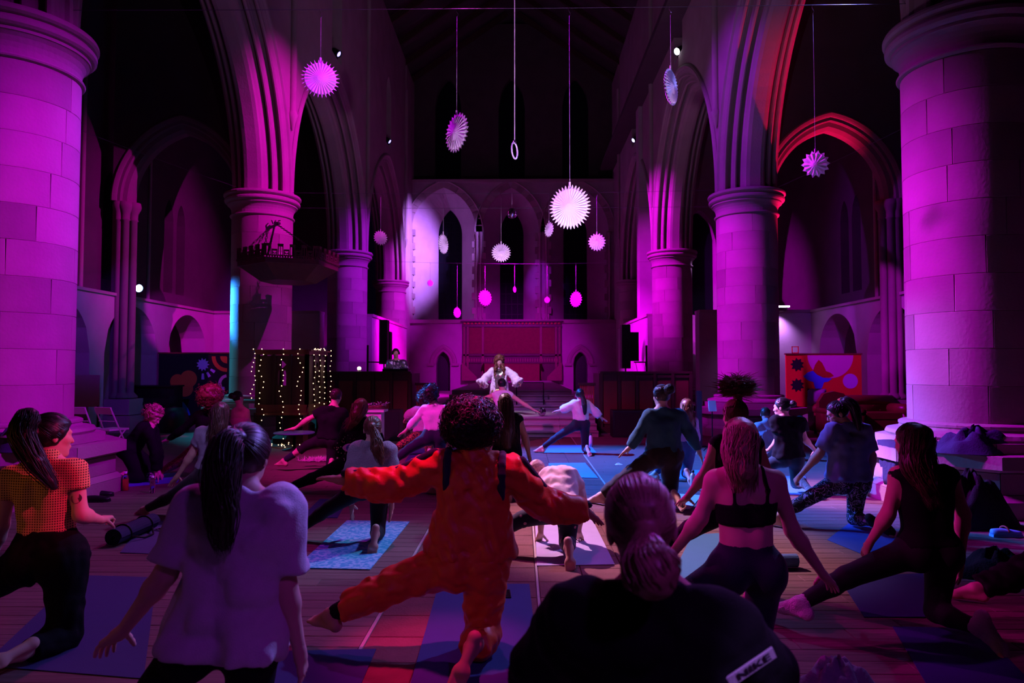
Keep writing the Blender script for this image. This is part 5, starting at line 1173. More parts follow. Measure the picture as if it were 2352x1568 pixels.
        for ln, rr in ((.042, 1.25), (.034, 1.05), (.026, .95)):
            dd = nrm(dv*(.62+.25*cu) + th*(.78-.4*cu) + pn*(.18+.5*cu)); p1 = p0+dd*ln*hs_; Hn.append(RC('thumb', p0, p1, rmin*1.12*rr*hs_, rmin*rr*hs_, k=.008)); p0 = p1; dd = dd
            th2 = th
            cu = cu*1.15
        Hn.append(RC('wrist', w_-nrm(w_-J['e'+s])*.03, w_, .024*g, .0235*g))
        parts.append(sdf_mesh(Hn, hr_, 0.010, smooth=1))
    # feet
    Ft = {}
    for i, s in enumerate('lr'):
        a_, t_, k_ = J['a'+s], J['t'+s], J['k'+s]
        if tuck[i]: f = nrm(t_-a_); u = orth(k_-a_, f)
        else: f = t_-a_; f[2] = 0; f = nrm(f); u = V3(0, 0, 1.)
        l_ = np.cross(f, u); big = 1 if s == 'l' else -1            # big toe side
        sc = (1+(g-1)*.6)
        hl_ = a_-u*.046*sc-f*.045*sc; bl = a_+f*.112*sc-u*.058*sc
        P_ = [RC('ankle', a_+nrm(k_-a_)*.06, a_, .036*g, .037*g), RC('heel', a_, hl_, .035*sc, .030*sc), RC('sole', hl_, bl, .028*sc, .024*sc),
              RC('instep', a_+f*.01, bl+u*.012, .034*sc, .022*sc), EL('ball', bl, [l_, f, u], V3(.044, .034, .021)*sc, k=.02)]
        for q in range(5):
            o_ = l_*big*(.031-.0155*q)*sc; ln = (.062, .06, .054, .047, .038)[q]*sc
            P_.append(RC('toe', bl+o_+f*.012*sc, bl+o_+f*(.012*sc+ln)-u*.004, (.0135 if q == 0 else .010)*sc, (.0125 if q == 0 else .0088)*sc, k=.007))
        Ft[s] = P_
        parts.append(sdf_mesh(P_, hr_ + .001, 0.016))
    v, q = cat(parts)
    def part(nm, vq, m, par=root, lab=None):
        vv, qq = vq
        if len(vv) == 0: return None
        me = make_mesh(nm, vv-base, qq, True); me.materials.append(m)
        o = bpy.data.objects.new(nm, me); COL.objects.link(o); o.parent = par
        if lab: o['label'] = lab
        return o
    part('body', (v, q), skin)
    gmin = 0.007 if h < .02 else 0.011
    sel = lambda *gs: [p for p in B if p['g'] in gs]
    def limb(s, which, upto, off):
        # sleeves / trouser legs up to a fraction of the limb
        out = []
        jn = {'arm': ('s', 'e', 'w'), 'leg': ('h', 'k', 'a')}[which]; p0, p1, p2 = (J[q+s] for q in jn)
        g0, g1 = {'arm': ('uarm'+s, 'farm'+s), 'leg': ('thigh'+s, 'calf'+s)}[which]
        if upto <= 1:
            c = p0+(p1-p0)*upto; out += [with_(p, off, [(c, nrm(p1-p0))]) for p in B if p['g'] == g0]
        else:
            c = p1+(p2-p1)*(upto-1); out += [with_(p, off) for p in B if p['g'] == g0]; out += [with_(p, off, [(c, nrm(p2-p1))]) for p in B if p['g'] == g1]
        return out
    for gi, (nm, m, o) in enumerate(garments):
        off = max(o.get('off', gmin), gmin); typ = o['t']; ps = []; lb = o.get('label'); gc = []
        fo = folds(hash(code) % 97 + gi if False else sum(map(ord, code))*7+gi, o['fold'], o.get('wl', .11)) if o.get('fold') else None
        if typ == 'pants':
            wz = o.get('waist', .10); wp = pel+up*wz
            ps = [with_(p, off, [(wp, up)]) for p in sel('waist', 'hip', 'glute')]
            for s in 'lr': ps += limb(s, 'leg', o.get('len', 1.9) if not isinstance(o.get('len'), dict) else o['len'][s], off)
        elif typ == 'top':
            hp = pel+up*o.get('hem', .06); cc = [(hp, -up)]
            ps = [with_(p, off, cc) for p in sel('chest', 'waist', 'hip', 'glute')]
            nc = [(nk+up*o.get('neck', .012), nrm(up*.9+Fc*.25)), ]
            if o.get('sleeve', 0) > 0:
                ps += [with_(p, off, nc) for p in sel('shoulder')] + [with_(p, min(off, .013), nc) for p in sel('trap')]
                for s in 'lr': ps += limb(s, 'arm', o['sleeve'], off + o.get('loose', 0))
            elif o.get('strap', 'wide') == 'wide':
                for s in (-1, 1):
                    sh = J['sr' if s > 0 else 'sl']; sp0 = sh*.55+nk*.45
                    cs = nc + [(sh*.80+nk*.20, lat*s)]
                    ps += [with_(p, off, cs) for p in sel('shoulder', 'trap')]
            else:
                gc2 = [(ch+up*o.get('top', .06), up)]
                ps = [with_(p, off, cc+gc2) for p in sel('chest', 'waist', 'hip', 'glute')] 
                for s in (-1, 1):
                    sh = J['sr' if s > 0 else 'sl']
                    tp = sh*.52+nk*.48+up*.048; b0 = ch+lat*s*.080-Fc*.092+up*.0; md = ch+lat*s*.088-Fc*.100+up*.075; f0 = ch+lat*s*.085+Fc*.09+up*.04
                    ps += [RC('strap', b0, md, .011, .010, k=.01), RC('strap', md, tp-Fc*.035, .010, .010, k=.01), RC('strap', tp-Fc*.03, tp+Fc*.03, .009, .009, k=.01), RC('strap', tp+Fc*.03, f0, .009, .010, k=.01)]
            if o.get('hang'):       # loose hem falling straight
                d_, rr = o['hang']
                for s in (-1, 1): ps.append(with_(RC('hang', ch+lat*s*.055*g-up*.04, hp+up*.02+lath*s*(.055+d_)*g, .105*g, rr*g), 0, cc))
            if o.get('collar'): ps.append(RC('collar', nk+up*.0, nk+up*.03-HF*.005, .072, .062, k=.01))
        elif typ == 'band':
            a0, a1 = o['range']; ps = [with_(p, off, [(pel+up*a0, -up), (pel+up*a1, up)]) for p in sel('chest', 'waist', 'hip', 'glute')]
        elif typ == 'sock':
            for s in o.get('sides', 'lr'):
                c = J['a'+s]+nrm(J['k'+s]-J['a'+s])*.055
                vq = sdf_mesh([with_(p, .004) for p in Ft[s] if p['g'] != 'toe'] + [EL('tip', Ft[s][4]['c']+ (Ft[s][5]['b']-Ft[s][5]['a'])*.5, Ft[s][4]['ax'], V3(.043, .05, .021))], .006, .02, folds(5, .002, .03), [(c, nrm(J['k'+s]-J['a'+s]))])
                part(nm, vq, m, root, lb)
            continue
        elif typ == 'cuff':
            for s in o['sides']:
                p1, p2 = {'arm': (J['e'+s], J['w'+s]), 'leg': (J['k'+s], J['a'+s])}[o['limb']]; a0, a1 = o['range']; r0, r1 = o['r']
                ps.append(RC('cuff', p1+(p2-p1)*a0, p1+(p2-p1)*a1, r0, r1)); d_ = nrm(p2-p1)
                ps[-1]['cuts'] = [(p1+(p2-p1)*a0, -d_), (p1+(p2-p1)*a1, d_)]
        elif typ == 'raw': ps = o['ps'](J, dict(up=up, lat=lat, lath=lath, F=Fc, pel=pel, ch=ch, nk=nk, ws=ws, B=B, limb=limb, sel=sel))
        if ps: part(nm, sdf_mesh(ps, o.get('res', h if h > .013 else .011), o.get('k', .03), fo), m, root, lb)
    # hair
    if hairspec: 
        vq, m, lb = hair(hairspec, C_, hd, nk, HF, HU, HL, hs, dist, code, J); part('hair', vq, m, root, lb)
    if eyes:
        for s in (-1, 1):
            e = MB(); a = np.linspace(0, PI, 7); e.lathe([(.0115*math.sin(t), .0115*math.cos(t)) for t in a], 10, hd+HF*.080+HL*s*.031+HU*.003-base); e.build('eye', EYEW, root, True)
    if extra: extra(root, base, J, dict(up=up, lat=lat, F=Fc, pel=pel, ch=ch, nk=nk, HF=HF, HU=HU, HL=HL, hd=hd))
    return root

def hair(sp, C_, hd, nk, HF, HU, HL, hs, dist, code, J):
    r = np.random.default_rng(sum(map(ord, code))*13+1)
    style = sp['style']; near = dist < 5.2; midd = dist < 9
    E = V3(.080, .101, .095)*hs*sp.get('puff', 1.0); ax = np.stack([HL, HF, HU]); ps = []; strands = []
    def ell(d, s=1.0):
        l = d @ ax.T; t = 1/np.sqrt(((l/E)**2).sum(-1)); return C_ + d*t[..., None]*s
    fcut = [(hd+HF*.052*hs+HU*.03, nrm(HF*.86-HU*.50)), (hd-HU*.065+0*HF, nrm(-HU*.8+HF*.6))]
    if sp.get('open'): fcut = [(hd+HF*.045+HU*.045, nrm(HF*.80-HU*.6)), (hd-HU*.085, -HU)]
    ps.append(with_(EL('cap', C_, ax, E), 0, fcut))
    ns = int(sp.get('n', 1)*(420 if near else 170 if midd else 60)); sr_ = (.0017 if dist < 2 else .0023 if near else .0034 if midd else .0055)
    def chain_pt(P, t):
        P = np.array(P); n = len(P)-1; k = np.clip((t*n).astype(int), 0, n-1); u = (t*n-k)[:, None]
        p0, p1 = P[k], P[k+1]; m0 = (P[np.clip(k+1, 0, n)]-P[np.clip(k-1, 0, n)])/2; m1 = (P[np.clip(k+2, 0, n)]-P[k])/2
        return (2*u**3-3*u*u+1)*p0+(u**3-2*u*u+u)*m0+(-2*u**3+3*u*u)*p1+(u**3-u*u)*m1
    def chain(P, R, nst, wave=.006, flat=None):
        P = np.array(P); n = len(P)
        for i in range(n-1): ps.append(RC('lock', P[i], P[i+1], R[i]*.86, R[i+1]*.86))
        t = np.linspace(0, 1, 13 if near or midd else 8); c = chain_pt(P, t); rr = np.interp(t*(n-1), np.arange(n), R)
        tg = np.gradient(c, axis=0); tg /= np.linalg.norm(tg, axis=1, keepdims=True)+1e-9
        e1 = np.cross(tg, HF+.01); e1 /= np.linalg.norm(e1, axis=1, keepdims=True)+1e-9; e2 = np.cross(tg, e1)
        for _ in range(nst):
            a, q, ph, ph2 = r.uniform(0, 2*PI), r.uniform(.80, 1.12), r.uniform(0, 6), r.uniform(0, 6); te = r.uniform(.75, 1.06)
            tt = t*te; cc = chain_pt(P, np.clip(tt, 0, 1)) + np.maximum(tt-1, 0)[:, None]*(P[-1]-P[-2])*3
            wv = wave*np.stack([np.sin(tt*9+ph)*tt, np.sin(tt*7+ph2)*tt], 1)
            a_ = a + .5*np.sin(tt*3+ph)
            strands.append(cc + (rr*q*np.cos(a_)+wv[:, 0])[:, None]*e1 + (rr*q*np.sin(a_)+wv[:, 1])[:, None]*e2)
    NP = 13 if near or midd else 8
    def cap_strands(T, nst, lo=.9, hi=2.0):
        # from the hairline to the gathering direction T over the skull
        T = nrm(T); b1 = orth(HU if abs(np.dot(T, HU)) < .9 else HF, T); b2 = np.cross(T, b1)
        for _ in range(nst):
            ph = r.uniform(0, 2*PI); th0 = r.uniform(lo, hi)
            d0 = math.cos(th0)*T+math.sin(th0)*(math.cos(ph)*b1+math.sin(ph)*b2)
            if np.dot(d0, HF) > .55 and np.dot(d0, HU) < .45: continue
            if np.dot(d0, HU) < -.62: continue
            t = np.linspace(0, 1, NP); th = th0*(1-t)
            d = np.cos(th)[:, None]*T+np.sin(th)[:, None]*(math.cos(ph)*b1+math.sin(ph)*b2)
            strands.append(ell(d, 1.0+r.uniform(-.01, .035)))
    if style == 'pony':
        T = nrm(-HF*sp.get('back', .85)+HU*sp.get('high', .25)); cap_strands(T, ns)
        t0 = ell(T[None], 1.02)[0]; ps.append(RC('tie', t0, t0+T*.02, .024, .020))
        P = [t0] + [V3(*p) for p in sp['pts']]; chain(P, [.02]+sp['R'], int(ns*.55), sp.get('wave', .006))
    elif style == 'long':
        T = nrm(HU*.95-HF*.25); cap_strands(T, int(ns*.5), .3, 1.75)
        P = [C_-HF*.05*hs+HU*.01] + [V3(*p) for p in sp['pts']]; R = [.085*hs]+sp['R']; chain(P, R, int(ns*.45), sp.get('wave', .008))
        # falling sheet of strands from the crown over the back and sides
        wl = sp.get('w', .10); end = V3(*sp['pts'][-1]); Lt = orth(HL, V3(0, 0, 1)); bk = orth(-HF, V3(0, 0, 1))
        for _ in range(int(ns*.7)):
            ph = r.uniform(-1.9, 1.9); th1 = r.uniform(1.3, 1.65); n1 = NP//2
            dirh = -HF*math.cos(ph)+HL*math.sin(ph); t = np.linspace(.15, 1, n1)*th1
            d = np.cos(t)[:, None]*HU+np.sin(t)[:, None]*dirh; a = ell(d, 1.0+r.uniform(0, .05))
            e = end+Lt*math.sin(ph)*wl*r.uniform(.5, 1.1)+bk*(.02*math.cos(ph)+r.uniform(-.01, .02))+V3(0, 0, r.uniform(-.05, .09))
            u = np.linspace(0, 1, NP-n1+1)[1:, None]; tan = (a[-1]-a[-2])*2.5
            b = (1-u)**2*a[-1]+2*u*(1-u)*(a[-1]+tan+np.array([0, 0, -.07]))+u*u*e
            b = b + sp.get('wave', .008)*np.sin(u*8+r.uniform(0, 6))*u*r.normal(size=3)
            strands.append(np.concatenate([a, b]))
    elif style == 'bun':
        T = nrm(-HF*sp.get('back', .6)+HU*sp.get('high', .7)); cap_strands(T, ns)
        b = ell(T[None], 1.0)[0]+T*.03; rb = sp.get('r', .045); ps.append(RC('bun', b, b+HL*.01, rb, rb))
        for _ in range(int(ns*.3)):
            n0 = nrm(r.normal(size=3)); n1 = orth(r.normal(size=3), n0); t = np.linspace(0, 4.6, NP); strands.append(b+rb*1.05*(np.cos(t)[:, None]*n0+np.sin(t)[:, None]*n1))
        if sp.get('tuft'):       # hair standing up as a fan over the tie
            R_, H_ = sp['tuft']
            for _ in range(int(ns*3.2)):
                a = r.uniform(0, 2*PI); q = r.uniform(.05, 1)**.6; o = HL*math.cos(a)*q*R_+HF*math.sin(a)*q*R_*.7; hh_ = H_*r.uniform(.35, 1.1)*(1-.35*q*q)
                t = np.linspace(0, 1, NP)[:, None]; strands.append(b+HU*(hh_*np.sin(t*r.uniform(1.2, 2.1)))+o*t**r.uniform(.8, 1.5)+r.normal(size=3)*.03*t+.012*np.sin(t*9+a)*HL)
            
    elif style == 'short':
        cap_strands(nrm(HU*.8-HF*.5), ns, .2, 1.7)
        for _ in range(int(ns*.5)):
            d = nrm(r.normal(size=3));
            if np.dot(d, HF) > .35 and np.dot(d, HU) < .6: continue
            if np.dot(d, HU) < -.5: continue
            t = np.linspace(0, 1, NP); L = sp.get('len', .025); tw = nrm(r.normal(size=3)-HU)
            p = ell(d[None], .98)[0]; strands.append(p+t[:, None]*d*L*.7+(t**2)[:, None]*tw*L)
    elif style in ('afro', 'curly'):
        c = C_+HU*sp.get('dz', .02)-HF*.02; R = V3(*sp['R'])
        ps.append(with_(EL('mass', c, ax, R), 0, [(hd+HF*.05+HU*.05, nrm(HF*.8-HU*.6))]))
        for i in range(int(ns*sp.get('m', 2.0))):
            d = nrm(r.normal(size=3))
            if np.dot(d, HF) > .30 and np.dot(d, HU) < .55: continue
            l = d@ax.T; t_ = 1/np.sqrt(((l/R)**2).sum()); p = c+d*t_*r.uniform(.9, 1.05)
            n1 = orth(r.normal(size=3), d); n2 = np.cross(d, n1); t = np.linspace(0, 1, NP)[:, None]; rad = sp.get('curl', .016)*r.uniform(.7, 1.3); tn = r.uniform(1.2, 2.2)
            dr = nrm(d*.6+r.normal(size=3)*.5-HU*sp.get('drop', .2))
            strands.append(p+dr*t*sp.get('len', .05)+rad*(np.cos(t*tn*2*PI)*n1+np.sin(t*tn*2*PI)*n2))
        for pl in sp.get('locks', []): chain([c]+[V3(*p) for p in pl[0]], [.06]+pl[1], int(ns*.3), .02)
    hh = .010 if midd else .016
    fo = folds(9, .004 if style not in ('afro', 'curly') else .016, .035 if style not in ('afro', 'curly') else .06)
    parts = [sdf_mesh(ps, hh, .02, fo)]
    by = {}
    for s in strands: by.setdefault(len(s), []).append(s)
    for n, ss in by.items(): parts.append(hair_tubes(ss, sr_*sp.get('thick', 1)*np.concatenate([np.ones(n-3), [.8, .5, .15]])))
    return cat(parts), HAIRM[sp['c']], sp.get('label')

POSES = {
 'A': dict(hl=(-2.730,3.900,0.481), hr=(-2.546,3.900,0.481), kl=(-3.132,3.950,0.254), al=(-3.381,3.900,0.082), tl=(-3.585,4.020,0.012), kr=(-2.535,3.900,0.062), ar=(-2.592,3.640,0.071), tr=(-2.641,3.540,0.042), ch=(-2.668,3.900,0.852), nk=(-2.650,3.900,1.020), hd=(-2.657,3.930,1.161), sl=(-2.867,3.900,0.934), sr=(-2.503,3.900,0.972), el=(-2.914,3.900,0.666), wl=(-3.050,4.000,0.415), fl=(-3.103,4.040,0.279), er=(-2.451,3.880,0.734), wr=(-2.470,4.100,0.657), fr=(-2.478,4.200,0.657)),
 'B': dict(hl=(-1.206,2.600,0.529), hr=(-0.989,2.600,0.530), kl=(-1.440,2.600,0.243), al=(-1.693,2.600,0.078), tl=(-1.864,2.720,0.012), kr=(-1.019,2.600,0.129), ar=(-0.877,2.220,0.100), tr=(-0.854,2.150,0.060), ch=(-1.046,2.600,0.896), nk=(-1.047,2.620,1.072), hd=(-1.053,2.670,1.208), sl=(-1.208,2.600,1.027), sr=(-0.894,2.600,1.028), el=(-1.311,2.580,0.792), wl=(-1.499,2.640,0.563), fl=(-1.661,2.720,0.443), er=(-0.874,2.600,0.745), wr=(-0.824,2.620,0.504), fr=(-0.809,2.660,0.338)),
 'C': dict(hl=(-0.367,3.900,0.477), hr=(-0.198,3.900,0.478), kl=(-0.713,3.880,0.351), al=(-1.049,3.880,0.191), tl=(-1.221,4.020,0.058), kr=(-0.215,3.900,0.062), ar=(-0.248,3.530,0.154), tr=(-0.290,3.480,0.053), ch=(-0.264,3.900,0.884), nk=(-0.273,3.920,1.063), hd=(-0.283,3.950,1.193), sl=(-0.449,3.900,1.000), sr=(-0.061,3.900,0.972), el=(-0.721,3.900,0.895), wl=(-0.996,3.930,0.917), fl=(-1.166,3.990,0.936), er=(0.119,4.000,0.775), wr=(0.379,4.060,0.719), fr=(0.463,4.140,0.642)),
 'D': dict(hl=(0.214,1.650,0.590), hr=(0.394,1.650,0.592), kl=(0.214,1.750,0.088), al=(0.165,1.350,0.100), tl=(0.157,1.290,0.060), kr=(0.424,1.750,0.090), ar=(0.328,1.350,0.100), tr=(0.312,1.290,0.060), ch=(0.296,1.650,0.887), nk=(0.304,1.630,1.042), hd=(0.283,1.670,1.172), sl=(0.135,1.650,0.962), sr=(0.472,1.680,0.937), el=(0.035,1.850,0.739), wl=(-0.009,2.030,0.501), fl=(-0.010,2.110,0.346), er=(0.652,1.870,0.739), wr=(0.752,2.050,0.483), fr=(0.780,2.130,0.327)),
 'E': dict(hl=(1.066,3.650,0.506), hr=(1.258,3.650,0.507), kl=(0.780,3.650,0.339), al=(0.517,3.700,0.131), tl=(0.405,3.820,0.026), kr=(1.202,3.650,0.096), ar=(1.069,3.280,0.170), tr=(1.044,3.220,0.060), ch=(1.160,3.650,0.863), nk=(1.146,3.640,1.026), hd=(1.142,3.680,1.165), sl=(1.000,3.650,0.966), sr=(1.319,3.650,0.966), el=(0.938,3.700,0.763), wl=(0.815,3.800,0.555), fl=(0.728,3.900,0.457), er=(1.408,3.670,0.708), wr=(1.578,3.710,0.473), fr=(1.676,3.770,0.369)),
 'F': dict(hl=(2.355,4.250,0.455), hr=(2.523,4.250,0.456), kl=(1.936,4.220,0.308), al=(1.650,4.200,0.157), tl=(1.558,4.330,0.045), kr=(2.476,4.250,0.098), ar=(2.564,3.990,0.097), tr=(2.572,3.920,0.012), ch=(2.426,4.250,0.753), nk=(2.397,4.250,0.940), hd=(2.372,4.280,1.093), sl=(2.266,4.250,0.903), sr=(2.578,4.250,0.899), el=(2.214,4.270,0.670), wl=(2.141,4.350,0.481), fl=(2.111,4.420,0.343), er=(2.669,4.280,0.670), wr=(2.662,4.310,0.370), fr=(2.662,4.350,0.227)),
 'G': dict(hl=(3.111,6.900,0.444), hr=(3.289,6.900,0.444), kl=(2.799,6.930,0.260), al=(2.500,6.900,0.092), tl=(2.407,7.000,0.019), kr=(3.248,6.900,0.086), ar=(3.280,6.600,0.118), tr=(3.360,6.560,0.060), ch=(3.202,6.900,0.762), nk=(3.180,6.900,0.987), hd=(3.115,6.920,1.100), sl=(3.052,6.900,0.940), sr=(3.353,6.900,0.932), el=(2.929,6.920,0.708), wl=(2.755,6.960,0.489), fl=(2.699,7.020,0.394), er=(3.444,6.930,0.691), wr=(3.441,6.960,0.456), fr=(3.446,7.000,0.339)),
 'H': dict(hl=(-1.431,6.350,0.472), hr=(-1.284,6.350,0.464), kl=(-1.738,6.350,0.287), al=(-2.002,6.350,0.095), tl=(-2.144,6.470,0.035), kr=(-1.297,6.350,0.065), ar=(-1.244,5.980,0.137), tr=(-1.251,5.930,0.012), ch=(-1.345,6.350,0.692), nk=(-1.351,6.350,0.857), hd=(-1.356,6.370,0.990), sl=(-1.477,6.350,0.810), sr=(-1.215,6.350,0.795), el=(-1.539,6.350,0.582), wl=(-1.542,6.370,0.319), fl=(-1.547,6.400,0.147), er=(-1.182,6.350,0.563), wr=(-1.180,6.370,0.312), fr=(-1.192,6.400,0.129)),
 'I': dict(hl=(0.230,5.900,0.345), hr=(0.397,5.900,0.356), kl=(0.010,5.900,0.283), al=(-0.275,5.900,0.152), tl=(-0.391,6.000,0.065), kr=(0.386,5.900,0.089), ar=(0.372,5.530,0.140), tr=(0.381,5.480,0.022), ch=(0.337,6.180,0.554), nk=(0.239,6.320,0.570), hd=(0.139,6.420,0.566), sl=(0.194,6.270,0.481), sr=(0.474,6.220,0.521), el=(0.179,6.300,0.252), wl=(0.173,6.260,0.083), fl=(0.152,6.320,-0.008), er=(0.524,6.280,0.257), wr=(0.510,6.260,0.096), fr=(0.532,6.340,0.003)),
 'J': dict(hl=(1.542,8.000,0.559), hr=(1.715,8.000,0.559), kl=(1.219,8.000,0.327), al=(0.896,8.000,0.095), tl=(0.748,8.120,0.047), kr=(1.681,8.000,0.092), ar=(1.683,7.650,0.137), tr=(1.723,7.560,0.052), ch=(1.628,8.000,0.855), nk=(1.605,8.000,1.068), hd=(1.606,8.020,1.226), sl=(1.456,8.000,1.004), sr=(1.813,8.000,1.004), el=(1.320,8.000,0.766), wl=(1.239,8.020,0.640), fl=(1.097,8.080,0.513), er=(1.925,8.000,0.806), wr=(2.022,8.020,0.611), fr=(2.095,8.080,0.445)),
 'K': dict(hl=(1.442,4.900,0.583), hr=(1.611,4.900,0.583), kl=(1.173,4.900,0.432), al=(0.884,4.900,0.222), tl=(0.782,5.020,0.127), kr=(1.581,4.900,0.090), ar=(1.455,4.530,0.170), tr=(1.433,4.480,0.060), ch=(1.504,4.900,0.914), nk=(1.497,4.900,1.074), hd=(1.501,4.930,1.208), sl=(1.363,4.900,1.019), sr=(1.641,4.900,1.019), el=(1.289,4.950,0.794), wl=(1.182,5.020,0.629), fl=(1.148,5.150,0.548), er=(1.737,4.950,0.786), wr=(1.767,5.000,0.579), fr=(1.786,5.040,0.448)),
 'L': dict(hl=(3.264,8.800,0.424), hr=(3.427,8.800,0.414), kl=(2.997,8.800,0.283), al=(2.735,8.800,0.095), tl=(2.662,8.920,0.035), kr=(3.427,8.800,0.111), ar=(3.403,8.470,0.150), tr=(3.438,8.380,0.060), ch=(3.339,8.800,0.706), nk=(3.288,8.800,0.923), hd=(3.276,8.820,1.053), sl=(3.195,8.800,0.880), sr=(3.493,8.800,0.858), el=(3.222,8.780,0.665), wl=(3.127,8.900,0.510), fl=(3.050,8.980,0.467), er=(3.536,8.780,0.665), wr=(3.713,8.900,0.511), fr=(3.812,8.980,0.413)),
 'M': dict(hl=(4.091,12.000,0.140), hr=(4.254,12.000,0.140), kl=(4.057,12.300,0.082), al=(4.344,12.300,0.045), tl=(4.449,12.300,0.012), kr=(4.541,12.300,0.083), ar=(4.279,12.420,0.045), tr=(4.172,12.420,0.012), ch=(4.183,12.000,0.414), nk=(4.186,12.000,0.606), hd=(4.194,12.060,0.750), sl=(4.052,12.000,0.547), sr=(4.319,12.000,0.547), el=(4.031,12.100,0.314), wl=(4.142,12.280,0.145), fl=(4.214,12.360,0.105), er=(4.411,12.100,0.315), wr=(4.444,12.280,0.145), fr=(4.427,12.360,0.106)),
 'N': dict(hl=(-1.355,10.300,0.536), hr=(-1.194,10.300,0.537), kl=(-1.650,10.300,0.364), al=(-1.919,10.300,0.146), tl=(-2.054,10.400,0.074), kr=(-1.212,10.300,0.122), ar=(-1.168,9.930,0.149), tr=(-1.174,9.880,0.060), ch=(-1.279,10.300,0.812), nk=(-1.299,10.300,0.991), hd=(-1.315,10.320,1.138), sl=(-1.434,10.300,0.933), sr=(-1.125,10.300,0.933), el=(-1.581,10.300,0.760), wl=(-1.719,10.320,0.611), fl=(-1.832,10.380,0.541), er=(-1.018,10.400,0.708), wr=(-0.962,10.500,0.504), fr=(-0.956,10.580,0.385)),
 'n': dict(hl=(-1.780,12.300,0.401), hr=(-1.611,12.300,0.401), kl=(-2.048,12.300,0.248), al=(-2.285,12.300,0.095), tl=(-2.419,12.400,0.029), kr=(-1.625,12.300,0.088), ar=(-1.576,11.930,0.088), tr=(-1.576,11.880,0.035), ch=(-1.704,12.300,0.668), nk=(-1.720,12.300,0.844), hd=(-1.701,12.320,0.989), sl=(-1.843,12.300,0.783), sr=(-1.551,12.300,0.783), el=(-1.976,12.460,0.718), wl=(-2.075,12.640,0.651), fl=(-2.120,12.720,0.574), er=(-1.501,12.400,0.599), wr=(-1.458,12.500,0.460), fr=(-1.447,12.550,0.339)),
 'O': dict(hl=(-0.464,14.300,0.473), hr=(-0.295,14.300,0.473), kl=(-0.776,14.300,0.260), al=(-1.060,14.300,0.082), tl=(-1.193,14.400,0.012), kr=(-0.321,14.300,0.083), ar=(-0.313,13.920,0.087), tr=(-0.320,13.870,0.015), ch=(-0.384,14.300,0.837), nk=(-0.384,14.300,1.060), hd=(-0.394,14.320,1.211), sl=(-0.554,14.300,0.997), sr=(-0.214,14.300,0.997), el=(-0.866,14.300,0.881), wl=(-1.126,14.320,0.827), fl=(-1.272,14.350,0.798), er=(0.062,14.300,0.811), wr=(0.267,14.320,0.685), fr=(0.402,14.350,0.630)),
 'P': dict(hl=(-0.257,8.600,0.481), hr=(-0.097,8.600,0.482), kl=(-0.626,8.600,0.284), al=(-1.027,8.600,0.081), tl=(-1.195,8.700,0.012), kr=(-0.145,8.600,0.073), ar=(-0.139,8.230,0.116), tr=(-0.148,8.180,0.024), ch=(-0.177,8.600,0.774), nk=(-0.183,8.600,0.982), hd=(-0.194,8.620,1.115), sl=(-0.327,8.600,0.918), sr=(-0.027,8.600,0.918), el=(-0.392,8.620,0.692), wl=(-0.425,8.640,0.460), fl=(-0.437,8.660,0.313), er=(0.053,8.600,0.689), wr=(0.101,8.620,0.453), fr=(0.134,8.660,0.298)),
 'R': dict(hl=(1.018,12.800,0.516), hr=(1.161,12.800,0.516), kl=(0.684,12.800,0.317), al=(0.365,12.800,0.087), tl=(0.232,12.900,0.012), kr=(1.168,12.800,0.073), ar=(1.182,12.450,0.098), tr=(1.206,12.380,0.014), ch=(1.091,12.800,0.762), nk=(1.083,12.800,0.945), hd=(1.078,12.820,1.055), sl=(0.972,12.800,0.897), sr=(1.211,12.800,0.889), el=(0.820,12.800,0.817), wl=(0.694,12.820,0.768), fl=(0.583,12.850,0.750), er=(1.353,12.800,0.746), wr=(1.472,12.800,0.635), fr=(1.589,12.850,0.576)),
 'Q': dict(hl=(-0.626,17.000,0.935), hr=(-0.435,17.000,0.935), kl=(-0.723,16.800,0.702), al=(-0.711,17.000,0.480), tl=(-0.734,16.820,0.419), kr=(-0.367,16.800,0.702), ar=(-0.350,17.000,0.480), tr=(-0.315,16.820,0.419), ch=(-0.531,17.000,1.306), nk=(-0.531,17.000,1.539), hd=(-0.530,16.970,1.698), sl=(-0.701,17.000,1.486), sr=(-0.361,17.000,1.497), el=(-0.847,16.950,1.328), wl=(-0.949,16.880,1.192), fl=(-0.998,16.820,1.099), er=(-0.180,16.950,1.349), wr=(-0.064,16.880,1.213), fr=(-0.000,16.820,1.120)),
 'S': dict(hl=(-2.970,10.500,0.482), hr=(-2.825,10.500,0.469), kl=(-3.219,10.500,0.390), al=(-3.572,10.500,0.155), tl=(-3.751,10.600,0.050), kr=(-2.861,10.500,0.117), ar=(-2.760,10.130,0.155), tr=(-2.759,10.080,0.060), ch=(-2.881,10.500,0.744), nk=(-2.830,10.500,0.953), hd=(-2.800,10.530,1.115), sl=(-3.001,10.500,0.894), sr=(-2.691,10.500,0.868), el=(-3.224,10.500,0.769), wl=(-3.420,10.520,0.637), fl=(-3.625,10.560,0.607), er=(-2.648,10.600,0.670), wr=(-2.598,10.700,0.516), fr=(-2.583,10.750,0.411)),
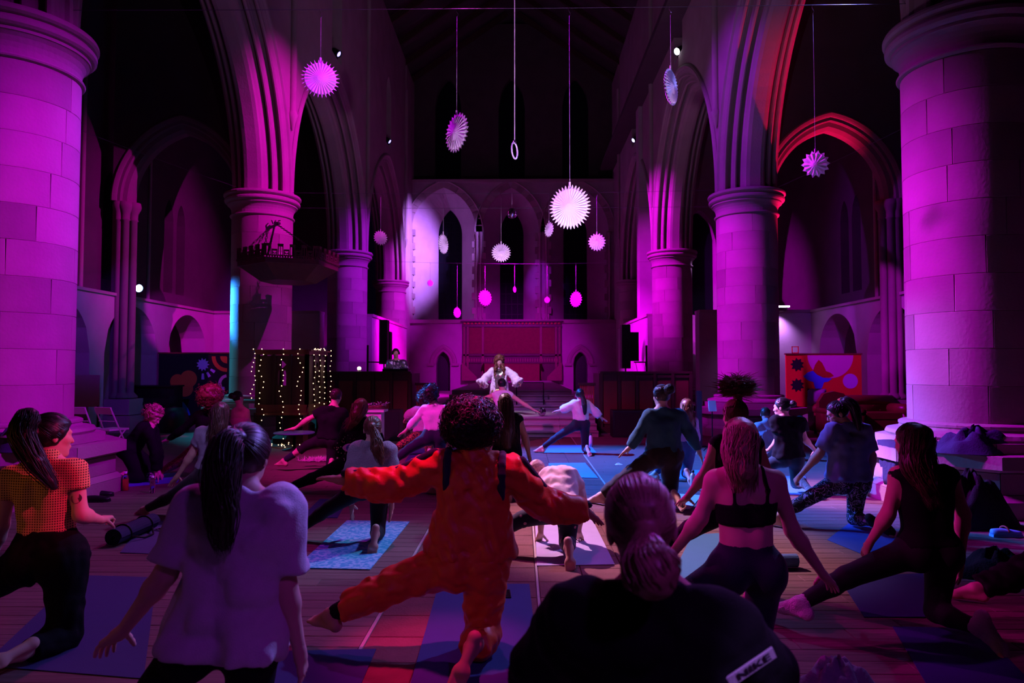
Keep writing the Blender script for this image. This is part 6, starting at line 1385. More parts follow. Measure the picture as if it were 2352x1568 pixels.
 'T': dict(hl=(-2.094,8.700,0.412), hr=(-1.942,8.700,0.412), kl=(-2.495,8.700,0.223), al=(-2.857,8.700,0.078), tl=(-3.044,8.800,0.012), kr=(-1.988,8.700,0.073), ar=(-1.903,8.330,0.105), tr=(-1.896,8.280,0.022), ch=(-2.004,8.700,0.709), nk=(-2.000,8.700,0.915), hd=(-2.000,8.720,1.044), sl=(-2.141,8.700,0.855), sr=(-1.842,8.700,0.855), el=(-2.250,8.750,0.639), wl=(-2.294,8.820,0.423), fl=(-2.314,8.860,0.297), er=(-1.784,8.800,0.618), wr=(-1.792,8.900,0.414), fr=(-1.801,8.950,0.297)),
 'U': dict(hl=(-5.322,9.410,0.425), hr=(-5.405,9.600,0.420), kl=(-5.155,9.400,0.076), al=(-5.334,9.340,0.085), tl=(-5.392,9.300,0.045), kr=(-5.169,9.640,0.242), ar=(-5.110,9.560,0.078), tr=(-5.188,9.440,0.034), ch=(-5.163,9.500,0.687), nk=(-5.063,9.500,0.782), hd=(-5.029,9.500,0.883), sl=(-4.998,9.350,0.666), sr=(-5.110,9.650,0.674), el=(-4.922,9.350,0.410), wl=(-4.927,9.380,0.149), fl=(-4.882,9.400,0.030), er=(-5.031,9.650,0.373), wr=(-5.026,9.650,0.121), fr=(-4.974,9.670,0.016)),
 'V': dict(hl=(-4.537,9.800,0.447), hr=(-4.383,9.800,0.435), kl=(-4.842,9.800,0.221), al=(-5.090,9.800,0.078), tl=(-5.253,9.900,0.012), kr=(-4.401,9.800,0.062), ar=(-4.234,9.430,0.061), tr=(-4.221,9.380,0.012), ch=(-4.412,9.800,0.722), nk=(-4.398,9.800,0.955), hd=(-4.391,9.820,1.113), sl=(-4.557,9.800,0.881), sr=(-4.248,9.800,0.881), el=(-4.788,9.800,0.673), wl=(-4.998,9.830,0.535), fl=(-5.166,9.880,0.480), er=(-4.091,9.800,0.674), wr=(-3.997,9.850,0.473), fr=(-3.958,9.880,0.372)),
 'W': dict(hl=(-3.356,7.400,0.441), hr=(-3.193,7.400,0.433), kl=(-3.691,7.400,0.198), al=(-4.004,7.400,0.045), tl=(-4.189,7.500,0.012), kr=(-3.215,7.400,0.062), ar=(-3.054,7.030,0.084), tr=(-3.035,6.980,0.012), ch=(-3.263,7.400,0.718), nk=(-3.234,7.400,0.916), hd=(-3.207,7.430,1.062), sl=(-3.401,7.400,0.860), sr=(-3.102,7.400,0.861), el=(-3.513,7.420,0.632), wl=(-3.678,7.460,0.399), fl=(-3.809,7.520,0.250), er=(-3.015,7.400,0.630), wr=(-2.977,7.440,0.404), fr=(-2.972,7.480,0.291)),
 'X': dict(hl=(-4.902,12.000,0.387), hr=(-4.766,12.000,0.388), kl=(-4.968,12.100,0.062), al=(-4.820,11.740,0.062), tl=(-4.770,11.620,0.012), kr=(-4.786,12.100,0.062), ar=(-4.628,11.740,0.062), tr=(-4.573,11.620,0.012), ch=(-4.846,12.000,0.672), nk=(-4.841,12.000,0.866), hd=(-4.897,12.020,1.031), sl=(-4.954,12.000,0.806), sr=(-4.734,12.000,0.799), el=(-5.017,12.050,0.608), wl=(-5.040,12.150,0.388), fl=(-5.044,12.220,0.290), er=(-4.706,12.050,0.593), wr=(-4.749,12.150,0.373), fr=(-4.791,12.220,0.275)),
 'Y': dict(hl=(-3.395,18.400,1.102), hr=(-3.187,18.400,1.102), kl=(-3.393,18.400,0.746), al=(-3.391,18.400,0.480), tl=(-3.380,18.220,0.402), kr=(-3.185,18.400,0.746), ar=(-3.172,18.400,0.480), tr=(-3.118,18.220,0.402), ch=(-3.294,18.400,1.504), nk=(-3.307,18.400,1.757), hd=(-3.316,18.380,1.941), sl=(-3.480,18.400,1.688), sr=(-3.099,18.400,1.688), el=(-3.561,18.350,1.435), wl=(-3.406,18.140,1.403), fl=(-3.297,17.980,1.415), er=(-2.997,18.350,1.447), wr=(-3.019,18.140,1.403), fr=(-3.083,17.980,1.415)),
 'Z': dict(hl=(2.205,9.800,0.457), hr=(2.350,9.800,0.457), kl=(2.021,9.800,0.257), al=(1.868,9.800,0.078), tl=(1.807,9.900,0.012), kr=(2.298,9.800,0.089), ar=(2.237,9.440,0.120), tr=(2.257,9.380,0.048), ch=(2.280,9.800,0.699), nk=(2.281,9.800,0.869), hd=(2.312,9.820,1.001), sl=(2.153,9.800,0.808), sr=(2.414,9.800,0.808), el=(2.096,9.850,0.603), wl=(2.080,9.900,0.415), fl=(2.078,9.950,0.324), er=(2.461,9.850,0.604), wr=(2.472,9.950,0.410), fr=(2.459,10.000,0.306)),
 'a': dict(hl=(3.679,4.700,0.371), hr=(3.832,4.700,0.372), kl=(3.315,4.700,0.208), al=(2.999,4.700,0.095), tl=(2.891,4.760,0.012), kr=(3.795,4.700,0.088), ar=(3.496,4.330,0.100), tr=(3.447,4.280,0.060), ch=(3.772,4.700,0.728), nk=(3.787,4.700,0.915), hd=(3.791,4.700,1.059), sl=(3.619,4.700,0.857), sr=(3.951,4.700,0.858), el=(3.570,4.720,0.609), wl=(3.610,4.800,0.389), fl=(3.629,4.850,0.260), er=(4.011,4.700,0.615), wr=(4.033,4.700,0.415), fr=(4.035,4.700,0.301)),
}
# ---------------------------------------------------------------- who is in the nave
def pattern_mat(name, base, marks, scale, thresh, kind='voronoi', rough=0.8, metal=0.0, stretch=(1, 1, 1)):
    m = bpy.data.materials.new(name); m.use_nodes = True; nt = m.node_tree; N = nt.nodes.new; L = nt.links.new
    b = nt.nodes['Principled BSDF']; b.inputs['Roughness'].default_value = rough
    tc = N('ShaderNodeTexCoord'); mp = N('ShaderNodeMapping'); mp.inputs['Scale'].default_value = stretch; L(tc.outputs['Object'], mp.inputs[0])
    rp = N('ShaderNodeValToRGB'); rp.color_ramp.interpolation = 'CONSTANT'
    if kind == 'wave':
        t = N('ShaderNodeTexNoise'); t.inputs['Scale'].default_value = scale; t.inputs['Detail'].default_value = 1; t.inputs['Distortion'].default_value = 1.2; L(mp.outputs[0], t.inputs['Vector'])
        sb = N('ShaderNodeMath'); sb.operation = 'SUBTRACT'; sb.inputs[1].default_value = .5; L(t.outputs[0], sb.inputs[0])
        ab = N('ShaderNodeMath'); ab.operation = 'ABSOLUTE'; L(sb.outputs[0], ab.inputs[0]); L(ab.outputs[0], rp.inputs[0])
    else:
        t = N('ShaderNodeTexVoronoi'); t.inputs['Scale'].default_value = scale; L(mp.outputs[0], t.inputs['Vector']); L(t.outputs['Distance'], rp.inputs[0])
    el = rp.color_ramp.elements; el[0].position = 0; el[0].color = (1, 1, 1, 1); el[1].position = thresh; el[1].color = (0, 0, 0, 1)
    mx = N('ShaderNodeMix'); mx.data_type = 'RGBA'; mx.inputs['A'].default_value = (*base, 1); mx.inputs['B'].default_value = (*marks, 1)
    if kind == 'voronoi_rand':
        pass
    L(rp.outputs[0], mx.inputs['Factor']); L(mx.outputs['Result'], b.inputs['Base Color'])
    if metal:
        ml = N('ShaderNodeMath'); ml.operation = 'MULTIPLY'; ml.inputs[1].default_value = metal; L(rp.outputs[0], ml.inputs[0]); L(ml.outputs[0], b.inputs['Metallic'])
    MATS[name] = m; return m
def crochet_mat(name, color, hole):
    m = bpy.data.materials.new(name); m.use_nodes = True; nt = m.node_tree; N = nt.nodes.new; L = nt.links.new
    b = nt.nodes['Principled BSDF']; b.inputs['Roughness'].default_value = .9
    tc = N('ShaderNodeTexCoord'); sp = N('ShaderNodeSeparateXYZ'); L(tc.outputs['Object'], sp.inputs[0])
    def mth(op, a, v):
        n = N('ShaderNodeMath'); n.operation = op
        L(a, n.inputs[0])
        if isinstance(v, float): n.inputs[1].default_value = v
        elif v is not None: L(v, n.inputs[1])
        return n.outputs[0]
    u = mth('ADD', sp.outputs[0], mth('MULTIPLY', sp.outputs[1], 0.6)); zz = sp.outputs[2]
    a = mth('SINE', mth('MULTIPLY', mth('ADD', u, zz), 230.0), None); c = mth('SINE', mth('MULTIPLY', mth('SUBTRACT', u, zz), 230.0), None)
    p = mth('MULTIPLY', a, c); p = mth('MULTIPLY', p, 3.0); p = mth('SUBTRACT', p, 0.6); p.node.use_clamp = True
    mx = N('ShaderNodeMix'); mx.data_type = 'RGBA'; mx.inputs['A'].default_value = (*color, 1); mx.inputs['B'].default_value = (*hole, 1); L(p, mx.inputs['Factor']); L(mx.outputs['Result'], b.inputs['Base Color'])
    bp = N('ShaderNodeBump'); bp.inputs['Strength'].default_value = .8; bp.inputs['Distance'].default_value = -.006; L(p, bp.inputs['Height']); L(bp.outputs[0], b.inputs['Normal'])
    MATS[name] = m; return m
def sequin(name, c1, c2): 
    m = mat(name, c1, .28, metal=.85); nt = m.node_tree; N = nt.nodes.new; L = nt.links.new; b = nt.nodes['Principled BSDF']
    t = N('ShaderNodeTexVoronoi'); t.inputs['Scale'].default_value = 110; tc = N('ShaderNodeTexCoord'); L(tc.outputs['Object'], t.inputs['Vector'])
    mx = N('ShaderNodeMix'); mx.data_type = 'RGBA'; mx.inputs['A'].default_value = (*c1, 1); mx.inputs['B'].default_value = (*c2, 1)
    sx = N('ShaderNodeSeparateColor'); L(t.outputs['Color'], sx.inputs[0]); L(sx.outputs[0], mx.inputs['Factor']); L(mx.outputs['Result'], b.inputs['Base Color'])
    bp = N('ShaderNodeBump'); bp.inputs['Strength'].default_value = 1; bp.inputs['Distance'].default_value = .03; L(sx.outputs[1], bp.inputs['Height']); L(bp.outputs[0], b.inputs['Normal']); return m
YEL = crochet_mat('yellow_crochet', (0.72, 0.48, 0.16), (0.05, 0.03, 0.02))
TEE = cloth('white_cotton', (0.68, 0.64, 0.72)); ORG = cloth('orange_satin', (0.72, 0.10, 0.03), rough=.42, sheen=.0, bump=.12, bump_scale=90); ORGN = cloth('navy_stripe', (0.012, 0.016, 0.04))
BLK = cloth('black_cotton', (0.006, 0.006, 0.008), sheen=0.0, spec=0.15); TEAL = cloth('teal_knit', (0.02, 0.10, 0.12)); BROWNB = cloth('black_brown_cotton', (0.020, 0.010, 0.010))
BLUET = cloth('blue_cotton', (0.16, 0.20, 0.42)); GREYK = cloth('grey_wool', (0.40, 0.36, 0.42), bump=.7, bump_scale=110, var=.5, var_scale=160); GREYT = cloth('grey_marl', (0.32, 0.30, 0.38), var=.35, var_scale=200)
PINKT = cloth('pink_cotton', (0.86, 0.66, 0.70)); WHT = cloth('white_jersey', (0.82, 0.80, 0.84)); PINKF = cloth('pink_fluff', (0.62, 0.36, 0.52), bump=.9, bump_scale=80)
JEAN = cloth('blue_denim', (0.06, 0.10, 0.24)); GREYH = cloth('grey_fleece', (0.46, 0.40, 0.48)); SOCK = cloth('pale_sock', (0.70, 0.60, 0.66), bump=.7, bump_scale=150); CHAR = cloth('charcoal_jersey', (0.025, 0.022, 0.026))
FLOR = pattern_mat('floral_print', (0.010, 0.013, 0.03), (0.62, 0.42, 0.38), 17, .24); SQUIG = pattern_mat('squiggle_print', (0.012, 0.012, 0.018), (0.50, 0.36, 0.62), 17, .022, 'wave')
STRP = pattern_mat('striped_sock', (0.02, 0.02, 0.03), (0.8, 0.75, 0.85), 30, .028, 'wave'); GOLDP = pattern_mat('gold_print', (0.012, 0.012, 0.015), (0.55, 0.36, 0.10), 24, .05, 'wave', metal=.6)
BRONZE = sequin('bronze_sequin', (0.10, 0.045, 0.02), (0.60, 0.32, 0.14)); SEQ = sequin('green_sequin', (0.10, 0.16, 0.10), (0.75, 0.75, 0.55)); SILV = sequin('silver_sequin', (0.05, 0.05, 0.08), (0.55, 0.50, 0.70)); GOLD = sequin('gold_sequin', (0.35, 0.22, 0.06), (0.9, 0.7, 0.3))
SHEER = cloth('ivory_chiffon', (0.85, 0.80, 0.82)); FUR = cloth('white_fur', (0.88, 0.84, 0.88), bump=1.0, bump_scale=60)

def legg(m=None, **k): return ('leggings', m or LEGG, dict(t='pants', **k))
Fw = (0, 1, 0)
# --- near row
def tattoo(root, base, J, fr):
    p = J['sr']+(J['er']-J['sr'])*.62; m = MB(); d = nrm(J['er']-J['sr']); out = orth(V3(.25, -1, 0), d)
    e = np.cross(d, out); a = np.linspace(0, 2*PI, 20, endpoint=False); c = p+out*.0405-base
    m.add([c+.028*(math.cos(t)*e+math.sin(t)*d)-out*.006*abs(math.cos(t)) for t in a]+[c+.028*(math.cos(t)*e+math.sin(t)*d)-out*.012 for t in a], [tuple(range(20))]+[(i, (i+1) % 20, 20+(i+1) % 20, 20+i) for i in range(20)])
    m.build('tattoo', mat('tattoo_ink', (0.10, 0.05, 0.06), .6), root)
person('A', 'dark-haired woman in yellow crochet top kneeling at the left edge, round tattoo on arm', Fw, SKIN,
       dict(style='pony', c='black', high=.55, back=.8, puff=1.10, pts=[(-2.706, 3.800, 1.280), (-2.709, 3.760, 1.184), (-2.622, 3.750, 1.040), (-2.532, 3.770, 0.906)], R=[.055,.062,.052,.02]),
       [('trousers', BLK, dict(t='pants', off=.022, len=1.82, waist=.17, fold=.006)), ('crochet_top', YEL, dict(t='top', hem=.145, sleeve=.42, off=.010, loose=.008, collar=True, fold=.003))],
       HF=(.58, .80, -.06), fist=(0, 1), extra=tattoo)
person('B', 'woman in loose white T-shirt and long dark ponytail kneeling in front, arms lowered', Fw, SKIN,
       dict(style='pony', c='dark', high=.55, back=.8, puff=1.08, pts=[(-1.064, 2.520, 1.274), (-1.058, 2.460, 1.166), (-1.040, 2.430, 1.043), (-1.035, 2.430, 0.920)], R=[.05,.06,.048,.012], wave=.014, n=1.3),
       [('trousers', BLK, dict(t='pants', off=.008, waist=.06)), ('t_shirt', TEE, dict(t='top', hem=-.01, sleeve=.80, off=.021, loose=.012, hang=(.05, .118), fold=.011, wl=.13))], g=1.02, curl=.35)
def stripes(J, fr, sides='lr'):
    out = []
    for s in sides:
        u = orth(V3(0, -.25, 1), nrm(J['e'+s]-J['s'+s])); w2 = orth(V3(0, -.25, 1), nrm(J['w'+s]-J['e'+s]))
        out += [RC('stripe', J['s'+s]+u*.085, J['e'+s]+u*.064, .032, .026), RC('stripe', J['e'+s]+w2*.064, J['w'+s]+w2*.046, .026, .022)]
        sl = -1 if s == 'l' else 1; b = fr['F']*-1
        c0 = J['s'+s]-fr['lat']*sl*.045
        for q in range(6):
            a0, a1 = -.25+q*.42, -.25+(q+1)*.42
            pt = lambda a, r: c0+fr['up']*(r*math.cos(a)-.01-max(0, a-1.2)*.05)+b*r*math.sin(a)
            out.append(RC('band', pt(a0, .104), pt(a1, .108), .022, .022, k=.01))
    return out
person('C', 'person with black afro in orange tracksuit in a wide kneeling lunge on the aisle', Fw, SKINM,
       dict(style='afro', c='black', R=(.150, .14, .13), dz=.02, curl=.020, len=.04, m=2.6),
       [('track_trousers', ORG, dict(t='pants', off=.028, waist=.12, len=dict(l=1.80, r=1.62), fold=.010, wl=.10)),
        ('track_top', ORG, dict(t='top', hem=.045, sleeve=1.93, off=.030, loose=.012, hang=(.045, .138), fold=.010, wl=.09, collar=True)),
        ('navy_stripe', ORGN, dict(t='raw', ps=lambda J, fr: stripes(J, fr, 'l'), k=.012)), ('navy_stripe', ORGN, dict(t='raw', ps=lambda J, fr: stripes(J, fr, 'r'), k=.012)),
        ('ankle_cuff', BLK, dict(t='cuff', limb='leg', sides='l', range=(.78, .97), r=(.052, .047)))], g=1.08, curl=.12)
def sleeve_badge(root, base, J, fr):
    d = nrm(J['er']-J['sr']); c = J['sr']+(J['er']-J['sr'])*.08
    out = orth(V3(-.30, -.92, .28), d); c = c+out*.104
    xx = nrm(d*-.12+np.cross(d, out)*1.0); xx = xx if xx[0] > 0 else -xx
    xx = orth(V3(.80, .06, .52), out); yy = np.cross(out, xx); yy = yy if yy[2] > 0 else -yy
    R3 = Matrix((tuple(xx), tuple(yy), tuple(out))).transposed().to_4x4()
    m = MB(); n = 9; W, H = .125, .044; v = []
    for k, dz in ((0, 0.0), (1, -.004)):
        for i in range(n):
            u = -W/2+W*i/(n-1)
            for s in (-1, 1): v.append((u, s*H/2, dz-1.5*u*u*0))
    f = [(2*i, 2*i+2, 2*i+3, 2*i+1) for i in range(n-1)]+[(2*n+2*i, 2*n+2*i+1, 2*n+2*i+3, 2*n+2*i+2) for i in range(n-1)]+[(2*i, 2*n+2*i, 2*n+2*i+2, 2*i+2) for i in range(n-1)]+[(2*i+1, 2*i+3, 2*n+2*i+3, 2*n+2*i+1) for i in range(n-1)]
    m.add(v, f); o = m.build('sleeve_patch', cloth('patch_white', (0.70, 0.68, 0.74)), root); o['label'] = 'white lettered patch on the black sleeve'
    o.matrix_local = Matrix.Translation(Vector(c-base)) @ R3
    t = bpy.data.curves.new('lettering', 'FONT'); t.body = 'NIKE'; t.size = .040; t.align_x = 'CENTER'; t.align_y = 'CENTER'; t.extrude = .0012; t.offset = .0; t.space_character = 1.05; t.resolution_u = 3
    tmp = bpy.data.objects.new('tmp', t); COL.objects.link(tmp); bpy.context.view_layer.update(); me = bpy.data.meshes.new_from_object(tmp.evaluated_get(bpy.context.evaluated_depsgraph_get())); bpy.data.objects.remove(tmp); me.materials.clear()
    to = bpy.data.objects.new('lettering', me); COL.objects.link(to); me.materials.append(mat('print_black', (0.02, 0.02, 0.03), .7)); to.parent = o; to.location = (.006, 0, .0015)
person('D', 'blonde woman with low ponytail in black T-shirt close to the camera, patch on her sleeve', (-.05, 1, -.1), SKIN,
       dict(style='pony', c='blond', high=-.42, back=.9, pts=[(0.271, 1.520, 1.133), (0.278, 1.490, 1.116), (0.298, 1.500, 1.082)], R=[.050,.058,.018], n=2.2),
       [('trousers', BLK, dict(t='pants', off=.012)), ('t_shirt', BLK, dict(t='top', hem=.0, sleeve=.98, off=.018, loose=.022, hang=(.02, .12), fold=.008, wl=.12))], HF=(.05, .97, -.2), extra=sleeve_badge)
person('E', 'woman with long straight blonde hair in black sports bra and navy leggings', Fw, SKIN,
       dict(style='long', c='blond', pts=[(1.107, 3.570, 1.119), (1.102, 3.535, 1.041), (1.109, 3.540, 0.971)], R=[.082,.070,.03], w=.075, wave=.003, n=1.3),
       [legg(NAVY, waist=.17), ('sports_bra', BLK, dict(t='top', hem=.245, strap='thin', top=.0, off=.009))], HF=(-.05, 1, -.05))
person('F', 'woman in black tank top with long loose hair and pale socks in a side lunge', (-.06, 1, 0), SKIN,
       dict(style='long', c='brown', pts=[(2.326, 4.160, 0.994), (2.368, 4.130, 0.881), (2.426, 4.130, 0.776)], R=[.082,.066,.022], w=.075, wave=.014),
       [legg(LEGG, waist=.12), ('tank_top', BLK, dict(t='top', hem=.05, off=.010)), ('sock', SOCK, dict(t='sock', sides='l')), ('sock', SOCK, dict(t='sock', sides='r'))], HF=(-.35, .9, -.1))
def scrunchie(root, base, J, fr):
    c = fr['hd']+fr['HU']*.10-fr['HF']*.085-base; m = MB(); a = np.linspace(0, 2*PI, 16)
    ax = nrm(fr['HU']-fr['HF']); e1 = orth(V3(1, 0, 0), ax); e2 = np.cross(ax, e1); m.tube([c+.032*(math.cos(t)*e1+math.sin(t)*e2) for t in a], .016, 8)
    m.build('scrunchie', cloth('orange_blue_scrunchie', (0.75, 0.14, 0.06)), root, True)
    e = MB(); 
    for s in (-1, 1):
        p = fr['hd']+fr['HF']*.098+fr['HL']*s*.031+fr['HU']*.003-base; e.tube([p+.02*(math.cos(t)*fr['HL']+math.sin(t)*fr['HU']) for t in a], .0022, 5)
        e.tube([p+fr['HL']*s*.02, fr['hd']+fr['HL']*s*.078-base], .002, 5)
    e.build('glasses', IRON, root, True)
person('G', 'woman in blue T-shirt and squiggle-print leggings looking left, hair up in scrunchie', (-.15, 1, 0), SKIN,
       dict(style='pony', c='black', high=.9, back=.75, pts=[(3.174, 6.860, 1.223), (3.230, 6.820, 1.166), (3.267, 6.800, 0.962)], R=[.045,.045,.02], wave=.012),
       [legg(SQUIG, waist=.1), ('t_shirt', BLUET, dict(t='top', hem=.02, sleeve=.78, off=.016, loose=.014, hang=(.03, .118), fold=.008, wl=.12)), ('sock', LEGG, dict(t='sock', sides='r'))], HF=(-.93, .22, -.36), eyes=True, extra=scrunchie, fist=(1, 0), g=1.06)
person('H', 'woman with auburn ponytail in cropped grey jumper kneeling on bright blue mat', Fw, SKIN,
       dict(style='pony', c='auburn', high=.0, back=.9, pts=[(-1.306, 6.250, 0.938), (-1.278, 6.210, 0.834), (-1.240, 6.200, 0.705)], R=[.038,.050,.02], wave=.012),
       [legg(LEGG, waist=.075), ('crop_jumper', GREYK, dict(t='top', hem=.135, sleeve=1.45, off=.022, loose=.018, hang=(.035, .125), fold=.006))], HF=(-.12, 1, -.1), curl=.12)
person('I', 'woman in pale pink top and floral leggings folding forward with hands on mat', (0, .25, -1), SKIN,
       dict(style='long', c='pink', pts=[(0.115, 6.410, 0.552), (0.075, 6.380, 0.510), (0.043, 6.360, 0.442)], R=[.080,.06,.03], w=.05, wave=.006),
       [legg(FLOR, waist=.09, off=.010), ('pink_top', PINKT, dict(t='top', hem=.03, sleeve=.85, off=.018, loose=.012, fold=.009, wl=.10))], HF=(-.1, .30, -.95), HU=(-.05, .95, .3), palm={'l': (0, 0, -1), 'r': (0, 0, -1)}, g=1.04)
def clip(root, base, J, fr):
    c = fr['hd']+fr['HU']*.06-fr['HF']*.125-base; m = MB()
    for s in (-1, 1):
        for k in range(5): m.tube([c+fr['HL']*(-.04+.02*k)+fr['HU']*.02*s, c+fr['HL']*(-.04+.02*k)+fr['HU']*.045*s+fr['HF']*.02, c+fr['HL']*(-.04+.02*k)+fr['HU']*.04*s+fr['HF']*.05], .004, 5)
    m.tube([c-fr['HL']*.05, c+fr['HL']*.05], .01, 6); m.build('claw_clip', mat('tortoise', (0.35, 0.16, 0.08), .3), root, True)
person('J', 'tall figure in teal long-sleeved top and black trousers with claw clip in dark hair', (-.05, 1, 0), SKIN,
       dict(style='bun', c='dark', high=.3, back=.9, r=.055, puff=1.08), [('trousers', BROWNB, dict(t='pants', off=.022, waist=.12, fold=.006, len=dict(l=1.9, r=1.7))), ('long_sleeve_top', TEAL, dict(t='top', hem=.06, sleeve=1.93, off=.016, loose=.006, hang=(.02, .115), fold=.006)),
        ('ankle_cuff', GREYH, dict(t='cuff', limb='leg', sides='r', range=(.62, .92), r=(.072, .058)))], g=1.1, HF=(-.5, .85, -.1), extra=clip, curl=.1)
person('K', 'woman with a bushy tuft of hair tied on top, bare left arm reaching', (-.1, 1, 0), SKIN,
       dict(style='bun', c='auburn', high=1.0, back=.25, r=.03, tuft=(.13, .115), n=1.6), [legg(LEGG, waist=.12), ('tank_top', BLK, dict(t='top', hem=.06, off=.010))], curl=.12)
person('L', 'woman in black T-shirt and teal-black leggings with arms held back, face turned left', Fw, SKIN,
       dict(style='bun', c='black', high=.1, back=.95, r=.035), [legg(cloth('leggings_teal', (0.012, 0.045, 0.055)), waist=.1), ('t_shirt', BLK, dict(t='top', hem=.03, sleeve=.55, off=.02, loose=.02, hang=(.02, .115), fold=.008)), ('sock', TEAL, dict(t='sock', sides='r'))], HF=(-.75, .65, -.1))
person('M', 'bald figure in grey hoodie sitting cross-legged beside the second right pillar', (.1, 1, -.1), SKIN, dict(style='short', c='brown', len=.004, n=.6),
       [('trousers', GREYH, dict(t='pants', off=.03)), ('hoodie', GREYH, dict(t='top', hem=.0, sleeve=1.9, off=.03, collar=True, fold=.01))], HF=(.3, .9, -.4), tuck=(0, 0))
person('N', 'woman in white long-sleeved top with short wavy black hair, left arm out', Fw, SKIN, dict(style='curly', c='black', R=(.105, .12, .125), curl=.016, len=.06, drop=.6),
       [legg(NAVY, waist=.14), ('long_sleeve_top', WHT, dict(t='top', hem=.12, sleeve=1.62, off=.013, fold=.007))], HF=(.35, .9, 0), g=1.04)
person('n', 'woman in fluffy pink jumper and gold-print leggings mostly hidden behind the white top', Fw, SKIN, dict(style='curly', c='dark', R=(.12, .13, .14), len=.07, drop=.6),
       [legg(GOLDP), ('fluffy_jumper', PINKF, dict(t='top', hem=.06, sleeve=1.65, off=.03, loose=.02, fold=.008))])
def wristband(root, base, J, fr):
    p = J['wl']+(J['el']-J['wl'])*.10-base; d = nrm(J['el']-J['wl']); m = MB(); e1 = orth(V3(0, 0, 1), d); e2 = np.cross(d, e1); a = np.linspace(0, 2*PI, 14)
    m.tube([p+.032*(math.cos(t)*e1+math.sin(t)*e2) for t in a], .009, 6); m.build('wristband', BLK, root, True)
person('O', 'short-haired man in white tank top kneeling with both arms spread before the steps', Fw, SKIN, dict(style='short', c='black', len=.012),
       [('trousers', NAVY, dict(t='pants', off=.016)), ('tank_top', WHT, dict(t='top', hem=.0, off=.013, fold=.004))], g=1.12, extra=wristband)
person('P', 'woman with very long brown hair in black sleeveless dress, bare right arm lowered', Fw, SKINM, dict(style='long', c='brown', pts=[(-0.181, 8.520, 0.993), (-0.169, 8.480, 0.811), (-0.164, 8.480, 0.607)], R=[.09,.088,.05], w=.13, wave=.01, n=1.6),
       [legg(LEGG), ('dress', BLK, dict(t='top', hem=-.12, off=.014, hang=(.01, .12)))])
person('R', 'slender woman in white blouse with dark ponytail lunging in the blue light', Fw, SKIN, dict(style='pony', c='black', high=.2, back=.9, pts=[(1.123, 12.700, 1.005), (1.143, 12.670, 0.880), (1.150, 12.670, 0.723)], R=[.035,.05,.03]),
       [legg(NAVY, waist=.12), ('blouse', WHT, dict(t='top', hem=.10, sleeve=1.72, off=.015, loose=.02, fold=.006)), ('ankle_cuff', TEAL, dict(t='cuff', limb='leg', sides='r', range=(.7, .95), r=(.06, .055)))], g=.92)
def coat(J, fr):
    out = []
    for s in (-1, 1):
        for q in (.6, 1.0):
            out.append(RC('coat', fr['ch']+fr['lat']*s*.10*q+fr['up']*.05, fr['pel']+fr['lat']*s*.20*q-fr['F']*.05-V3(0, 0, .30), .075, .085, k=.05))
    for s in 'lr':
        d = nrm(J['w'+s]-J['e'+s]); out += [RC('coat', J['s'+s], J['e'+s], .075, .085, k=.05), RC('coat', J['e'+s], J['w'+s]-d*.02-V3(0, 0, .03), .085, .115, k=.05)]
        out[-1]['cuts'] = [(J['w'+s]-d*.01, d)]
    for p in out: p['cuts'] = p['cuts'] + [(fr['ch']+fr['F']*.075, fr['F'])] if p['g'] == 'coat' and p is out[0] else p['cuts']
    return out
def cuffs(J, fr):
    out = []
    for s in 'lr':
        d = nrm(J['w'+s]-J['e'+s]); c = J['w'+s]-d*.02-V3(0, 0, .03); e1 = orth(V3(0, 0, 1), d); e2 = np.cross(d, e1)
        for k in range(10):
            a, b = k*2*PI/10, (k+1)*2*PI/10; out.append(RC('fur', c+.11*(math.cos(a)*e1+math.sin(a)*e2), c+.11*(math.cos(b)*e1+math.sin(b)*e2), .035, .035))
        out.append(RC('fur', J['s'+s]+fr['F']*.05, fr['pel']+fr['lat']*(-.10 if s == 'l' else .10)+fr['F']*.10, .03, .03))
    return out
person('Q', 'instructor with long curly hair in sequins and white fur-cuffed coat standing on the steps', (0, -1, 0), SKIN,
       dict(style='curly', c='auburn', R=(.11, .12, .125), curl=.02, len=.07, drop=.7, locks=[([(-0.624, 16.930, 1.539), (-0.634, 16.920, 1.370)], [.035, .02]), ([(-0.423, 16.930, 1.539), (-0.412, 16.920, 1.371)], [.035, .02])]),
       [('trousers', GOLD, dict(t='pants', off=.02, len=1.95)), ('sequin_top', SEQ, dict(t='top', hem=.0, off=.014)), ('coat', SHEER, dict(t='raw', ps=coat, k=.05, fold=.012)), ('fur_trim', FUR, dict(t='raw', ps=cuffs, k=.03, fold=.012, res=.012))], HF=(.1, -1, -.2), tuck=(0, 0), eyes=True, res=.018)
person('S', 'short-haired man in black T-shirt beside the fairy-lit pulpit, bare arm stretched left', (-.1, 1, 0), SKIN, dict(style='short', c='dark', len=.010),
       [legg(LEGG, waist=.12, len=dict(l=1.35, r=1.9)), ('t_shirt', BLK, dict(t='top', hem=.02, sleeve=.50, off=.018, loose=.012, fold=.006)), ('leg_sleeve', NAVY, dict(t='cuff', limb='leg', sides='l', range=(.55, .98), r=(.058, .045)))], g=1.06, HF=(.15, 1, -.05), curl=.1)
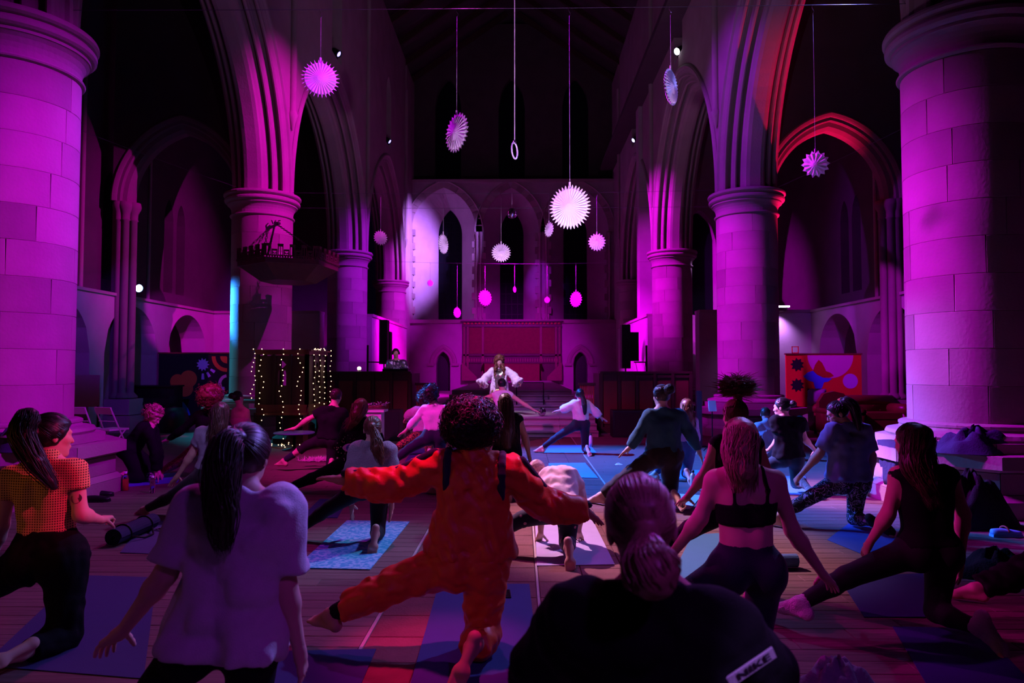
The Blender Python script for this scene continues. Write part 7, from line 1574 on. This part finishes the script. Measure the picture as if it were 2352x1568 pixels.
def eye_motif(root, base, J, fr):
    c = fr['pel']+fr['up']*.16-fr['F']*.125-fr['lat']*.10-base; e1, e2 = fr['lat'], fr['up']; b = -fr['F']
    def lens(rx, ry, d, n=20): return [c+e1*rx*math.cos(t)+e2*ry*math.copysign(abs(math.sin(t))**1.3, math.sin(t))+b*d for t in np.linspace(0, 2*PI, n, endpoint=False)]
    for nm, rx, ry, d, col in (('eye_patch', .085, .05, .0, (0.75, 0.66, 0.80)), ('iris_patch', .04, .04, .006, (0.10, 0.28, 0.70)), ('pupil_patch', .018, .018, .010, (0.02, 0.02, 0.03))):
        m = MB(); v = lens(rx, ry, d)+lens(rx, ry, d-.03); m.add(v, [tuple(range(20))]+[(i, (i+1) % 20, 20+(i+1) % 20, 20+i) for i in range(20)]); m.build(nm, mat(nm, col, .5), root)
    m = MB(); r = np.random.default_rng(4)
    for k in range(46):
        a = r.uniform(0, 2*PI); q = r.uniform(.07, .16); m.box(c+e1*q*math.cos(a)*1.15+e2*q*math.sin(a)+b*.006*(1-q), (.011, .011, .011))
    tag(m.build('gem', mat('gem', (0.95, 0.75, 0.5), .1, metal=1), root), kind='stuff')
person('T', 'woman in black jumpsuit with a jewelled eye on the back, long hair swinging left', Fw, SKIN, dict(style='long', c='auburn', pts=[(-2.031, 8.620, 0.974), (-2.068, 8.600, 0.890), (-2.132, 8.600, 0.815)], R=[.085,.06,.02], w=.05, wave=.012),
       [('jumpsuit', BLK, dict(t='pants', off=.018, waist=.2, len=1.95)), ('jumpsuit_top', BLK, dict(t='top', hem=.05, sleeve=1.9, off=.018, loose=.006, fold=.006)), ('sock', BLK, dict(t='sock', sides='l'))], HF=(.2, .95, -.1), extra=eye_motif)
person('U', 'woman dressed in black on hands and knees beside the left plinth, tousled blonde hair', (1, .1, -.35), SKIN, dict(style='curly', c='blond', R=(.095, .11, .115), len=.07, drop=.4),
       [('trousers', BLK, dict(t='pants', off=.022, waist=.12)), ('jumper', BLK, dict(t='top', hem=.03, sleeve=1.9, off=.022, fold=.008)), ('striped_sock', STRP, dict(t='sock', sides='r'))], HF=(.8, -.1, -.55), HU=(.5, 0, .85), tuck=(1, 0), palm={'l': (0, 0, -1), 'r': (0, 0, -1)})
person('V', 'woman with big curly auburn hair in black top and bronze sequin leggings', (-.1, 1, 0), SKIN, dict(style='curly', c='auburn', R=(.165, .15, .16), curl=.02, len=.08, drop=.4),
       [legg(BRONZE), ('long_sleeve_top', BLK, dict(t='top', hem=.03, sleeve=1.9, off=.016))])
person('W', 'woman in grey marl T-shirt with long brown hair lunging left of the pulpit', (-.1, 1, 0), SKIN, dict(style='long', c='brown', pts=[(-3.176, 7.310, 0.942), (-3.203, 7.280, 0.826), (-3.247, 7.280, 0.736)], R=[.082,.06,.025], w=.06, wave=.01),
       [legg(CHAR, waist=.1), ('t_shirt', GREYT, dict(t='top', hem=.055, sleeve=.55, off=.015, fold=.007))], HF=(.1, 1, 0), curl=.12)
person('X', 'dark-haired person in pink strappy top kneeling left of the fairy-lit pulpit', (-.2, 1, 0), SKIN, dict(style='bun', c='black', high=.1, back=.9, r=.05), [('trousers', BLK, dict(t='pants', off=.015)), ('strappy_top', cloth('pink_jersey', (0.75, 0.2, 0.4)), dict(t='top', hem=.05, strap='thin', top=.02))], HF=(.4, .9, 0), g=.95, tuck=(1, 1))
def phones(root, base, J, fr):
    m = MB(); c = fr['hd']-base; m.tube([c+fr['HL']*.092*math.cos(t)+fr['HU']*(.125*math.sin(t)) for t in np.linspace(0, PI, 12)], .010, 6)
    for s in (-1, 1): m.tube([c+fr['HL']*s*.075, c+fr['HL']*s*.105], .036, 12)
    m.build('headphones', BLACK, root, True)
    m = MB()
    for s in (-1, 1): m.tube([fr['nk']+fr['lat']*s*.05+fr['up']*.02-base, fr['ch']+fr['lat']*s*.05+fr['F']*.125-base, fr['pel']+fr['up']*.18+fr['lat']*s*.02+fr['F']*.13-base], .018, 6)
    m.build('lapel', SHEER, root, True)
person('Y', 'disc jockey in glittering jacket and headphones standing behind the left choir stall', (0.1, -1, 0), SKIN, dict(style='short', c='dark', len=.03), [('trousers', BLK, dict(t='pants', off=.015, len=1.95)), ('sequin_jacket', SILV, dict(t='top', hem=.0, sleeve=1.9, off=.022, loose=.01, fold=.008))], HF=(.3, -1, -.15), tuck=(0, 0), eyes=True, extra=phones, g=1.06)
person('Z', 'person in jeans and patterned top half hidden behind the teal top', Fw, SKIN, dict(style='long', c='auburn', pts=[(2.304, 9.740, 0.915), (2.346, 9.720, 0.826), (2.381, 9.720, 0.706)], R=[.085,.06,.03], w=.06), [('jeans', JEAN, dict(t='pants', off=.014)), ('top', PINKF, dict(t='top', hem=.08, sleeve=1.5, off=.014))], g=.98)
person('a', 'person in black trousers at the right edge, only one bare leg end in view', Fw, SKIN, dict(style='bun', c='dark'), [('trousers', BLK, dict(t='pants', off=.03, fold=.01)), ('jumper', BLK, dict(t='top', hem=.03, sleeve=1.9, off=.025))])
